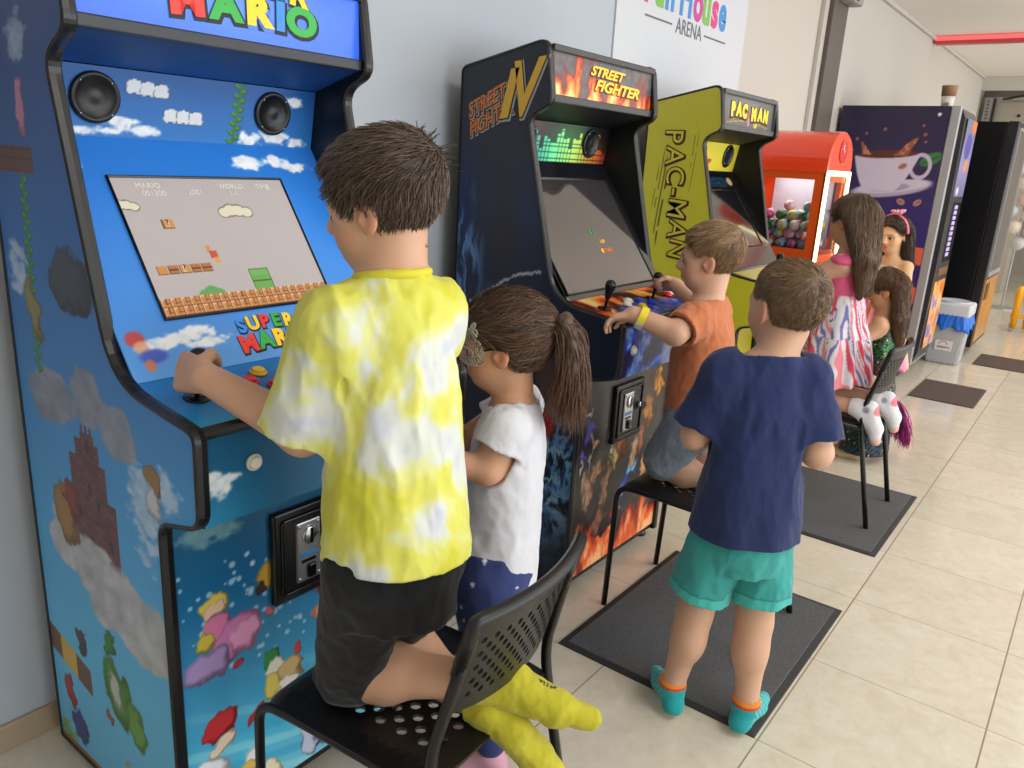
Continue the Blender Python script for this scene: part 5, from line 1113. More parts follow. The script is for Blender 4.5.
def chair(xc, dy, rot, label):
    t = thing('chair', label, 'chair', (xc, .86 + dy, 0), 'black perforated chairs')
    def L(o): return o
    W = .195
    def seat_fn(u, v):
        x = (u - .5) * 2; y = (v - .5) * 2
        k = 1 - .07 * (x * x) ** 2 * (y * y) ** 2
        z = .452 - .012 * (1 - x * x) * (1 - y * y * .6) - (.03 * max(0, y - .72) ** 2 / .0784 if y > .72 else 0) - (.012 * max(0, abs(x) - .8) / .2)
        return Vector((x * W * k, .035 + y * .205 * k, z))
    nu, nv = 17, 17
    sbm = perforated(seat_fn, nu, nv, .44, lambda i, j: 3 <= i <= 13 and 2 <= j <= 12 and (i + j) % 2 == 0, .005)
    seat = solid(link('seat', bm_mesh('seat', sbm), CHB, t, smooth=False), .006); seat.location = (0, 0, 0)
    def back_fn(u, v):
        x = (u - .5) * 2; bow = .030 * (1 - x * x)
        wv = .165 + .008 * v
        z = .565 + v * .20 - .012 * (1 - v) * abs(x) ** 3 * -1
        y = -.165 - (v * .050) - bow
        return Vector((x * wv, y, z))
    bbm = perforated(back_fn, 26, 14, .45, lambda i, j: 2 <= i <= 23 and 2 <= j <= 10 and (i + j) % 2 == 0, .005)
    back = solid(link('backrest', bm_mesh('backrest', bbm), CHB, t), .006)
    bm = bmesh.new(); pts = [back_fn(0, .45) + Vector((0, 0, 0))] + [back_fn(k / 14, 1.0) for k in range(15)] + [back_fn(1, .45)]
    pts = [pts[0]] + fillet(pts[0:1] + [Vector(p) for p in pts[1:-1]] + pts[-1:], [0, .05] + [.01] * 13 + [.05, 0], 5)[1:]
    tube(bm, pts, .0125, 10); link('top_rail', bm_mesh('top_rail', bm), CHB, back, smooth=True)
    for s in (-1, 1):
        bm = bmesh.new(); tube(bm, fillet([(s * .186, .25, 0), (s * .192, .237, .437), (s * .188, .12, .437), (s * .186, -.15, .432)], .05, 6), .0095, 10); link('leg', bm_mesh('leg', bm), CHS, t, smooth=True)
        bm = bmesh.new(); tube(bm, fillet([(s * .190, -.25, 0), (s * .190, -.165, .40), (s * .186, -.150, .50), (s * .176, -.175, .60), (s * .166, -.208, .735)], .08, 6), .0105, 10); link('leg', bm_mesh('leg', bm), CHS, t, smooth=True)
    for y, z in ((.20, .43), (-.13, .428)):
        bm = bmesh.new(); tube(bm, [(-.186, y, z), (.186, y, z)], .007, 8); link('cross_bar', bm_mesh('cross_bar', bm), CHS, t, smooth=True)
    for o in list(t.children):
        # meshes were given in chair coordinates: undo the world offset
        o.data.transform(Matrix.Translation(t.location)); o.location = (0, 0, 0)
        for c in o.children: c.data.transform(Matrix.Translation(t.location)); c.location = (0, 0, 0)
    t.rotation_euler = (0, 0, rot)
    return t
chair(.935, 0.0, .10, 'black perforated chair nearest the camera, under the child in the yellow shirt')
chair(2.268, .005, 0.0, 'black chair carrying the child in the orange shirt')
chair(3.53, -.02, 0.0, 'black chair carrying the child in the pink top and striped skirt')

# ------------------------------------------------------------------ people
SKIN = mat_attr('skin', .5, sss=.12, bump=.08, bscale=500); CLOTH = mat_attr('cotton_cloth', .85, sheen=.15, bump=.25, bscale=900, spec=.25)
HAIRM = mat_attr('hair', .42, spec=.55); EYEW = mat('eye_white', (196, 186, 178), .2, var=.01); IRIS = mat('iris_dark', (52, 36, 28), .1)

def basis(yaw, pitch=0.0, roll=0.0):
    """Rows: forward, left, up. pitch>0 looks down, roll>0 tilts to the left."""
    y, p, r = [math.radians(a) for a in (yaw, pitch, roll)]
    f = A3(math.cos(y) * math.cos(p), math.sin(y) * math.cos(p), -math.sin(p)); l = A3(-math.sin(y), math.cos(y), 0); u = np.cross(f, l)
    l2 = l * math.cos(r) - u * math.sin(r); u2 = u * math.cos(r) + l * math.sin(r)
    return np.stack([f, l2, u2])

class Head:
    def __init__(s, c, h, yaw, pitch=0, roll=0): s.c = A3(c); s.h = h; s.B = basis(yaw, pitch, roll)
    def w(s, x, y, z): return s.c + s.h * (A3(x, y, z) @ s.B)
    def loc(s, p): return ((p - s.c) @ s.B.T) / s.h
    def skull(s, S=None, ears=True, face=True):
        S = S or Sdf(); h = s.h; B = s.B; E = lambda c, r, k=.02, m='u', BB=B: S.ell(s.w(*c), A3(r) * h, BB, k * h / .21, m)
        E((-.07, 0, .13), (.43, .345, .372), .01)
        E((.10, 0, -.12), (.27, .262, .33), .03)
        E((.17, 0, -.36), (.165, .15, .10), .035)
        if not face: return S
        for y in (-1, 1):
            E((.20, y * .135, -.17), (.13, .12, .13), .03)
            E((.285, y * .11, .045), (.09, .12, .04), .03)
            E((.415, y * .140, -.035), (.09, .075, .042), .022, 's')
            E((.375, y * .055, -.165), (.045, .035, .032), .010)
            if ears:
                tilt = np.stack([B[0] * .93 + B[1] * y * -.25 + B[2] * .2, B[1] * y * .92 + B[0] * .38, B[2]]); tilt = np.linalg.qr(tilt.T)[0].T
                E((-.060, y * .352, -.05), (.090, .030, .140), .008, 'u', tilt)
                E((-.075, y * .325, -.06), (.045, .05, .08), .008)
                E((-.035, y * .395, -.035), (.058, .036, .092), .005, 's', tilt)
                E((.015, y * .345, -.055), (.022, .022, .03), .006)
        S.cone(s.w(.365, 0, .02), s.w(.445, 0, -.13), .030 * h, .052 * h, .018 * h / .21)
        E((.355, 0, -.258), (.062, .085, .020), .010); E((.345, 0, -.296), (.062, .075, .022), .010)
        E((.415, 0, -.278), (.03, .085, .0065), .004, 's')
        return S

def hand_ops(S, W, d, pn, L, side=1, curl=(.5, .5, .5, .5), thumb=(.6, .5), spread=.06):
    """Palm and five fingers. d along the hand, pn towards the palm side, thumb on side*cross(d,pn)."""
    W = A3(W); d = unit(d); pn = A3(pn); pn = unit(pn - d * (pn @ d)); lat = np.cross(d, pn) * side
    q = Sdf(); K = []
    for i in range(4):
        o = (1.5 - i); k = W + d * L * (.50 - .025 * abs(o - .4)) + lat * L * .118 * o; K.append(k)
        q.cone(W + lat * L * .07 * o + d * L * .04, k, L * .105, L * .082, .010)
    q.cone(W - d * L * .12, W + d * L * .1, L * .135, L * .14, .012)
    for i, ln in enumerate((.42, .47, .44, .35)):
        p = K[i]; a = 0.0; c = curl[i]; base = unit(d + lat * (1.5 - i) * spread); g = Sdf(); r = L * (.064 if i < 3 else .056)
        for j, (fr, cc) in enumerate(((.46, 1.0), (.30, 1.25), (.24, .8))):
            a += c * cc; dr = base * math.cos(a) + pn * math.sin(a); p2 = p + dr * L * ln * fr
            g.cone(p, p2, r, r * .9, .003); p = p2; r *= .9
        q.sub(g, .0035)
    g = Sdf(); p = W + d * L * .10 + lat * L * .15; t1 = unit(d * .62 + lat * .62 + pn * thumb[0]); p2 = p + t1 * L * .24; g.cone(p, p2, L * .095, L * .075, .006)
    t2 = unit(d * .80 + lat * (.25 - thumb[1] * .8) + pn * (thumb[0] * .8 + thumb[1] * .5)); p3 = p2 + t2 * L * .19; g.cone(p2, p3, L * .072, L * .064, .004); p4 = p3 + unit(t2 + pn * .25 - lat * thumb[1] * .6) * L * .13; g.cone(p3, p4, L * .064, L * .050, .004)
    q.sub(g, .006); S.sub(q, .008)
    return S

def foot_ops(S, an, heel, ball, toe, g=1.0):
    S.cone(an, heel, .030 * g, .027 * g, .012); S.cone(an, ball, .031 * g, .026 * g, .014); S.cone(heel, ball, .025 * g, .027 * g, .012)
    S.cone(ball, toe, .027 * g, .018 * g, .01)
    return S

def limb(S, a, b, c, r, k=.014, bulge=None):
    S.cone(a, b, r[0], r[1], k); S.cone(b, c, r[1], r[2], k)
    if bulge is not None:
        o, rr = bulge; a_, c_ = A3(b), A3(c); m = a_ + (c_ - a_) * .30 + A3(o); S.ell(m, (rr, rr, rr * 1.5), None, .03)
    return S

def torso(S, pel, neck, lat, g=1.0, k=.03):
    S.loft(pel, neck, lat, (-.22, -.02, .15, .4, .7, .86, .97, 1.0), [v * g for v in (.085, .113, .108, .094, .108, .098, .05, .042)], [v * g for v in (.075, .092, .084, .072, .080, .068, .045, .04)], k)
    return S

def to_mesh(name, f, lo, hi, h, paint, m, parent, smooth=True):
    V, Q = polygonize(f, lo, hi, h)
    c = lin(paint(V)) if callable(paint) else np.broadcast_to(lin(paint), V.shape)
    return link(name, np_mesh(name, V, Q, c), m, parent, smooth)

def gradf(f, p, e=.0015):
    g = np.stack([f(p + d) - f(p - d) for d in np.eye(3) * e], 1); return g / (np.linalg.norm(g, axis=1, keepdims=True) + 1e-9)

# ---- clothes
def fold(p, sx, sz, s, a):
    n = fbm(p[:, 0] * sx, p[:, 1] * sx, p[:, 2] * sz, s, 3); return a * (np.abs(n * 2 - 1) * 1.6 - .5)

def cloth(name, S, cuts, t, h, paint, parent, wr=(), m=None, hem=None):
    """Hollow garment: outer form S, thickness t, removed beyond each cut (point, outward normal, radius)."""
    cuts = [(A3(a), unit(b), R) for a, b, R in cuts]
    def f(p):
        d = S.ev(p)
        near = np.abs(d) < .05
        if near.any():
            q = p[near]; w = 0
            for (sx, sz, s, a) in wr: w = w + fold(q, sx, sz, s, a)
            if len(wr): d = d.copy(); d[near] += w
        te = np.full(len(p), .022)
        for a, n, R in cuts:
            e = np.abs((p - a) @ n); m = np.linalg.norm(p - a, axis=1) < R + .03; te[m] = np.minimum(te[m], t + np.maximum(e[m] - .004, 0) * .5)
        for b0, b1, bc, bn, br in S.bores:
            m = np.linalg.norm(p - bc, axis=1) < .12; te[m] = np.minimum(te[m], t + np.maximum(np.abs((p[m] - bc) @ bn) - .004, 0) * .5)
        sh = np.maximum(d, -(d + te))
        for b0, b1, bc, bn, br in S.bores:
            ab = b1 - b0; q = p - b0; u = np.clip(q @ ab / (ab @ ab), 0, 1); sh = np.maximum(sh, -(np.linalg.norm(q - u[:, None] * ab, axis=1) - br))
        for a, n, R in cuts:
            e = (p - a) @ n; c = np.maximum(-e, np.linalg.norm(p - a, axis=1) - R); sh = np.maximum(sh, -c)
        return sh
    lo, hi = S.bounds()
    return to_mesh(name, f, lo, hi, h, paint, m or CLOTH, parent)

# ---- hair
def hairline(az, kind):
    if kind == 'boy': xs, zs = (0, 30, 50, 62, 72, 84, 96, 112, 140, 180), (.27, .25, .16, .02, -.02, .09, .05, -.15, -.32, -.36)
    elif kind == 'crop': xs, zs = (0, 30, 50, 64, 76, 90, 102, 120, 145, 180), (.29, .27, .18, .08, .07, .11, .04, -.16, -.33, -.38)
    else: xs, zs = (0, 30, 55, 72, 86, 98, 112, 130, 180), (.31, .28, .14, .06, .09, .08, -.08, -.26, -.34)
    return np.interp(az, xs, zs)

class Hair:
    """Hair volume = offset of the skull above a hairline (plus locks), strands laid along its surface."""
    def __init__(s, head, kind, thick, extra=None, soft=.02):
        s.hd = head; s.kind = kind; s.skull = head.skull(face=True, ears=False); s.thick = thick; s.extra = extra; s.soft = soft
    def cap(s, p):
        q = s.hd.loc(p); az = np.degrees(np.arctan2(np.abs(q[:, 1]), q[:, 0])); d = s.skull.ev(p, .09)
        th = s.thick(q) if callable(s.thick) else s.thick
        zl = hairline(az, s.kind); e = (zl - q[:, 2]) * s.hd.h
        edge = th * np.clip(1 - np.clip((zl + .10 - q[:, 2]) / .12, 0, 1) * .6, .15, 1)
        return np.maximum(d - edge, e * .8)
    def f(s, p):
        d = s.cap(p)
        if s.extra is not None: d = smin(d, s.extra.ev(p, .09), s.soft)
        return d
    def build(s, parent, h, col, n, flow, length, rad, steps=6, lift=.004, seedf=None, curl=0.0, rs=0, name='hair', dark=.62):
        lo, hi = s.skull.bounds(); lo = lo - .045; hi = hi + .045
        if s.extra is not None: l2, h2 = s.extra.bounds(); lo, hi = np.minimum(lo, l2), np.maximum(hi, h2)
        V, Q = polygonize(s.f, lo, hi, h)
        R = np.random.RandomState(rs); col = np.asarray(col, float)
        nz = fbm(V[:, 0] * 60, V[:, 1] * 60, V[:, 2] * 22, rs, 3); C = lin(np.clip(col * (dark + .45 * (nz[:, None] - .3)), 0, 255))
        seeds = V[R.randint(0, len(V), int(n * 1.0))] + R.normal(0, h * .4, (n, 3))
        if seedf is not None: seeds = seeds[seedf(seeds)]
        n = len(seeds); L = length(seeds) if callable(length) else np.full(n, length); L = L * R.uniform(.7, 1.15, n)
        P = [seeds]; p = seeds.copy(); jit = R.normal(0, 1, (n, 3)); ph = R.uniform(0, 6.28, n)
        tot = lift * R.uniform(.2, 1.5, n); g = gradf(s.f, p); d = np.zeros_like(p)
        for k in range(steps):
            fl = flow(p) + jit * .18; fl = fl - g * (fl * g).sum(1, keepdims=True); fl = fl / (np.linalg.norm(fl, axis=1, keepdims=True) + 1e-9)
            d = fl if k == 0 else unit_rows(d * .45 + fl * .55)
            if curl: d = unit_rows(d + curl * np.stack([np.cos(ph + k * 1.3), np.sin(ph + k * 1.3), 0 * ph], 1))
            p = p + d * (L / steps)[:, None]; g = gradf(s.f, p); off = tot * ((k + 1) / steps) ** 1.3
            p = p - g * (s.f(p) - off)[:, None] * .9; P.append(p)
        P = np.stack(P, 1); vs, qs, cs = strands(P, rad * R.uniform(.6, 1.3, n), col * R.uniform(.62, 1.22, n)[:, None])
        allV = np.vstack([V, vs]); allQ = np.vstack([Q, qs + len(V)]); allC = np.vstack([C, lin(np.clip(cs, 0, 255))])
        return link(name, np_mesh(name, allV, allQ, allC), HAIRM, parent, True)

def unit_rows(a): return a / (np.linalg.norm(a, axis=1, keepdims=True) + 1e-9)

def strands(P, r, col):
    n, m, _ = P.shape; T = np.gradient(P, axis=1); T /= (np.linalg.norm(T, axis=2, keepdims=True) + 1e-9)
    ref = np.array([.37, .61, .70]); U = np.cross(T, ref); U /= (np.linalg.norm(U, axis=2, keepdims=True) + 1e-9); W = np.cross(T, U)
    tp = np.sqrt(np.clip(1 - np.linspace(0, 1, m) ** 2.2, .02, 1)); rr = (r[:, None] * tp[None])[..., None]
    ring = np.stack([P + (U * math.cos(a) + W * math.sin(a)) * rr for a in (0, 2 * PI / 3, 4 * PI / 3)], 2)
    V = ring.reshape(-1, 3); idx = np.arange(n * m * 3).reshape(n, m, 3); q = []
    for k in range(3): q.append(np.stack([idx[:, :-1, k], idx[:, :-1, (k + 1) % 3], idx[:, 1:, (k + 1) % 3], idx[:, 1:, k]], -1).reshape(-1, 4))
    c = np.repeat(col, m * 3, 0) * np.tile(np.repeat(np.linspace(.85, 1.1, m), 3), n)[:, None]
    return V, np.vstack(q), c

def lock_strands(name, curves, rad, col, parent, rs=3, spread=.02, n=200, m=12, wave=.004, material=None):
    """Bundle of loose strands following guide curves (list of point lists)."""
    R = np.random.RandomState(rs); Ps = []
    for g in range(n):
        c = np.array(curves[R.randint(len(curves))], float); t = np.linspace(0, len(c) - 1, m) * 1.0
        p = np.stack([np.interp(t, np.arange(len(c)), c[:, k]) for k in range(3)], 1)
        pp = np.pad(p, ((2, 2), (0, 0)), mode='edge'); p = sum(pp[i:i + m] for i in range(5)) / 5
        o = R.normal(0, 1, 3) * spread; env = np.sin(np.linspace(.15, 1.0, m) * PI * .62)[:, None]
        p = p + o * env + wave * np.stack([np.sin(np.linspace(0, 7, m) + R.uniform(0, 6)), np.cos(np.linspace(0, 6, m) + R.uniform(0, 6)), 0 * t], 1) * env
        Ps.append(p)
    P = np.stack(Ps); V, Q, C = strands(P, rad * R.uniform(.6, 1.3, n), np.asarray(col, float) * R.uniform(.6, 1.25, n)[:, None])
    return link(name, np_mesh(name, V, Q, lin(np.clip(C, 0, 255))), material or HAIRM, parent, True)

def skin_paint(head, col, lip=(190, 104, 96)):
    col = np.asarray(col, float)
    def f(V):
        c = np.broadcast_to(col, V.shape) * (.97 + .06 * fbm(V[:, 0] * 30, V[:, 1] * 30, V[:, 2] * 30, 0, 3))[:, None]
        q = head.loc(V)
        m = ellm(q[:, 1], q[:, 2], 0, -.278, .10, .045, 0, .3) * (q[:, 0] > .25); c = over(c, lip, m * .75)
        for y in (-1, 1):
            c = over(c, col * np.array([1.0, .80, .76]), ellm(q[:, 1], q[:, 2], y * .19, -.17, .10, .09, 0, .6) * (q[:, 0] > .1) * .5)
            c = over(c, (92, 66, 50), ellm(q[:, 1], q[:, 2], y * .145, .068, .085, .014, y * -.12, .5) * (q[:, 0] > .2) * .8)
            c = over(c, (80, 54, 44), ellm(q[:, 1], q[:, 2], y * .140, -.012, .062, .008, 0, .5) * (q[:, 0] > .2) * .7)
        c = over(c, col * np.array([1.0, .78, .72]), ((np.abs(q[:, 1]) > .335) & (q[:, 2] > -.22) & (q[:, 2] < .1) & (q[:, 0] > -.16)) * .35)
        return c
    return f

def eyes(head, parent):
    for y in (-1, 1):
        bm = bmesh.new(); c = head.w(.320, y * .134, -.036); r = .048 * head.h; ax = head.B[0] * .97 + head.B[1] * y * .12
        lathe(bm, [(0, -r)] + [(r * math.sin(t), -r * math.cos(t)) for t in np.linspace(.3, PI - .3, 10)] + [(0, r)], c, ax, 18); e = link('eye', bm_mesh('eye', bm), EYEW, parent, True)
        bm = bmesh.new(); lathe(bm, [(r * .80, .66 * r), (r * .45, .96 * r), (0, 1.05 * r)], c, ax, 16); link('iris', bm_mesh('iris', bm), IRIS, e, True)

def person(label, base, group=None): return thing('person', label, 'person', base, group)

def body(parent, S, head, h, skin):
    lo, hi = S.bounds(); b = to_mesh('body', S.ev, lo, hi, h, skin_paint(head, skin), SKIN, parent); eyes(head, parent); return b
def axis2(yaw): a = math.radians(yaw); return A3(math.cos(a), math.sin(a), 0), A3(-math.sin(a), math.cos(a), 0)

# ================= child kneeling on the nearest chair: yellow tie-dye shirt
def child_yellow():
    r = person('child in a yellow tie-dye shirt kneeling on the nearest chair, playing the blue cabinet', (.87, .82, .458))
    hd = Head((.860, .918, 1.335), .186, 113, 8, 4); f, l = axis2(82)
    N = A3(.862, .888, 1.232); pel = A3(.838, .842, .80); shL = N + l * .106 + A3(0, 0, -.070); shR = N - l * .084 + A3(0, 0, -.064)
    elL = A3(.745, .965, .985); wrL = A3(.690, 1.142, 1.046); elR = A3(1.02, .98, 1.0); wrR = A3(.985, 1.15, 1.03)
    hipL, hipR = pel + l * .056 + A3(0, 0, -.03), pel - l * .056 + A3(0, 0, -.03)
    knL, knR = A3(.825, .945, .510), A3(.935, .960, .510); anL, anR = A3(.930, .735, .535), A3(.945, .715, .478)
    S = Sdf(); torso(S, pel, N, l, .90); S.cone(N + A3(0, 0, -.03), hd.w(-.12, 0, -.22), .056, .050, .03); S.cone(shL, shR, .05, .05, .03); hd.skull(S)
    limb(S, shL, elL, wrL, (.046, .038, .025)); limb(S, shR, elR, wrR, (.046, .038, .025))
    hand_ops(S, wrL + A3(0, .010, 0), (.05, 1, -.08), (.93, .0, -.35), .140, -1, (1.15, 1.2, 1.2, 1.2), (.8, .6), .03)
    hand_ops(S, wrR + A3(0, .012, 0), (-.2, 1, -.12), (0, -.1, -1), .13, -1, (.35, .3, .3, .35), (.3, .2))
    for hp, kn, an in ((hipL, knL, anL), (hipR, knR, anR)): limb(S, hp, kn, an, (.068, .053, .031), .02, ((0, 0, .004), .043))
    heelL, ballL, toeL = A3(.962, .678, .548), A3(1.000, .610, .500), A3(1.040, .562, .480)
    heelR, ballR, toeR = A3(.950, .660, .455), A3(.985, .635, .395), A3(1.010, .605, .360)
    foot_ops(S, anL, heelL, ballL, toeL, .98); foot_ops(S, anR, heelR, ballR, toeR, .98)
    body(r, S, hd, .0034, (206, 160, 130))
    # shirt
    T = Sdf(); T.loft(pel + A3(0, 0, -.06), N, l, (-.10, .1, .35, .6, .80, .90, .98, 1.02), (.124, .119, .110, .104, .098, .074, .055, .048), (.120, .113, .102, .096, .086, .068, .055, .048), .03, sq=2.25)
    T.cone(shL + A3(0, 0, .004), shR + A3(0, 0, .004), .050, .050, .03)
    dL = unit(elL - shL); T.sleeve(shL, elL - dL * .010, .052, .064, .03); dR = unit(elR - shR); T.sleeve(shR, elR - dR * .010, .052, .058, .03)
    cuts = [(pel + A3(0, 0, -.012), A3(-.02, -.02, -1), .4), (N + A3(.004, .0, .010), unit(A3(0, 0, 1) + f * .25), .085)]
    def dye(V):
        n = fbm(V[:, 0] * 11 + 2 * fbm(V[:, 0] * 9, V[:, 1] * 9, V[:, 2] * 9, 3, 2), V[:, 1] * 11, V[:, 2] * 9, 7, 4); c = np.broadcast_to(np.array((214, 212, 96), float), V.shape)
        c = over(c, (206, 202, 62), sst(.44, .32, n)); c = over(c, (216, 218, 140), sst(.46, .53, n)); c = over(c, (212, 216, 206), sst(.52, .60, n)); c = over(c, (196, 202, 216), sst(.62, .72, n))
        return over(c, (206, 212, 80), (V[:, 2] < .77) * .4)
    sh = cloth('t_shirt', T, cuts, .0065, .0038, dye, r, ((9, 3.2, 4, .013), (24, 10, 8, .007)))
    col = Sdf(); tk = []
    for k in range(20):
        a = 2 * PI * k / 20; tk.append(N + A3(0, 0, .0005) + f * (.0545 * math.cos(a)) + l * (.0570 * math.sin(a)) + A3(0, 0, -.012 * math.cos(a) + .004 * abs(math.sin(a))))
    bm = bmesh.new(); tube(bm, tk, .0075, 8, closed=True); link('collar', bm_mesh('collar', bm), mat('yellow_rib', (222, 212, 56), .8, bump=.5, bscale=900), sh, True)
    # shorts
    Q = Sdf(); Q.loft(pel + A3(0, 0, -.10), pel + A3(0, 0, .09), l, (-.1, .2, .6, 1), (.102, .102, .097, .092), (.098, .098, .091, .084), .03)
    for hp, kn in ((hipL, knL), (hipR, knR)): Q.cone(hp, kn + (kn - hp) * .02, .074, .063, .02)
    c2 = [(kn + A3(0, -.01, .0), unit(an - kn), .12) for kn, an in ((knL + (anL - knL) * .12, anL), (knR + (anR - knR) * .12, anR))]
    cloth('shorts', Q, [], .05, .0045, (20, 20, 22), r, ((14, 9, 2, .006), (30, 16, 5, .003)))
    # socks
    def sockm(nm, an, up, heel, ball, toe, txt=False):
        K = Sdf(); foot_ops(K, an, heel, ball, toe, 1.10); K.cone(A3(up) + (A3(an) - A3(up)) * .0, an, .043, .036, .014)
        al = unit(A3(toe) - A3(heel)); sd = unit(np.cross(al, (0, 0, 1))); up_ = np.cross(sd, al); mid = A3(heel) * .55 + A3(ball) * .45
        def pt(V):
            c = over(np.broadcast_to(np.array((172, 164, 34), float), V.shape), (196, 188, 58), fbm(V[:, 0] * 50, V[:, 1] * 50, V[:, 2] * 50, 2, 3)); q = V - mid; u, v = q @ al, q @ sd
            return over(c, (34, 32, 20), (txt * (u > -.004) * (u < .034) * (np.abs(v) < .0065) * (q @ up_ > 0) * (np.sin(u * 900) + np.sin(v * 700 + u * 300) > -.2)) * .85)
        s = cloth(nm, K, [(A3(up) + unit(A3(an) - A3(up)) * .012, unit(A3(up) - A3(an)), .10)], .009, .0032, pt, r, ((40, 30, 6, .0035),))
        return s
    upL = anL + (knL - anL) * .20; upR = anR + (knR - anR) * .16
    s1 = sockm('sock', anL, upL, heelL, ballL, toeL, True); sockm('sock', anR, upR, heelR, ballR, toeR)
    # hair
    def th(q): return .005 + .017 * sst(.05, .42, q[:, 2]) + .008 * sst(.1, -.45, q[:, 0]) * sst(-.25, .1, q[:, 2])
    H = Hair(hd, 'boy', th)
    wh = hd.w(-.36, -.04, .36)
    def flow(p):
        q = hd.loc(p); a = p - wh; a = unit_rows(a); top = sst(.15, .4, q[:, 2])[:, None]; return a + hd.B[2] * (-.55) * (1 - top) + hd.B[0] * .35 * top
    def ln(p): q = hd.loc(p); return .018 + .030 * sst(-.05, .35, q[:, 2])
    H.build(r, .0042, (98, 80, 64), 5200, flow, ln, .0011, 6, .007, rs=2)
    tuft = [[hd.w(-.38 + .05 * k, -.05 + .03 * k, .40), hd.w(-.44 + .04 * k, -.06 + .04 * k, .52), hd.w(-.52 + .10 * k, -.05 + .05 * k, .57 - .02 * abs(k - 1))] for k in range(4)] + [[hd.w(-.46, -.05, .33), hd.w(-.55, -.06, .36), hd.w(-.66, -.08, .33 + .03 * k)] for k in range(2)]
    lock_strands('hair_tuft', tuft, .0010, (84, 66, 52), r.children[-1] if r.children[-1].name.startswith('hair') else r, 3, .010, 130, 7, .002)
    return r
A_ = child_yellow()

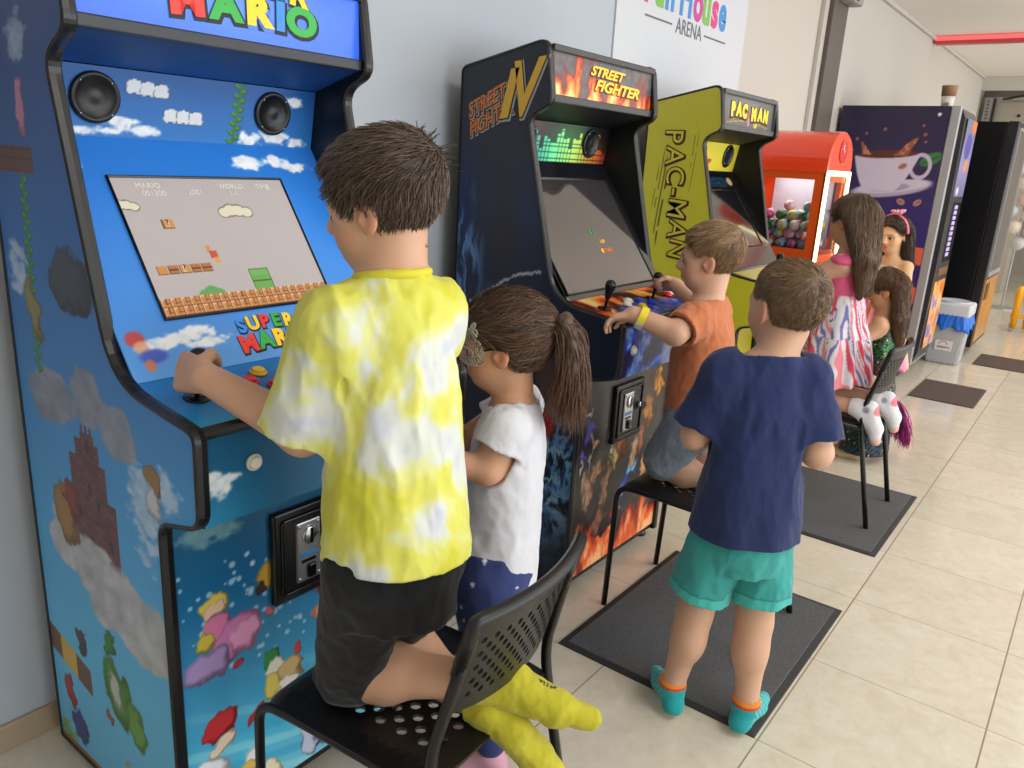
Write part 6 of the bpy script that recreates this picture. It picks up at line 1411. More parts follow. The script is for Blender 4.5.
# ================= child standing between the blue and black cabinets: white top, lace mask, ponytail
def child_white():
    r = person('child in a white top, with ponytail and black lace mask, behind the yellow shirt', (1.30, .95, 0))
    hd = Head((1.273, .979, 1.042), .194, 116, 6, 0); f, l = axis2(118)
    N = A3(1.294, .955, .922); pel = A3(1.250, .955, .55); shL = N + l * .088 + A3(0, 0, -.035); shR = N - l * .088 + A3(0, 0, -.035)
    elL = A3(1.178, .930, .805); wrL = A3(1.085, 1.03, .830); elR = A3(1.28, 1.09, .79); wrR = A3(1.185, 1.085, .915)
    hipL, hipR = pel + l * .055 + A3(0, 0, -.02), pel - l * .055 + A3(0, 0, -.02); knL, knR = A3(1.228, .945, .30), A3(1.290, .995, .30); anL, anR = A3(1.240, .930, .070), A3(1.305, .985, .070)
    S = Sdf(); torso(S, pel, N, l, .84); S.cone(N + A3(0, 0, -.02), hd.w(-.1, 0, -.22), .043, .042, .03); S.cone(shL, shR, .04, .04, .03); hd.skull(S)
    limb(S, shL, elL, wrL, (.038, .032, .021)); limb(S, shR, elR, wrR, (.036, .030, .021))
    hand_ops(S, wrL, unit(wrL - elL), (.2, .3, -1), .11, 1, (.6, .6, .6, .6)); hand_ops(S, wrR, (-.2, -.1, 1), (-.5, .8, 0), .11, -1, (.7, .7, .7, .7))
    for hp, kn, an in ((hipL, knL, anL), (hipR, knR, anR)):
        limb(S, hp, kn, an, (.062, .044, .027), .016, (-f * .012, .036)); foot_ops(S, an, an + A3(0, 0, -.038) - f * .018, an + f * .06 + A3(0, 0, -.042), an + f * .105 + A3(0, 0, -.046), .9)
    body(r, S, hd, .0040, (204, 152, 120))
    T = Sdf(); T.loft(pel + A3(0, 0, -.03), N, l, (-.06, .1, .35, .6, .82, .92, 1.0), (.104, .104, .098, .094, .096, .078, .05), (.098, .096, .088, .082, .076, .062, .05), .02)
    T.cone(shL, shR, .046, .046, .02)
    for sh_, el in ((shL, elL), (shR, elR)): T.sleeve(sh_, sh_ + (el - sh_) * .46, .046, .056, .02)
    cuts = [(pel + A3(0, 0, -.035), (0, 0, -1), .3), (N + f * .03 + A3(0, 0, .000), A3(0, 0, 1) + f * .35, .085)]
    cloth('white_top', T, cuts, .006, .0042, (216, 216, 222), r, ((12, 6, 14, .006), (26, 20, 5, .0035)))
    # leggings with small pale dots
    Q = Sdf(); Q.loft(pel + A3(0, 0, -.08), pel + A3(0, 0, .06), l, (0, .4, .8, 1), (.108, .108, .104, .1), (.098, .096, .094, .09), .02)
    for hp, kn, an in ((hipL, knL, anL), (hipR, knR, anR)): Q.cone(hp, kn, .074, .058, .02); Q.cone(kn, an + A3(0, 0, .03), .056, .040, .02)
    def dots(V):
        c = np.broadcast_to(np.array((50, 62, 112), float), V.shape); k = np.floor(V / .03).astype(np.int64); o = np.stack([_h(k[:, 0], k[:, 1], k[:, 2], s) for s in (1, 2, 3)], 1) * .02; d = np.linalg.norm(V - (k * .03 + .005 + o), axis=1); return over(c, (210, 214, 226), (d < .005) * 1.0)
    cloth('leggings', Q, [], .05, .0045, dots, r, ((16, 10, 3, .004),))
    for an in (anL, anR):
        K = Sdf(); foot_ops(K, an + A3(0, 0, -.008), an + A3(0, 0, -.036) - f * .018, an + f * .06 + A3(0, 0, -.040), an + f * .105 + A3(0, 0, -.044), 1.02); lo, hi = K.bounds(); to_mesh('pink_shoe', K.ev, lo, hi, .0045, (216, 160, 176), CLOTH, r)
    # hair gathered to a ponytail
    tie = hd.w(-.50, .0, .20)
    H = Hair(hd, 'girl', lambda q: .010 + .008 * sst(.0, .35, q[:, 2]) + .006 * noise3(q[:, 0] * 7, q[:, 1] * 7, q[:, 2] * 7, 4))
    def flow(p): a = tie - p; return unit_rows(a) + hd.B[2] * .25 * (hd.loc(p)[:, 2:3] > .2)
    hr = H.build(r, .0044, (104, 78, 60), 4200, flow, .075, .0013, 8, .008, rs=6, seedf=lambda p: np.linalg.norm(p - tie, axis=1) > .03)
    bk = -hd.B[0]
    tails = []
    for k in range(7):
        o = l * (.012 * (k - 3)) + A3(0, 0, .01 * math.sin(k * 2)); e = .03 * math.sin(k * 1.7)
        tails.append([tie + o * .3, tie + bk * .035 + A3(0, 0, .012) + o * .6, tie + bk * .055 + A3(0, 0, -.025) + o, tie + bk * .062 + A3(0, 0, -.08) + o, tie + bk * (.054 + e * .6) + A3(0, 0, -.14) + o, tie + bk * (.05 + e) + A3(0, 0, -.19 - .02 * (k % 3)) + o])
    TB = Sdf()
    for t in tails:
        for a, b, ra, rb_ in zip(t[:-2], t[1:-1], (.005, .008, .010, .009), (.008, .010, .009, .004)): TB.cone(a, b, ra, rb_, .012)
    lo, hi = TB.bounds(); pt = to_mesh('ponytail', lambda p: TB.ev(p) + fold(p, 50, 12, 4, .004), lo, hi, .0045, lambda V: np.array((70, 50, 38), float) * (.7 + .6 * fbm(V[:, 0] * 90, V[:, 1] * 90, V[:, 2] * 16, 0, 3))[:, None], HAIRM, hr)
    lock_strands('tail_strands', tails, .0011, (104, 74, 56), pt, 5, .013, 900, 12, .007)
    bm = bmesh.new(); tube(bm, [tie + bk * .012 + l * .022 * math.cos(a) + A3(0, 0, .022 * math.sin(a)) for a in np.linspace(0, 2 * PI, 21)[:-1]], .007, 8, closed=True); link('hair_tie', bm_mesh('hair_tie', bm), mat('white_hair_tie', (226, 224, 232), .6), hr, True)
    # lace mask: outline scrolls that follow the face, with its cord
    bm = bmesh.new(); sk = hd.skull(ears=False)
    def onface(y, z, off=.004):
        o = hd.w(0, y * .3, z); dr = unit(hd.w(1, y * 5.4, z * 1.0) - o); t = .17
        for _ in range(30): t -= float(min(sk.ev((o + dr * t)[None], .4)[0], H.f((o + dr * t)[None])[0])) * .7
        return Vector(o + dr * (t + off))
    def scroll(pts, rr=.0011): tube(bm, [onface(*p) for p in pts], rr * 1.25, 6)
    for s in (1, -1):
        scroll([(s * (.10 + .085 * math.cos(a)), -.02 + .062 * math.sin(a)) for a in np.linspace(0, 6.28, 22)], .0015)
        scroll([(s * (.02 + .32 * t), .06 + .12 * math.sin(t * 3.0) + .10 * t) for t in np.linspace(0, 1, 14)], .0015); scroll([(s * (.02 + .33 * t), -.10 - .07 * math.sin(t * 2.6) + .03 * t) for t in np.linspace(0, 1, 14)], .0015)
        for cy_, cz_, rr in [(.16, .13, .045), (.25, .12, .05), (.26, .02, .045), (.22, -.09, .045), (.30, .20, .05), (.14, -.13, .035), (.30, -.03, .035), (.08, .12, .03), (.32, .09, .04), (.20, .21, .045), (.27, .28, .035)]:
            scroll([(s * (cy_ + rr * (1 - .12 * a) * math.cos(a * 1.2)), cz_ + rr * (1 - .12 * a) * math.sin(a * 1.2)) for a in np.linspace(0, 6.5, 18)], .0012)
            scroll([(s * (cy_ + rr * 1.15 * math.cos(a)), cz_ + rr * 1.15 * math.sin(a)) for a in np.linspace(.4, 4.6, 12)], .0009)
    mk = link('lace_mask', bm_mesh('lace_mask', bm), mat('silver_black_lace', (186, 180, 160), .4, .2, var=.3, vscale=90), r, True)
    bm = bmesh.new()
    for s in (1, -1): tube(bm, fillet([onface(s * .36, .02, .004), Vector(hd.w(.02, s * .37, .045)), Vector(hd.w(-.12, s * .395, .03)), Vector(hd.w(-.40, s * .30, -.06)), Vector(hd.w(-.52, s * .02, -.10))], .03, 4), .0028, 6)
    link('mask_cord', bm_mesh('mask_cord', bm), mat('black_cord', (18, 18, 20), .5), mk, True)
    return r
B_ = child_white()

# ================= child kneeling on the second chair: orange shirt, denim shorts, wristband
def child_orange():
    r = person('child in an orange shirt kneeling on a chair at the black cabinet', (2.26, .88, .458))
    hd = Head((2.255, .968, 1.162), .196, 106, 2, 2); f, l = axis2(98)
    N = A3(2.246, .955, 1.035); pel = A3(2.238, .935, .70); shL = N + l * .095 + A3(0, 0, -.040); shR = N - l * .095 + A3(0, 0, -.040)
    elL = A3(2.060, .960, .962); wrL = A3(2.005, 1.070, 1.006); elR = A3(2.400, 1.0, .955); wrR = A3(2.432, 1.152, 1.042)
    hipL, hipR = pel + l * .055 + A3(0, 0, -.03), pel - l * .055 + A3(0, 0, -.03); knL, knR = A3(2.185, 1.015, .502), A3(2.310, 1.010, .502); anL, anR = A3(2.225, .76, .490), A3(2.300, .76, .490)
    S = Sdf(); torso(S, pel, N, l, .86); S.cone(N + A3(0, 0, -.02), hd.w(-.12, 0, -.22), .046, .043, .03); S.cone(shL, shR, .04, .04, .03); hd.skull(S)
    limb(S, shL, elL, wrL, (.042, .036, .025)); limb(S, shR, elR, wrR, (.040, .033, .023))
    hand_ops(S, wrL, (-.38, .75, -.22), (-.15, -.3, -1), .115, -1, (.55, .5, .45, .4), (.3, .3), .10)
    hand_ops(S, wrR, (-.05, 1, .0), (-.93, .0, -.3), .112, 1, (1.1, 1.15, 1.15, 1.15), (.8, .6), .03)
    for hp, kn, an in ((hipL, knL, anL), (hipR, knR, anR)):
        limb(S, hp, kn, an, (.066, .046, .028), .016, ((0, 0, .004), .038)); foot_ops(S, an, an + A3(0, -.04, .012), an + A3(0, -.085, -.030), an + A3(0, -.115, -.06), .9)
    body(r, S, hd, .0042, (214, 168, 140))
    T = Sdf(); T.loft(pel + A3(0, 0, .0), N, l, (-.10, .1, .35, .6, .82, .92, 1.02), (.112, .108, .104, .102, .100, .080, .047), (.104, .100, .092, .088, .078, .064, .047), .025, sq=2.2); T.cone(shL, shR, .049, .049, .025)
    for sh_, el in ((shL, elL), (shR, elR)): T.sleeve(sh_, sh_ + (el - sh_) * .72, .047, .055, .025)
    cuts = [(pel + A3(0, 0, -.005), (0, -.05, -1), .3), (N + A3(0, .0, .010), A3(0, 0, 1) + f * .25, .07)]
    cloth('t_shirt', T, cuts, .006, .0042, (196, 118, 78), r, ((13, 7, 24, .010), (30, 20, 5, .004)))
    Q = Sdf(); Q.loft(pel + A3(0, 0, -.09), pel + A3(0, 0, .04), l, (0, .4, .8, 1), (.106, .106, .100, .09), (.098, .096, .09, .08), .02)
    for hp, kn in ((hipL, knL), (hipR, knR)): Q.cone(hp, hp + (kn - hp) * .86, .078, .068, .018)
    def denim(V):
        c = np.broadcast_to(np.array((128, 138, 152), float), V.shape); c = over(c, (176, 182, 190), sst(.5, .75, fbm(V[:, 0] * 16, V[:, 1] * 16, V[:, 2] * 16, 4, 4)) * .8); c = c * (.9 + .2 * noise3(V[:, 0] * 300, V[:, 1] * 300, V[:, 2] * 60, 1))[:, None]
        return c
    cloth('denim_shorts', Q, [], .05, .0045, denim, r, ((16, 14, 31, .006), (34, 26, 6, .003)))
    H = Hair(hd, 'crop', lambda q: .004 + .012 * sst(.05, .42, q[:, 2])); wh = hd.w(-.34, .0, .38)
    def flow(p):
        q = hd.loc(p); top = sst(.15, .42, q[:, 2])[:, None]; return unit_rows(p - wh) + hd.B[2] * (-.5) * (1 - top) + hd.B[0] * .3 * top
    H.build(r, .0044, (176, 142, 104), 3800, flow, lambda p: .016 + .026 * sst(-.05, .35, hd.loc(p)[:, 2]), .0009, 6, .004, rs=8, dark=.66)
    # paper wristband, half yellow half white
    bm = bmesh.new(); ax = unit(wrL - elL); c = elL + (wrL - elL) * .80; u = unit(np.cross(ax, (0, 0, 1))); v = np.cross(ax, u); n = 28; rr = .0345
    rg = [[bm.verts.new(Vector(c + ax * h_ + (u * math.cos(2 * PI * k / n) + v * math.sin(2 * PI * k / n)) * rad)) for k in range(n)] for h_, rad in ((-.011, rr), (.011, rr), (.011, rr - .001), (-.011, rr - .001))]
    for a in range(4):
        for k in range(n): bm.faces.new((rg[a][k], rg[a][(k + 1) % n], rg[(a + 1) % 4][(k + 1) % n], rg[(a + 1) % 4][k]))
    bm.faces.ensure_lookup_table()
    for fc in bm.faces:
        fc.material_index = 0 if fc.calc_center_median().z > c[2] - .004 else 1
    link('wristband', bm_mesh('wristband', bm), [mat('yellow_band', (246, 226, 40), .5), mat('white_band', (222, 222, 206), .5)], r)
    return r
child_orange()

# ================= child standing on the mat: navy shirt, teal shorts, teal socks
def child_navy():
    r = person('child in a navy shirt and teal shorts standing on the floor mat, seen from behind', (1.79, .61, .008))
    hd = Head((1.840, .586, 1.122), .212, 58, -4, 0); f, l = axis2(42)
    N = A3(1.795, .593, 1.005); pel = A3(1.790, .592, .58); shL = N + l * .098 + A3(0, 0, -.042); shR = N - l * .100 + A3(0, 0, -.042)
    elL = A3(1.715, .715, .80); wrL = A3(1.82, .735, .80); elR = A3(1.845, .462, .79); wrR = A3(1.92, .52, .82)
    hipL, hipR = pel + l * .058 + A3(0, 0, -.03), pel - l * .058 + A3(0, 0, -.03); knL, knR = A3(1.742, .668, .315), A3(1.812, .535, .315); anL, anR = A3(1.742, .702, .078), A3(1.802, .520, .078)
    S = Sdf(); torso(S, pel, N, l, .80); S.cone(N + A3(0, 0, -.03), hd.w(-.12, 0, -.22), .050, .046, .03); S.cone(shL, shR, .042, .042, .03); hd.skull(S)
    limb(S, shL, elL, wrL, (.040, .034, .024)); limb(S, shR, elR, wrR, (.042, .036, .024))
    hand_ops(S, wrL, (.5, -.6, 0), (.2, 0, -1), .11, -1, (.6,) * 4); hand_ops(S, wrR, (.5, .6, 0), (.2, 0, -1), .11, 1, (.6,) * 4)
    dL, dR = unit(A3(.72, .70, 0)), unit(A3(1, -.06, 0))
    for hp, kn, an, d in ((hipL, knL, anL, dL), (hipR, knR, anR, dR)):
        limb(S, hp, kn, an, (.060, .045, .029), .016, (-d * .014, .041)); foot_ops(S, an, an - d * .022 + A3(0, 0, -.042), an + d * .075 + A3(0, 0, -.044), an + d * .125 + A3(0, 0, -.050), .9)
    body(r, S, hd, .0044, (206, 162, 134))
    T = Sdf(); T.loft(pel + A3(0, 0, -.03), N, l, (-.12, .1, .35, .6, .80, .90, .97, 1.02), (.136, .128, .118, .110, .108, .092, .058, .050), (.124, .116, .102, .092, .084, .070, .056, .050), .025, sq=2.25); T.cone(shL, shR, .052, .052, .03)
    for sh_, el in ((shL, elL), (shR, elR)): T.sleeve(sh_, sh_ + (el - sh_) * .84, .052, .063, .028)
    cuts = [(pel + A3(0, 0, -.018), A3(0, 0, -1), .3), (N + A3(0, 0, .004), A3(0, 0, 1) + f * .25, .075)]
    cloth('t_shirt', T, cuts, .006, .0042, lambda V: np.array((34, 46, 88), float) * (.94 + .12 * fbm(V[:, 0] * 20, V[:, 1] * 20, V[:, 2] * 9, 2, 3))[:, None], r, ((10, 4, 44, .010), (24, 12, 5, .004)))
    Q = Sdf(); Q.loft(pel + A3(0, 0, -.10), pel + A3(0, 0, .06), l, (0, .2, .4, .8, 1), (.100, .108, .110, .104, .096), (.098, .106, .106, .098, .086), .02)
    for hp, kn in ((hipL, knL), (hipR, knR)): Q.sleeve(hp, hp + (kn - hp) * .68 + (hp - pel) * .12, .068, .074, .006, .006)
    cz = [(hp + (kn - hp) * .68 + (hp - pel) * .12, kn - hp, .125) for hp, kn in ((hipL, knL), (hipR, knR))]
    def teal(V):
        c = np.array((58, 152, 146), float) * (.92 + .16 * fbm(V[:, 0] * 24, V[:, 1] * 24, V[:, 2] * 12, 2, 3))[:, None]
        for (a, n, R) in cz: e = (V - a) @ unit(n); c = over(c, (72, 176, 168), ((e > -.022) & (e < .02) & (np.linalg.norm(V - a, axis=1) < .12)) * 1.0); c = over(c, (40, 120, 116), ((e > -.026) & (e < -.022) & (np.linalg.norm(V - a, axis=1) < .1)) * .8)
        return c
    cloth('shorts', Q, [], .006, .0042, teal, r, ((12, 6, 17, .010), (26, 14, 6, .004)))
    for an, d, s in ((anL, dL, 1), (anR, dR, -1)):
        K = Sdf(); foot_ops(K, an, an - d * .022 + A3(0, 0, -.040), an + d * .075 + A3(0, 0, -.042), an + d * .125 + A3(0, 0, -.048), 1.02); K.cone(an, an + A3(0, 0, .06), .034, .034, .012)
        sd = np.cross(A3(0, 0, 1), d)
        def sock(V, an=an, d=d, sd=sd):
            q = V - an; z = q[:, 2]; x = q @ d; y = q @ sd; c = np.broadcast_to(np.array((36, 158, 160), float), V.shape)
            st = (np.sin((x * .8 + z * .5) * 520) > .2) & (x > -.015) & (z > -.05); c = over(c, (120, 206, 200), st * .7); c = over(c, (206, 196, 110), (z < -.058) * .8); c = over(c, (226, 140, 50), ((z > .016) & (z < .030)) * 1.0); c = over(c, (196, 66, 46), ((z > .008) & (z < .016)) * 1.0); return c
        cloth('sock', K, [(an + A3(0, 0, .026), (0, 0, 1), .08)], .008, .0036, sock, r, ((40, 40, 9, .0015),))
    H = Hair(hd, 'crop', lambda q: .003 + .006 * sst(.05, .42, q[:, 2])); wh = hd.w(-.36, .0, .36)
    def flow(p): return unit_rows(p - wh) + hd.B[2] * (-.4) * (1 - sst(.2, .42, hd.loc(p)[:, 2])[:, None])
    H.build(r, .0044, (146, 116, 84), 5200, flow, lambda p: .010 + .010 * sst(.0, .4, hd.loc(p)[:, 2]), .0007, 4, .0035, rs=9, dark=.62)
    return r
child_navy()

# ================= child kneeling on the third chair: pink top, striped skirt, long hair
def child_pink():
    r = person('child in a pink top and striped skirt kneeling on the far chair', (3.50, .87, .45))
    hd = Head((3.52, .905, 1.245), .200, 66, 4, 0); f, l = axis2(92)
    N = A3(3.50, .885, 1.12); pel = A3(3.49, .88, .80); shL = N + l * .095 + A3(0, 0, -.04); shR = N - l * .095 + A3(0, 0, -.04)
    elL = A3(3.40, 1.03, .985); wrL = A3(3.60, 1.16, 1.0); elR = A3(3.66, 1.02, .98); wrR = A3(3.72, 1.15, 1.02)
    hipL, hipR = pel + l * .055 + A3(0, 0, -.03), pel - l * .055 + A3(0, 0, -.03); knL, knR = A3(3.40, .99, .50), A3(3.60, .99, .50); anL, anR = A3(3.370, .715, .505), A3(3.60, .700, .50)
    S = Sdf(); torso(S, pel, N, l, .86); S.cone(N + A3(0, 0, -.02), hd.w(-.12, 0, -.22), .044, .042, .03); S.cone(shL, shR, .04, .04, .03); hd.skull(S)
    limb(S, shL, elL, wrL, (.042, .034, .024)); limb(S, shR, elR, wrR, (.040, .033, .023)); hand_ops(S, wrL, (.3, .9, 0), (.2, 0, -1), .11, -1, (.5,) * 4); hand_ops(S, wrR, (.1, 1, 0), (-.2, 0, -1), .11, 1, (.5,) * 4)
    ft = []
    for hp, kn, an, dx in ((hipL, knL, anL, -.01), (hipR, knR, anR, .015)):
        limb(S, hp, kn, an, (.062, .045, .029), .016, ((0, 0, .004), .039)); q = (an + A3(dx * .5, -.050, .010), an + A3(dx, -.082, -.070), an + A3(dx * 1.2, -.092, -.120)); foot_ops(S, an, *q, 1.0); ft.append((an, q))
    body(r, S, hd, .005, (216, 166, 140))
    T = Sdf(); T.loft(pel + A3(0, 0, .06), N, l, (0, .3, .6, .82, .92, 1.0), (.088, .088, .094, .088, .066, .044), (.08, .078, .078, .072, .058, .044), .02); T.cone(shL + (N - shL) * .12, shR + (N - shR) * .12, .042, .042, .02)
    for sh_ in (shL, shR): T.ell(sh_ + A3(0, 0, .012), (.052, .052, .026), None, .012)
    cloth('pink_top', T, [(N + A3(0, 0, .0), A3(0, 0, 1) + f * .3, .065)], .008, .0048, lambda V: np.array((228, 96, 142), float) * (.93 + .14 * fbm(V[:, 0] * 30, V[:, 1] * 30, V[:, 2] * 20, 2, 3))[:, None], r, ((16, 10, 3, .004),))
    K = Sdf(); K.loft(A3(3.49, .87, .555), A3(3.49, .875, .95), l, (-.1, .25, .55, .62, 1.0), (.190, .165, .140, .122, .086), (.165, .150, .130, .112, .080), .01)
    def stripes(V):
        q = V - A3(3.49, .87, .7); a = np.arctan2(q[:, 1], q[:, 0]); tier = (V[:, 2] < .775) * 1.0
        n = fbm(a * 2, V[:, 2] * 5, tier, 3, 3); t = a * 5.2 + (V[:, 2] - .7) * (9 + 9 * np.sin(a * 3 + tier)) + n * 4 + tier * 1.7; u = (t * 1.15) % 4.0
        c = np.broadcast_to(np.array((228, 222, 228), float), V.shape); c = over(c, (222, 78, 104), sst(.0, .12, u) * sst(1.15, 1.0, u)); c = over(c, (120, 118, 176), sst(1.55, 1.65, u) * sst(2.2, 2.05, u)); c = over(c, (236, 140, 150), sst(2.6, 2.7, u) * sst(3.2, 3.1, u)); c = over(c, (40, 38, 66), sst(3.55, 3.6, u) * sst(3.78, 3.7, u) * (n > .5))
        return c
    def skirt_f(p):
        q = p - A3(3.49, .87, .7); a = np.arctan2(q[:, 1], q[:, 0]); return K.ev(p) + .010 * np.sin(a * 13 + 2 * np.sin(a * 3)) * sst(.95, .6, p[:, 2])
    def skf(p):
        d = skirt_f(p); return np.maximum(np.maximum(d, -(d + .012)), .575 + .012 * np.sin(p[:, 0] * 30) - p[:, 2])
    lo, hi = K.bounds(); to_mesh('striped_skirt', skf, lo, hi, .0046, stripes, CLOTH, r)
    for an, q in ft:
        W_ = Sdf(); foot_ops(W_, an, *q, 1.12); W_.cone(an, an + A3(0, .05, .0), .034, .034, .012)
        def sock(V, q=q): c = np.broadcast_to(np.array((226, 226, 230), float), V.shape); d = np.linalg.norm(V - (q[0] + A3(0, -.02, -.008)), axis=1); c = over(c, (226, 130, 136), sst(.030, .024, d)); c = over(c, (226, 176, 150), sst(.040, .020, np.linalg.norm(V - q[2] - A3(0, -.012, -.01), axis=1)) * .9); return over(c, (130, 130, 150), sst(.016, .011, np.linalg.norm(V - (q[0] + A3(-.028, .01, -.004)), axis=1)) * .7)
        cloth('white_sock', W_, [(an + A3(0, .03, 0), (0, 1, 0), .08)], .008, .004, sock, r, ((40, 40, 9, .0015),))
    X = Sdf(); bk = -hd.B[0]
    for k in range(7):
        o = l * (.026 * (k - 2.6)); top = hd.w(-.36 + .03 * abs(k - 3), .115 * (k - 3), .12); X.cone(top, N + o * 1.25 - f * .075 + A3(0, 0, -.02), .036, .030, .02); X.cone(N + o * 1.25 - f * .075 + A3(0, 0, -.02), N + o * 1.1 - f * .088 + A3(0, 0, -.15 - .016 * math.cos(k * 2)), .030, .012, .02)
    H = Hair(hd, 'girl', lambda q: .010 + .006 * sst(.1, .4, q[:, 2]), X, .02)
    def flow(p):
        q = hd.loc(p); cr = sst(.25, .45, q[:, 2])[:, None]; return A3(0, 0, -1) + cr * (unit_rows(p - hd.w(-.1, 0, .5)) * 1.2)
    H.build(r, .005, (112, 84, 62), 3000, flow, .11, .0014, 8, .004, rs=12, dark=.66)
    return r
child_pink()

# ================= child with a pink headband, face towards the red machine
def child_headband():
    r = person('child with a pink flower headband standing beside the coffee machine, face visible', (4.95, 1.03, 0))
    hd = Head((4.955, 1.035, 1.118), .20, 162, 8, -4); f, l = axis2(165)
    N = A3(4.985, 1.02, .985); pel = A3(4.97, 1.03, .60); shL = N + l * .088 + A3(0, 0, -.04); shR = N - l * .088 + A3(0, 0, -.04)
    elL = A3(4.93, .91, .82); wrL = A3(4.85, .98, .76); elR = A3(4.93, 1.16, .82); wrR = A3(4.82, 1.14, .90)
    S = Sdf(); torso(S, pel, N, l, .84); S.cone(N + A3(0, 0, -.02), hd.w(-.1, 0, -.22), .042, .041, .03); S.cone(shL, shR, .038, .038, .03); hd.skull(S)
    limb(S, shL, elL, wrL, (.036, .030, .021)); limb(S, shR, elR, wrR, (.036, .030, .021)); hand_ops(S, wrL, (-.7, .5, -.2), (.1, .3, -1), .11, 1, (.5,) * 4); hand_ops(S, wrR, (-.9, -.1, .2), (0, 0, -1), .11, -1, (.5,) * 4)
    for s in (1, -1):
        hp, kn, an = pel + l * .055 * s + A3(0, 0, -.02), pel + l * .05 * s + A3(0, 0, -.28), pel + l * .05 * s + A3(0, 0, -.53); limb(S, hp, kn, an, (.058, .042, .027), .016, (-f * .012, .036)); foot_ops(S, an, an - f * .02 + A3(0, 0, -.038), an + f * .065 + A3(0, 0, -.042), an + f * .11 + A3(0, 0, -.048), .9)
    body(r, S, hd, .0055, (220, 176, 132))
    T = Sdf(); T.loft(pel + A3(0, 0, .05), N, l, (0, .3, .6, .84, .93), (.09, .09, .096, .088, .06), (.082, .08, .08, .072, .058), .02)
    cloth('silver_top', T, [(N + A3(0, 0, -.035), (0, 0, 1), .2)], .008, .006, lambda V: np.array((206, 200, 190), float) * (.8 + .4 * noise3(V[:, 0] * 160, V[:, 1] * 160, V[:, 2] * 160, 2))[:, None], r)
    K = Sdf(); K.loft(A3(4.97, 1.03, .36), pel + A3(0, 0, .14), l, (0, .5, .8, 1), (.20, .15, .11, .088), (.19, .14, .10, .08), .01)
    lo, hi = K.bounds(); to_mesh('tutu_skirt', lambda p: K.ev(p) + .012 * np.sin(np.arctan2(p[:, 1] - 1.03, p[:, 0] - 4.97) * 15), lo, hi, .007, lambda V: grad(((np.arctan2(V[:, 1] - 1.03, V[:, 0] - 4.97) * 3) % 3), [(0, (236, 150, 190)), (1.4, (240, 170, 205)), (2.2, (240, 214, 90)), (3, (236, 150, 190))]), CLOTH, r)
    X = Sdf(); bk = -hd.B[0]
    for s in (1, -1):
        for k in range(4):
            a = hd.w(-.20 - .05 * k, s * (.34 - .07 * k), .08); b = N - f * (.025 + .016 * k) + l * s * (.085 - .016 * k) + A3(0, 0, -.03); X.cone(a, b, .034, .028, .02); X.cone(b, b + A3(.0, -.005 * s, -.165 + .01 * k), .028, .010, .02)
    H = Hair(hd, 'girl', lambda q: .012 + .006 * sst(.1, .4, q[:, 2]), X, .02)
    def flow(p):
        q = hd.loc(p); cr = sst(.2, .42, q[:, 2])[:, None]; return A3(0, 0, -1) + cr * (hd.B[1] * np.sign(q[:, 1:2] - .05) * 1.4 - hd.B[0] * .4)
    H.build(r, .0055, (78, 56, 46), 2400, flow, .10, .0016, 8, .004, rs=14, dark=.66)
    bm = bmesh.new(); tube(bm, [hd.w(-.02, math.cos(a) * .43, .10 + math.sin(a) * .485) for a in np.linspace(-.1, PI + .1, 22)], .008, 8); hb = link('headband', bm_mesh('headband', bm), mat('pink_satin', (238, 120, 140), .4), r, True)
    bm = bmesh.new(); c = hd.w(.03, .16, .60)
    for k in range(9):
        a = 2 * PI * k / 9; d = hd.B[1] * math.cos(a) + hd.B[0] * math.sin(a) * .8 + hd.B[2] * .55; tube(bm, [c, c + d * .018, c + d * .034, c + d * .042], [.006, .010, .008, .002], 7)
    link('flower', bm_mesh('flower', bm), mat('pale_pink_petal', (244, 170, 186), .5), hb, True)
    return r
child_headband()

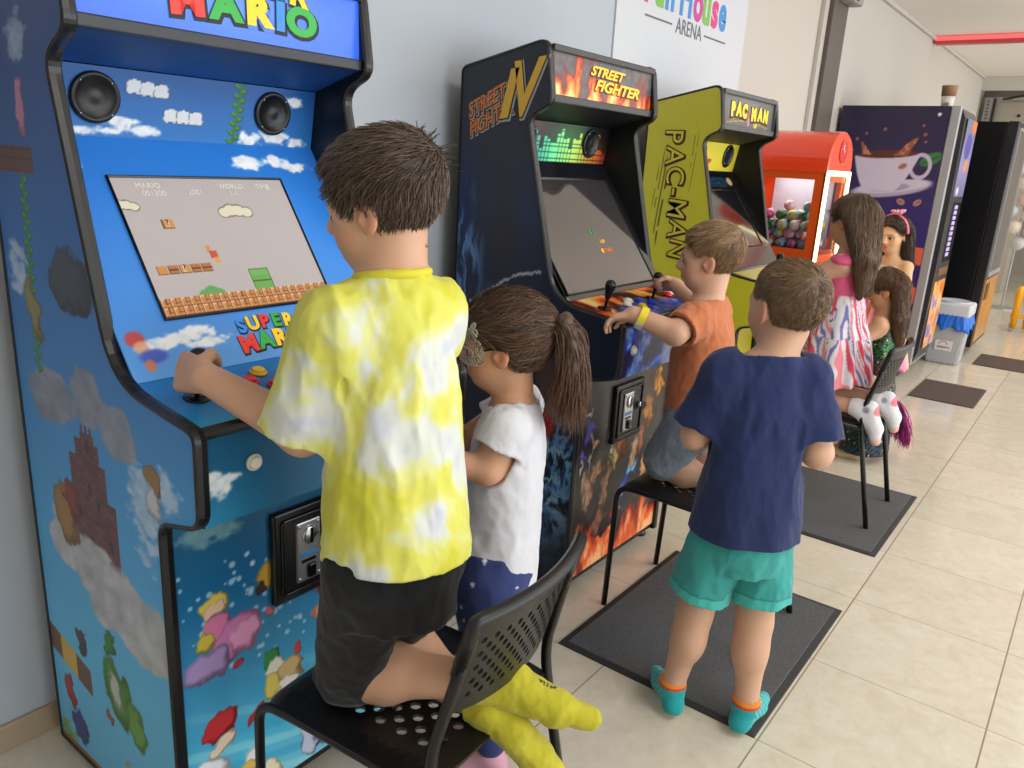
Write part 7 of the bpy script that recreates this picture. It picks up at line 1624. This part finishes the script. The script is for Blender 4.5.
# ================= child in the dark sequin dress, seen from behind
def child_sequin():
    r = person('child in a black sequin dress with magenta tulle, standing behind the far chair', (4.25, .86, 0))
    hd = Head((4.262, .872, .885), .185, 92, 14, 0); f, l = axis2(92)
    N = A3(4.258, .855, .765); pel = A3(4.25, .85, .46); shL = N + l * .090 + A3(0, 0, -.035); shR = N - l * .090 + A3(0, 0, -.035)
    elL = A3(4.13, .93, .62); wrL = A3(4.18, 1.05, .60); elR = A3(4.37, .93, .62); wrR = A3(4.33, 1.05, .60)
    S = Sdf(); torso(S, pel, N, l, .82); S.cone(N + A3(0, 0, -.02), hd.w(-.1, 0, -.22), .042, .041, .03); S.cone(shL, shR, .038, .038, .03); hd.skull(S)
    limb(S, shL, elL, wrL, (.040, .032, .021)); limb(S, shR, elR, wrR, (.040, .032, .021)); hand_ops(S, wrL, (.2, 1, 0), (.1, 0, -1), .10, -1, (.5,) * 4); hand_ops(S, wrR, (-.2, 1, 0), (-.1, 0, -1), .10, 1, (.5,) * 4)
    fts = []
    for s in (1, -1):
        hp, kn, an = pel + l * .05 * s + A3(0, 0, -.02), pel + l * .05 * s + A3(0, 0, -.21), pel + l * .048 * s + A3(0, .02, -.40); limb(S, hp, kn, an, (.054, .040, .026), .016, (-f * .01, .034)); q = (an - f * .02 + A3(0, 0, -.036), an + f * .065 + A3(0, 0, -.040), an + f * .11 + A3(0, 0, -.045)); foot_ops(S, an, *q, .85); fts.append((an, q))
    body(r, S, hd, .0055, (214, 164, 130))
    T = Sdf(); T.loft(A3(4.26, .845, .05), N, l, (0, .12, .3, .5, .65, .8, .92), (.135, .130, .125, .112, .098, .098, .085), (.125, .120, .115, .104, .090, .082, .070), .02)
    def seq(V):
        k = np.floor(V / .007).astype(np.int64); hh = _h(k[:, 0], k[:, 1], k[:, 2], 3); h2 = _h(k[:, 0], k[:, 1], k[:, 2], 8); c = np.broadcast_to(np.array((22, 20, 26), float), V.shape) * (.5 + 1.4 * h2)[:, None]
        g = np.exp(-(((V[:, 0] - 4.19) / .05) ** 2 + ((V[:, 2] - .60) / .10) ** 2)); c = over(c, (40, 130, 60), (g * 1.3 * (h2 > .45)) * .9); m = sst(.62, .45, np.abs(V[:, 2] - .58) * 4); c = over(c, (110, 26, 60), m * (h2 > .55) * (1 - g) * .7); c = over(c, (30, 90, 110), sst(.35, .2, V[:, 2]) * (h2 > .6) * .6)
        return over(c, (236, 206, 150), (hh > .975) * 1.0)
    cloth('sequin_dress', T, [(N + A3(0, 0, -.05), (0, 0, 1), .2)], .01, .0055, seq, r, ((14, 6, 3, .006),), mat_attr('sequins', .28, metal=.35, bump=.8, bscale=400))
    R = np.random.RandomState(4); cur = []
    for k in range(14):
        a = -1.25 + .09 * k; c0 = A3(4.26, .845, .34) + A3(math.cos(a) * .125, math.sin(a) * .115, 0); cur.append([c0, c0 + A3(math.cos(a) * .06, math.sin(a) * .05, -.08), c0 + A3(math.cos(a) * .10, math.sin(a) * .08, -.17), c0 + A3(math.cos(a) * .11, math.sin(a) * .08, -.26 - .02 * R.rand())])
    lock_strands('tulle_fringe', cur, .0022, (176, 44, 132), r, 4, .012, 420, 8, .006, mat_attr('tulle', .7))
    for an, q in fts:
        K = Sdf(); foot_ops(K, an + A3(0, 0, -.012), *[x + A3(0, 0, .002) for x in q], .98); lo, hi = K.bounds(); to_mesh('beige_shoe', K.ev, lo, hi, .0055, (206, 178, 140), CLOTH, r)
    X = Sdf()
    for k in range(6):
        o = l * (.022 * (k - 2.5)); top = hd.w(-.40, .11 * (k - 2.5), .10); X.cone(top, N + o * 1.3 - f * .070 + A3(0, 0, .0), .030, .024, .02); X.cone(N + o * 1.3 - f * .070, N + o * 1.2 - f * .085 + A3(.01 * k, 0, -.12 - .02 * (k % 2)), .024, .011, .02)
    X.ell(hd.w(-.10, .0, .52), (.036, .036, .026), None, .02)
    H = Hair(hd, 'girl', lambda q: .010 + .006 * sst(.1, .4, q[:, 2]), X, .02)
    H.build(r, .0055, (116, 82, 54), 2200, lambda p: A3(0, 0, -1) + sst(.25, .45, hd.loc(p)[:, 2])[:, None] * unit_rows(p - hd.w(-.1, 0, .5)) * 1.2, .10, .0016, 8, .006, rs=16, dark=.66, curl=.35)
    return r
child_sequin()

# ------------------------------------------------------------------ light, camera, view
def area(name, loc, rot, sx, sy, power, col=(1, 1, 1)):
    l = bpy.data.lights.new(name, 'AREA'); l.shape = 'RECTANGLE'; l.size = sx; l.size_y = sy; l.energy = power; l.color = col
    o = bpy.data.objects.new(name, l); COL.objects.link(o); o.location = loc; o.rotation_euler = rot; return o

w = bpy.data.worlds.new('daylight'); SC.world = w; w.use_nodes = True
w.node_tree.nodes['Background'].inputs[0].default_value = (0.86, 0.93, 1.0, 1); w.node_tree.nodes['Background'].inputs[1].default_value = 0.82
# shop windows along the right-hand side, and added fill lamps under the ceiling
area('window_light', (3.5, YR + 0.05, 1.5), (PI / 2, 0, 0), 9.0, 2.3, 225, (0.90, 0.95, 1.0))
area('window_light', (11.5, YR + 0.05, 1.5), (PI / 2, 0, 0), 5.0, 2.4, 110, (1.0, 0.98, 0.95))
for i, (x, y) in enumerate([(1.4, -0.9), (4.4, -0.9), (7.6, -0.6), (10.8, -0.6)]):
    area('ceiling_fill', (x, y, ZC - 0.02), (0, 0, 0), 1.2, 0.6, 24, (1.0, 0.96, 0.91))

f_px, yaw, pitch, roll = 784.24, 0.640481215, 0.279412235, 0.0569871106
fw = Vector((math.cos(yaw) * math.cos(pitch), math.sin(yaw) * math.cos(pitch), -math.sin(pitch)))
r0 = fw.cross(Vector((0, 0, 1))).normalized(); u0 = r0.cross(fw)
r1 = r0 * math.cos(roll) + u0 * math.sin(roll); u1 = -r0 * math.sin(roll) + u0 * math.cos(roll)
cam = bpy.data.cameras.new('camera'); cam.sensor_width = 36.0; cam.sensor_fit = 'HORIZONTAL'; cam.lens = f_px / 1024 * 36.0; cam.clip_start = 0.05
co = bpy.data.objects.new('camera', cam); COL.objects.link(co)
co.matrix_world = Matrix(((r1.x, u1.x, -fw.x, 0), (r1.y, u1.y, -fw.y, 0), (r1.z, u1.z, -fw.z, 1.42), (0, 0, 0, 1)))
SC.camera = co
vs = SC.view_settings; vs.view_transform = 'Standard'; vs.look = 'None'; vs.gamma = 1.0; vs.use_curve_mapping = False; vs.exposure = 0.0
SC.cycles.max_bounces = 8; SC.cycles.diffuse_bounces = 4
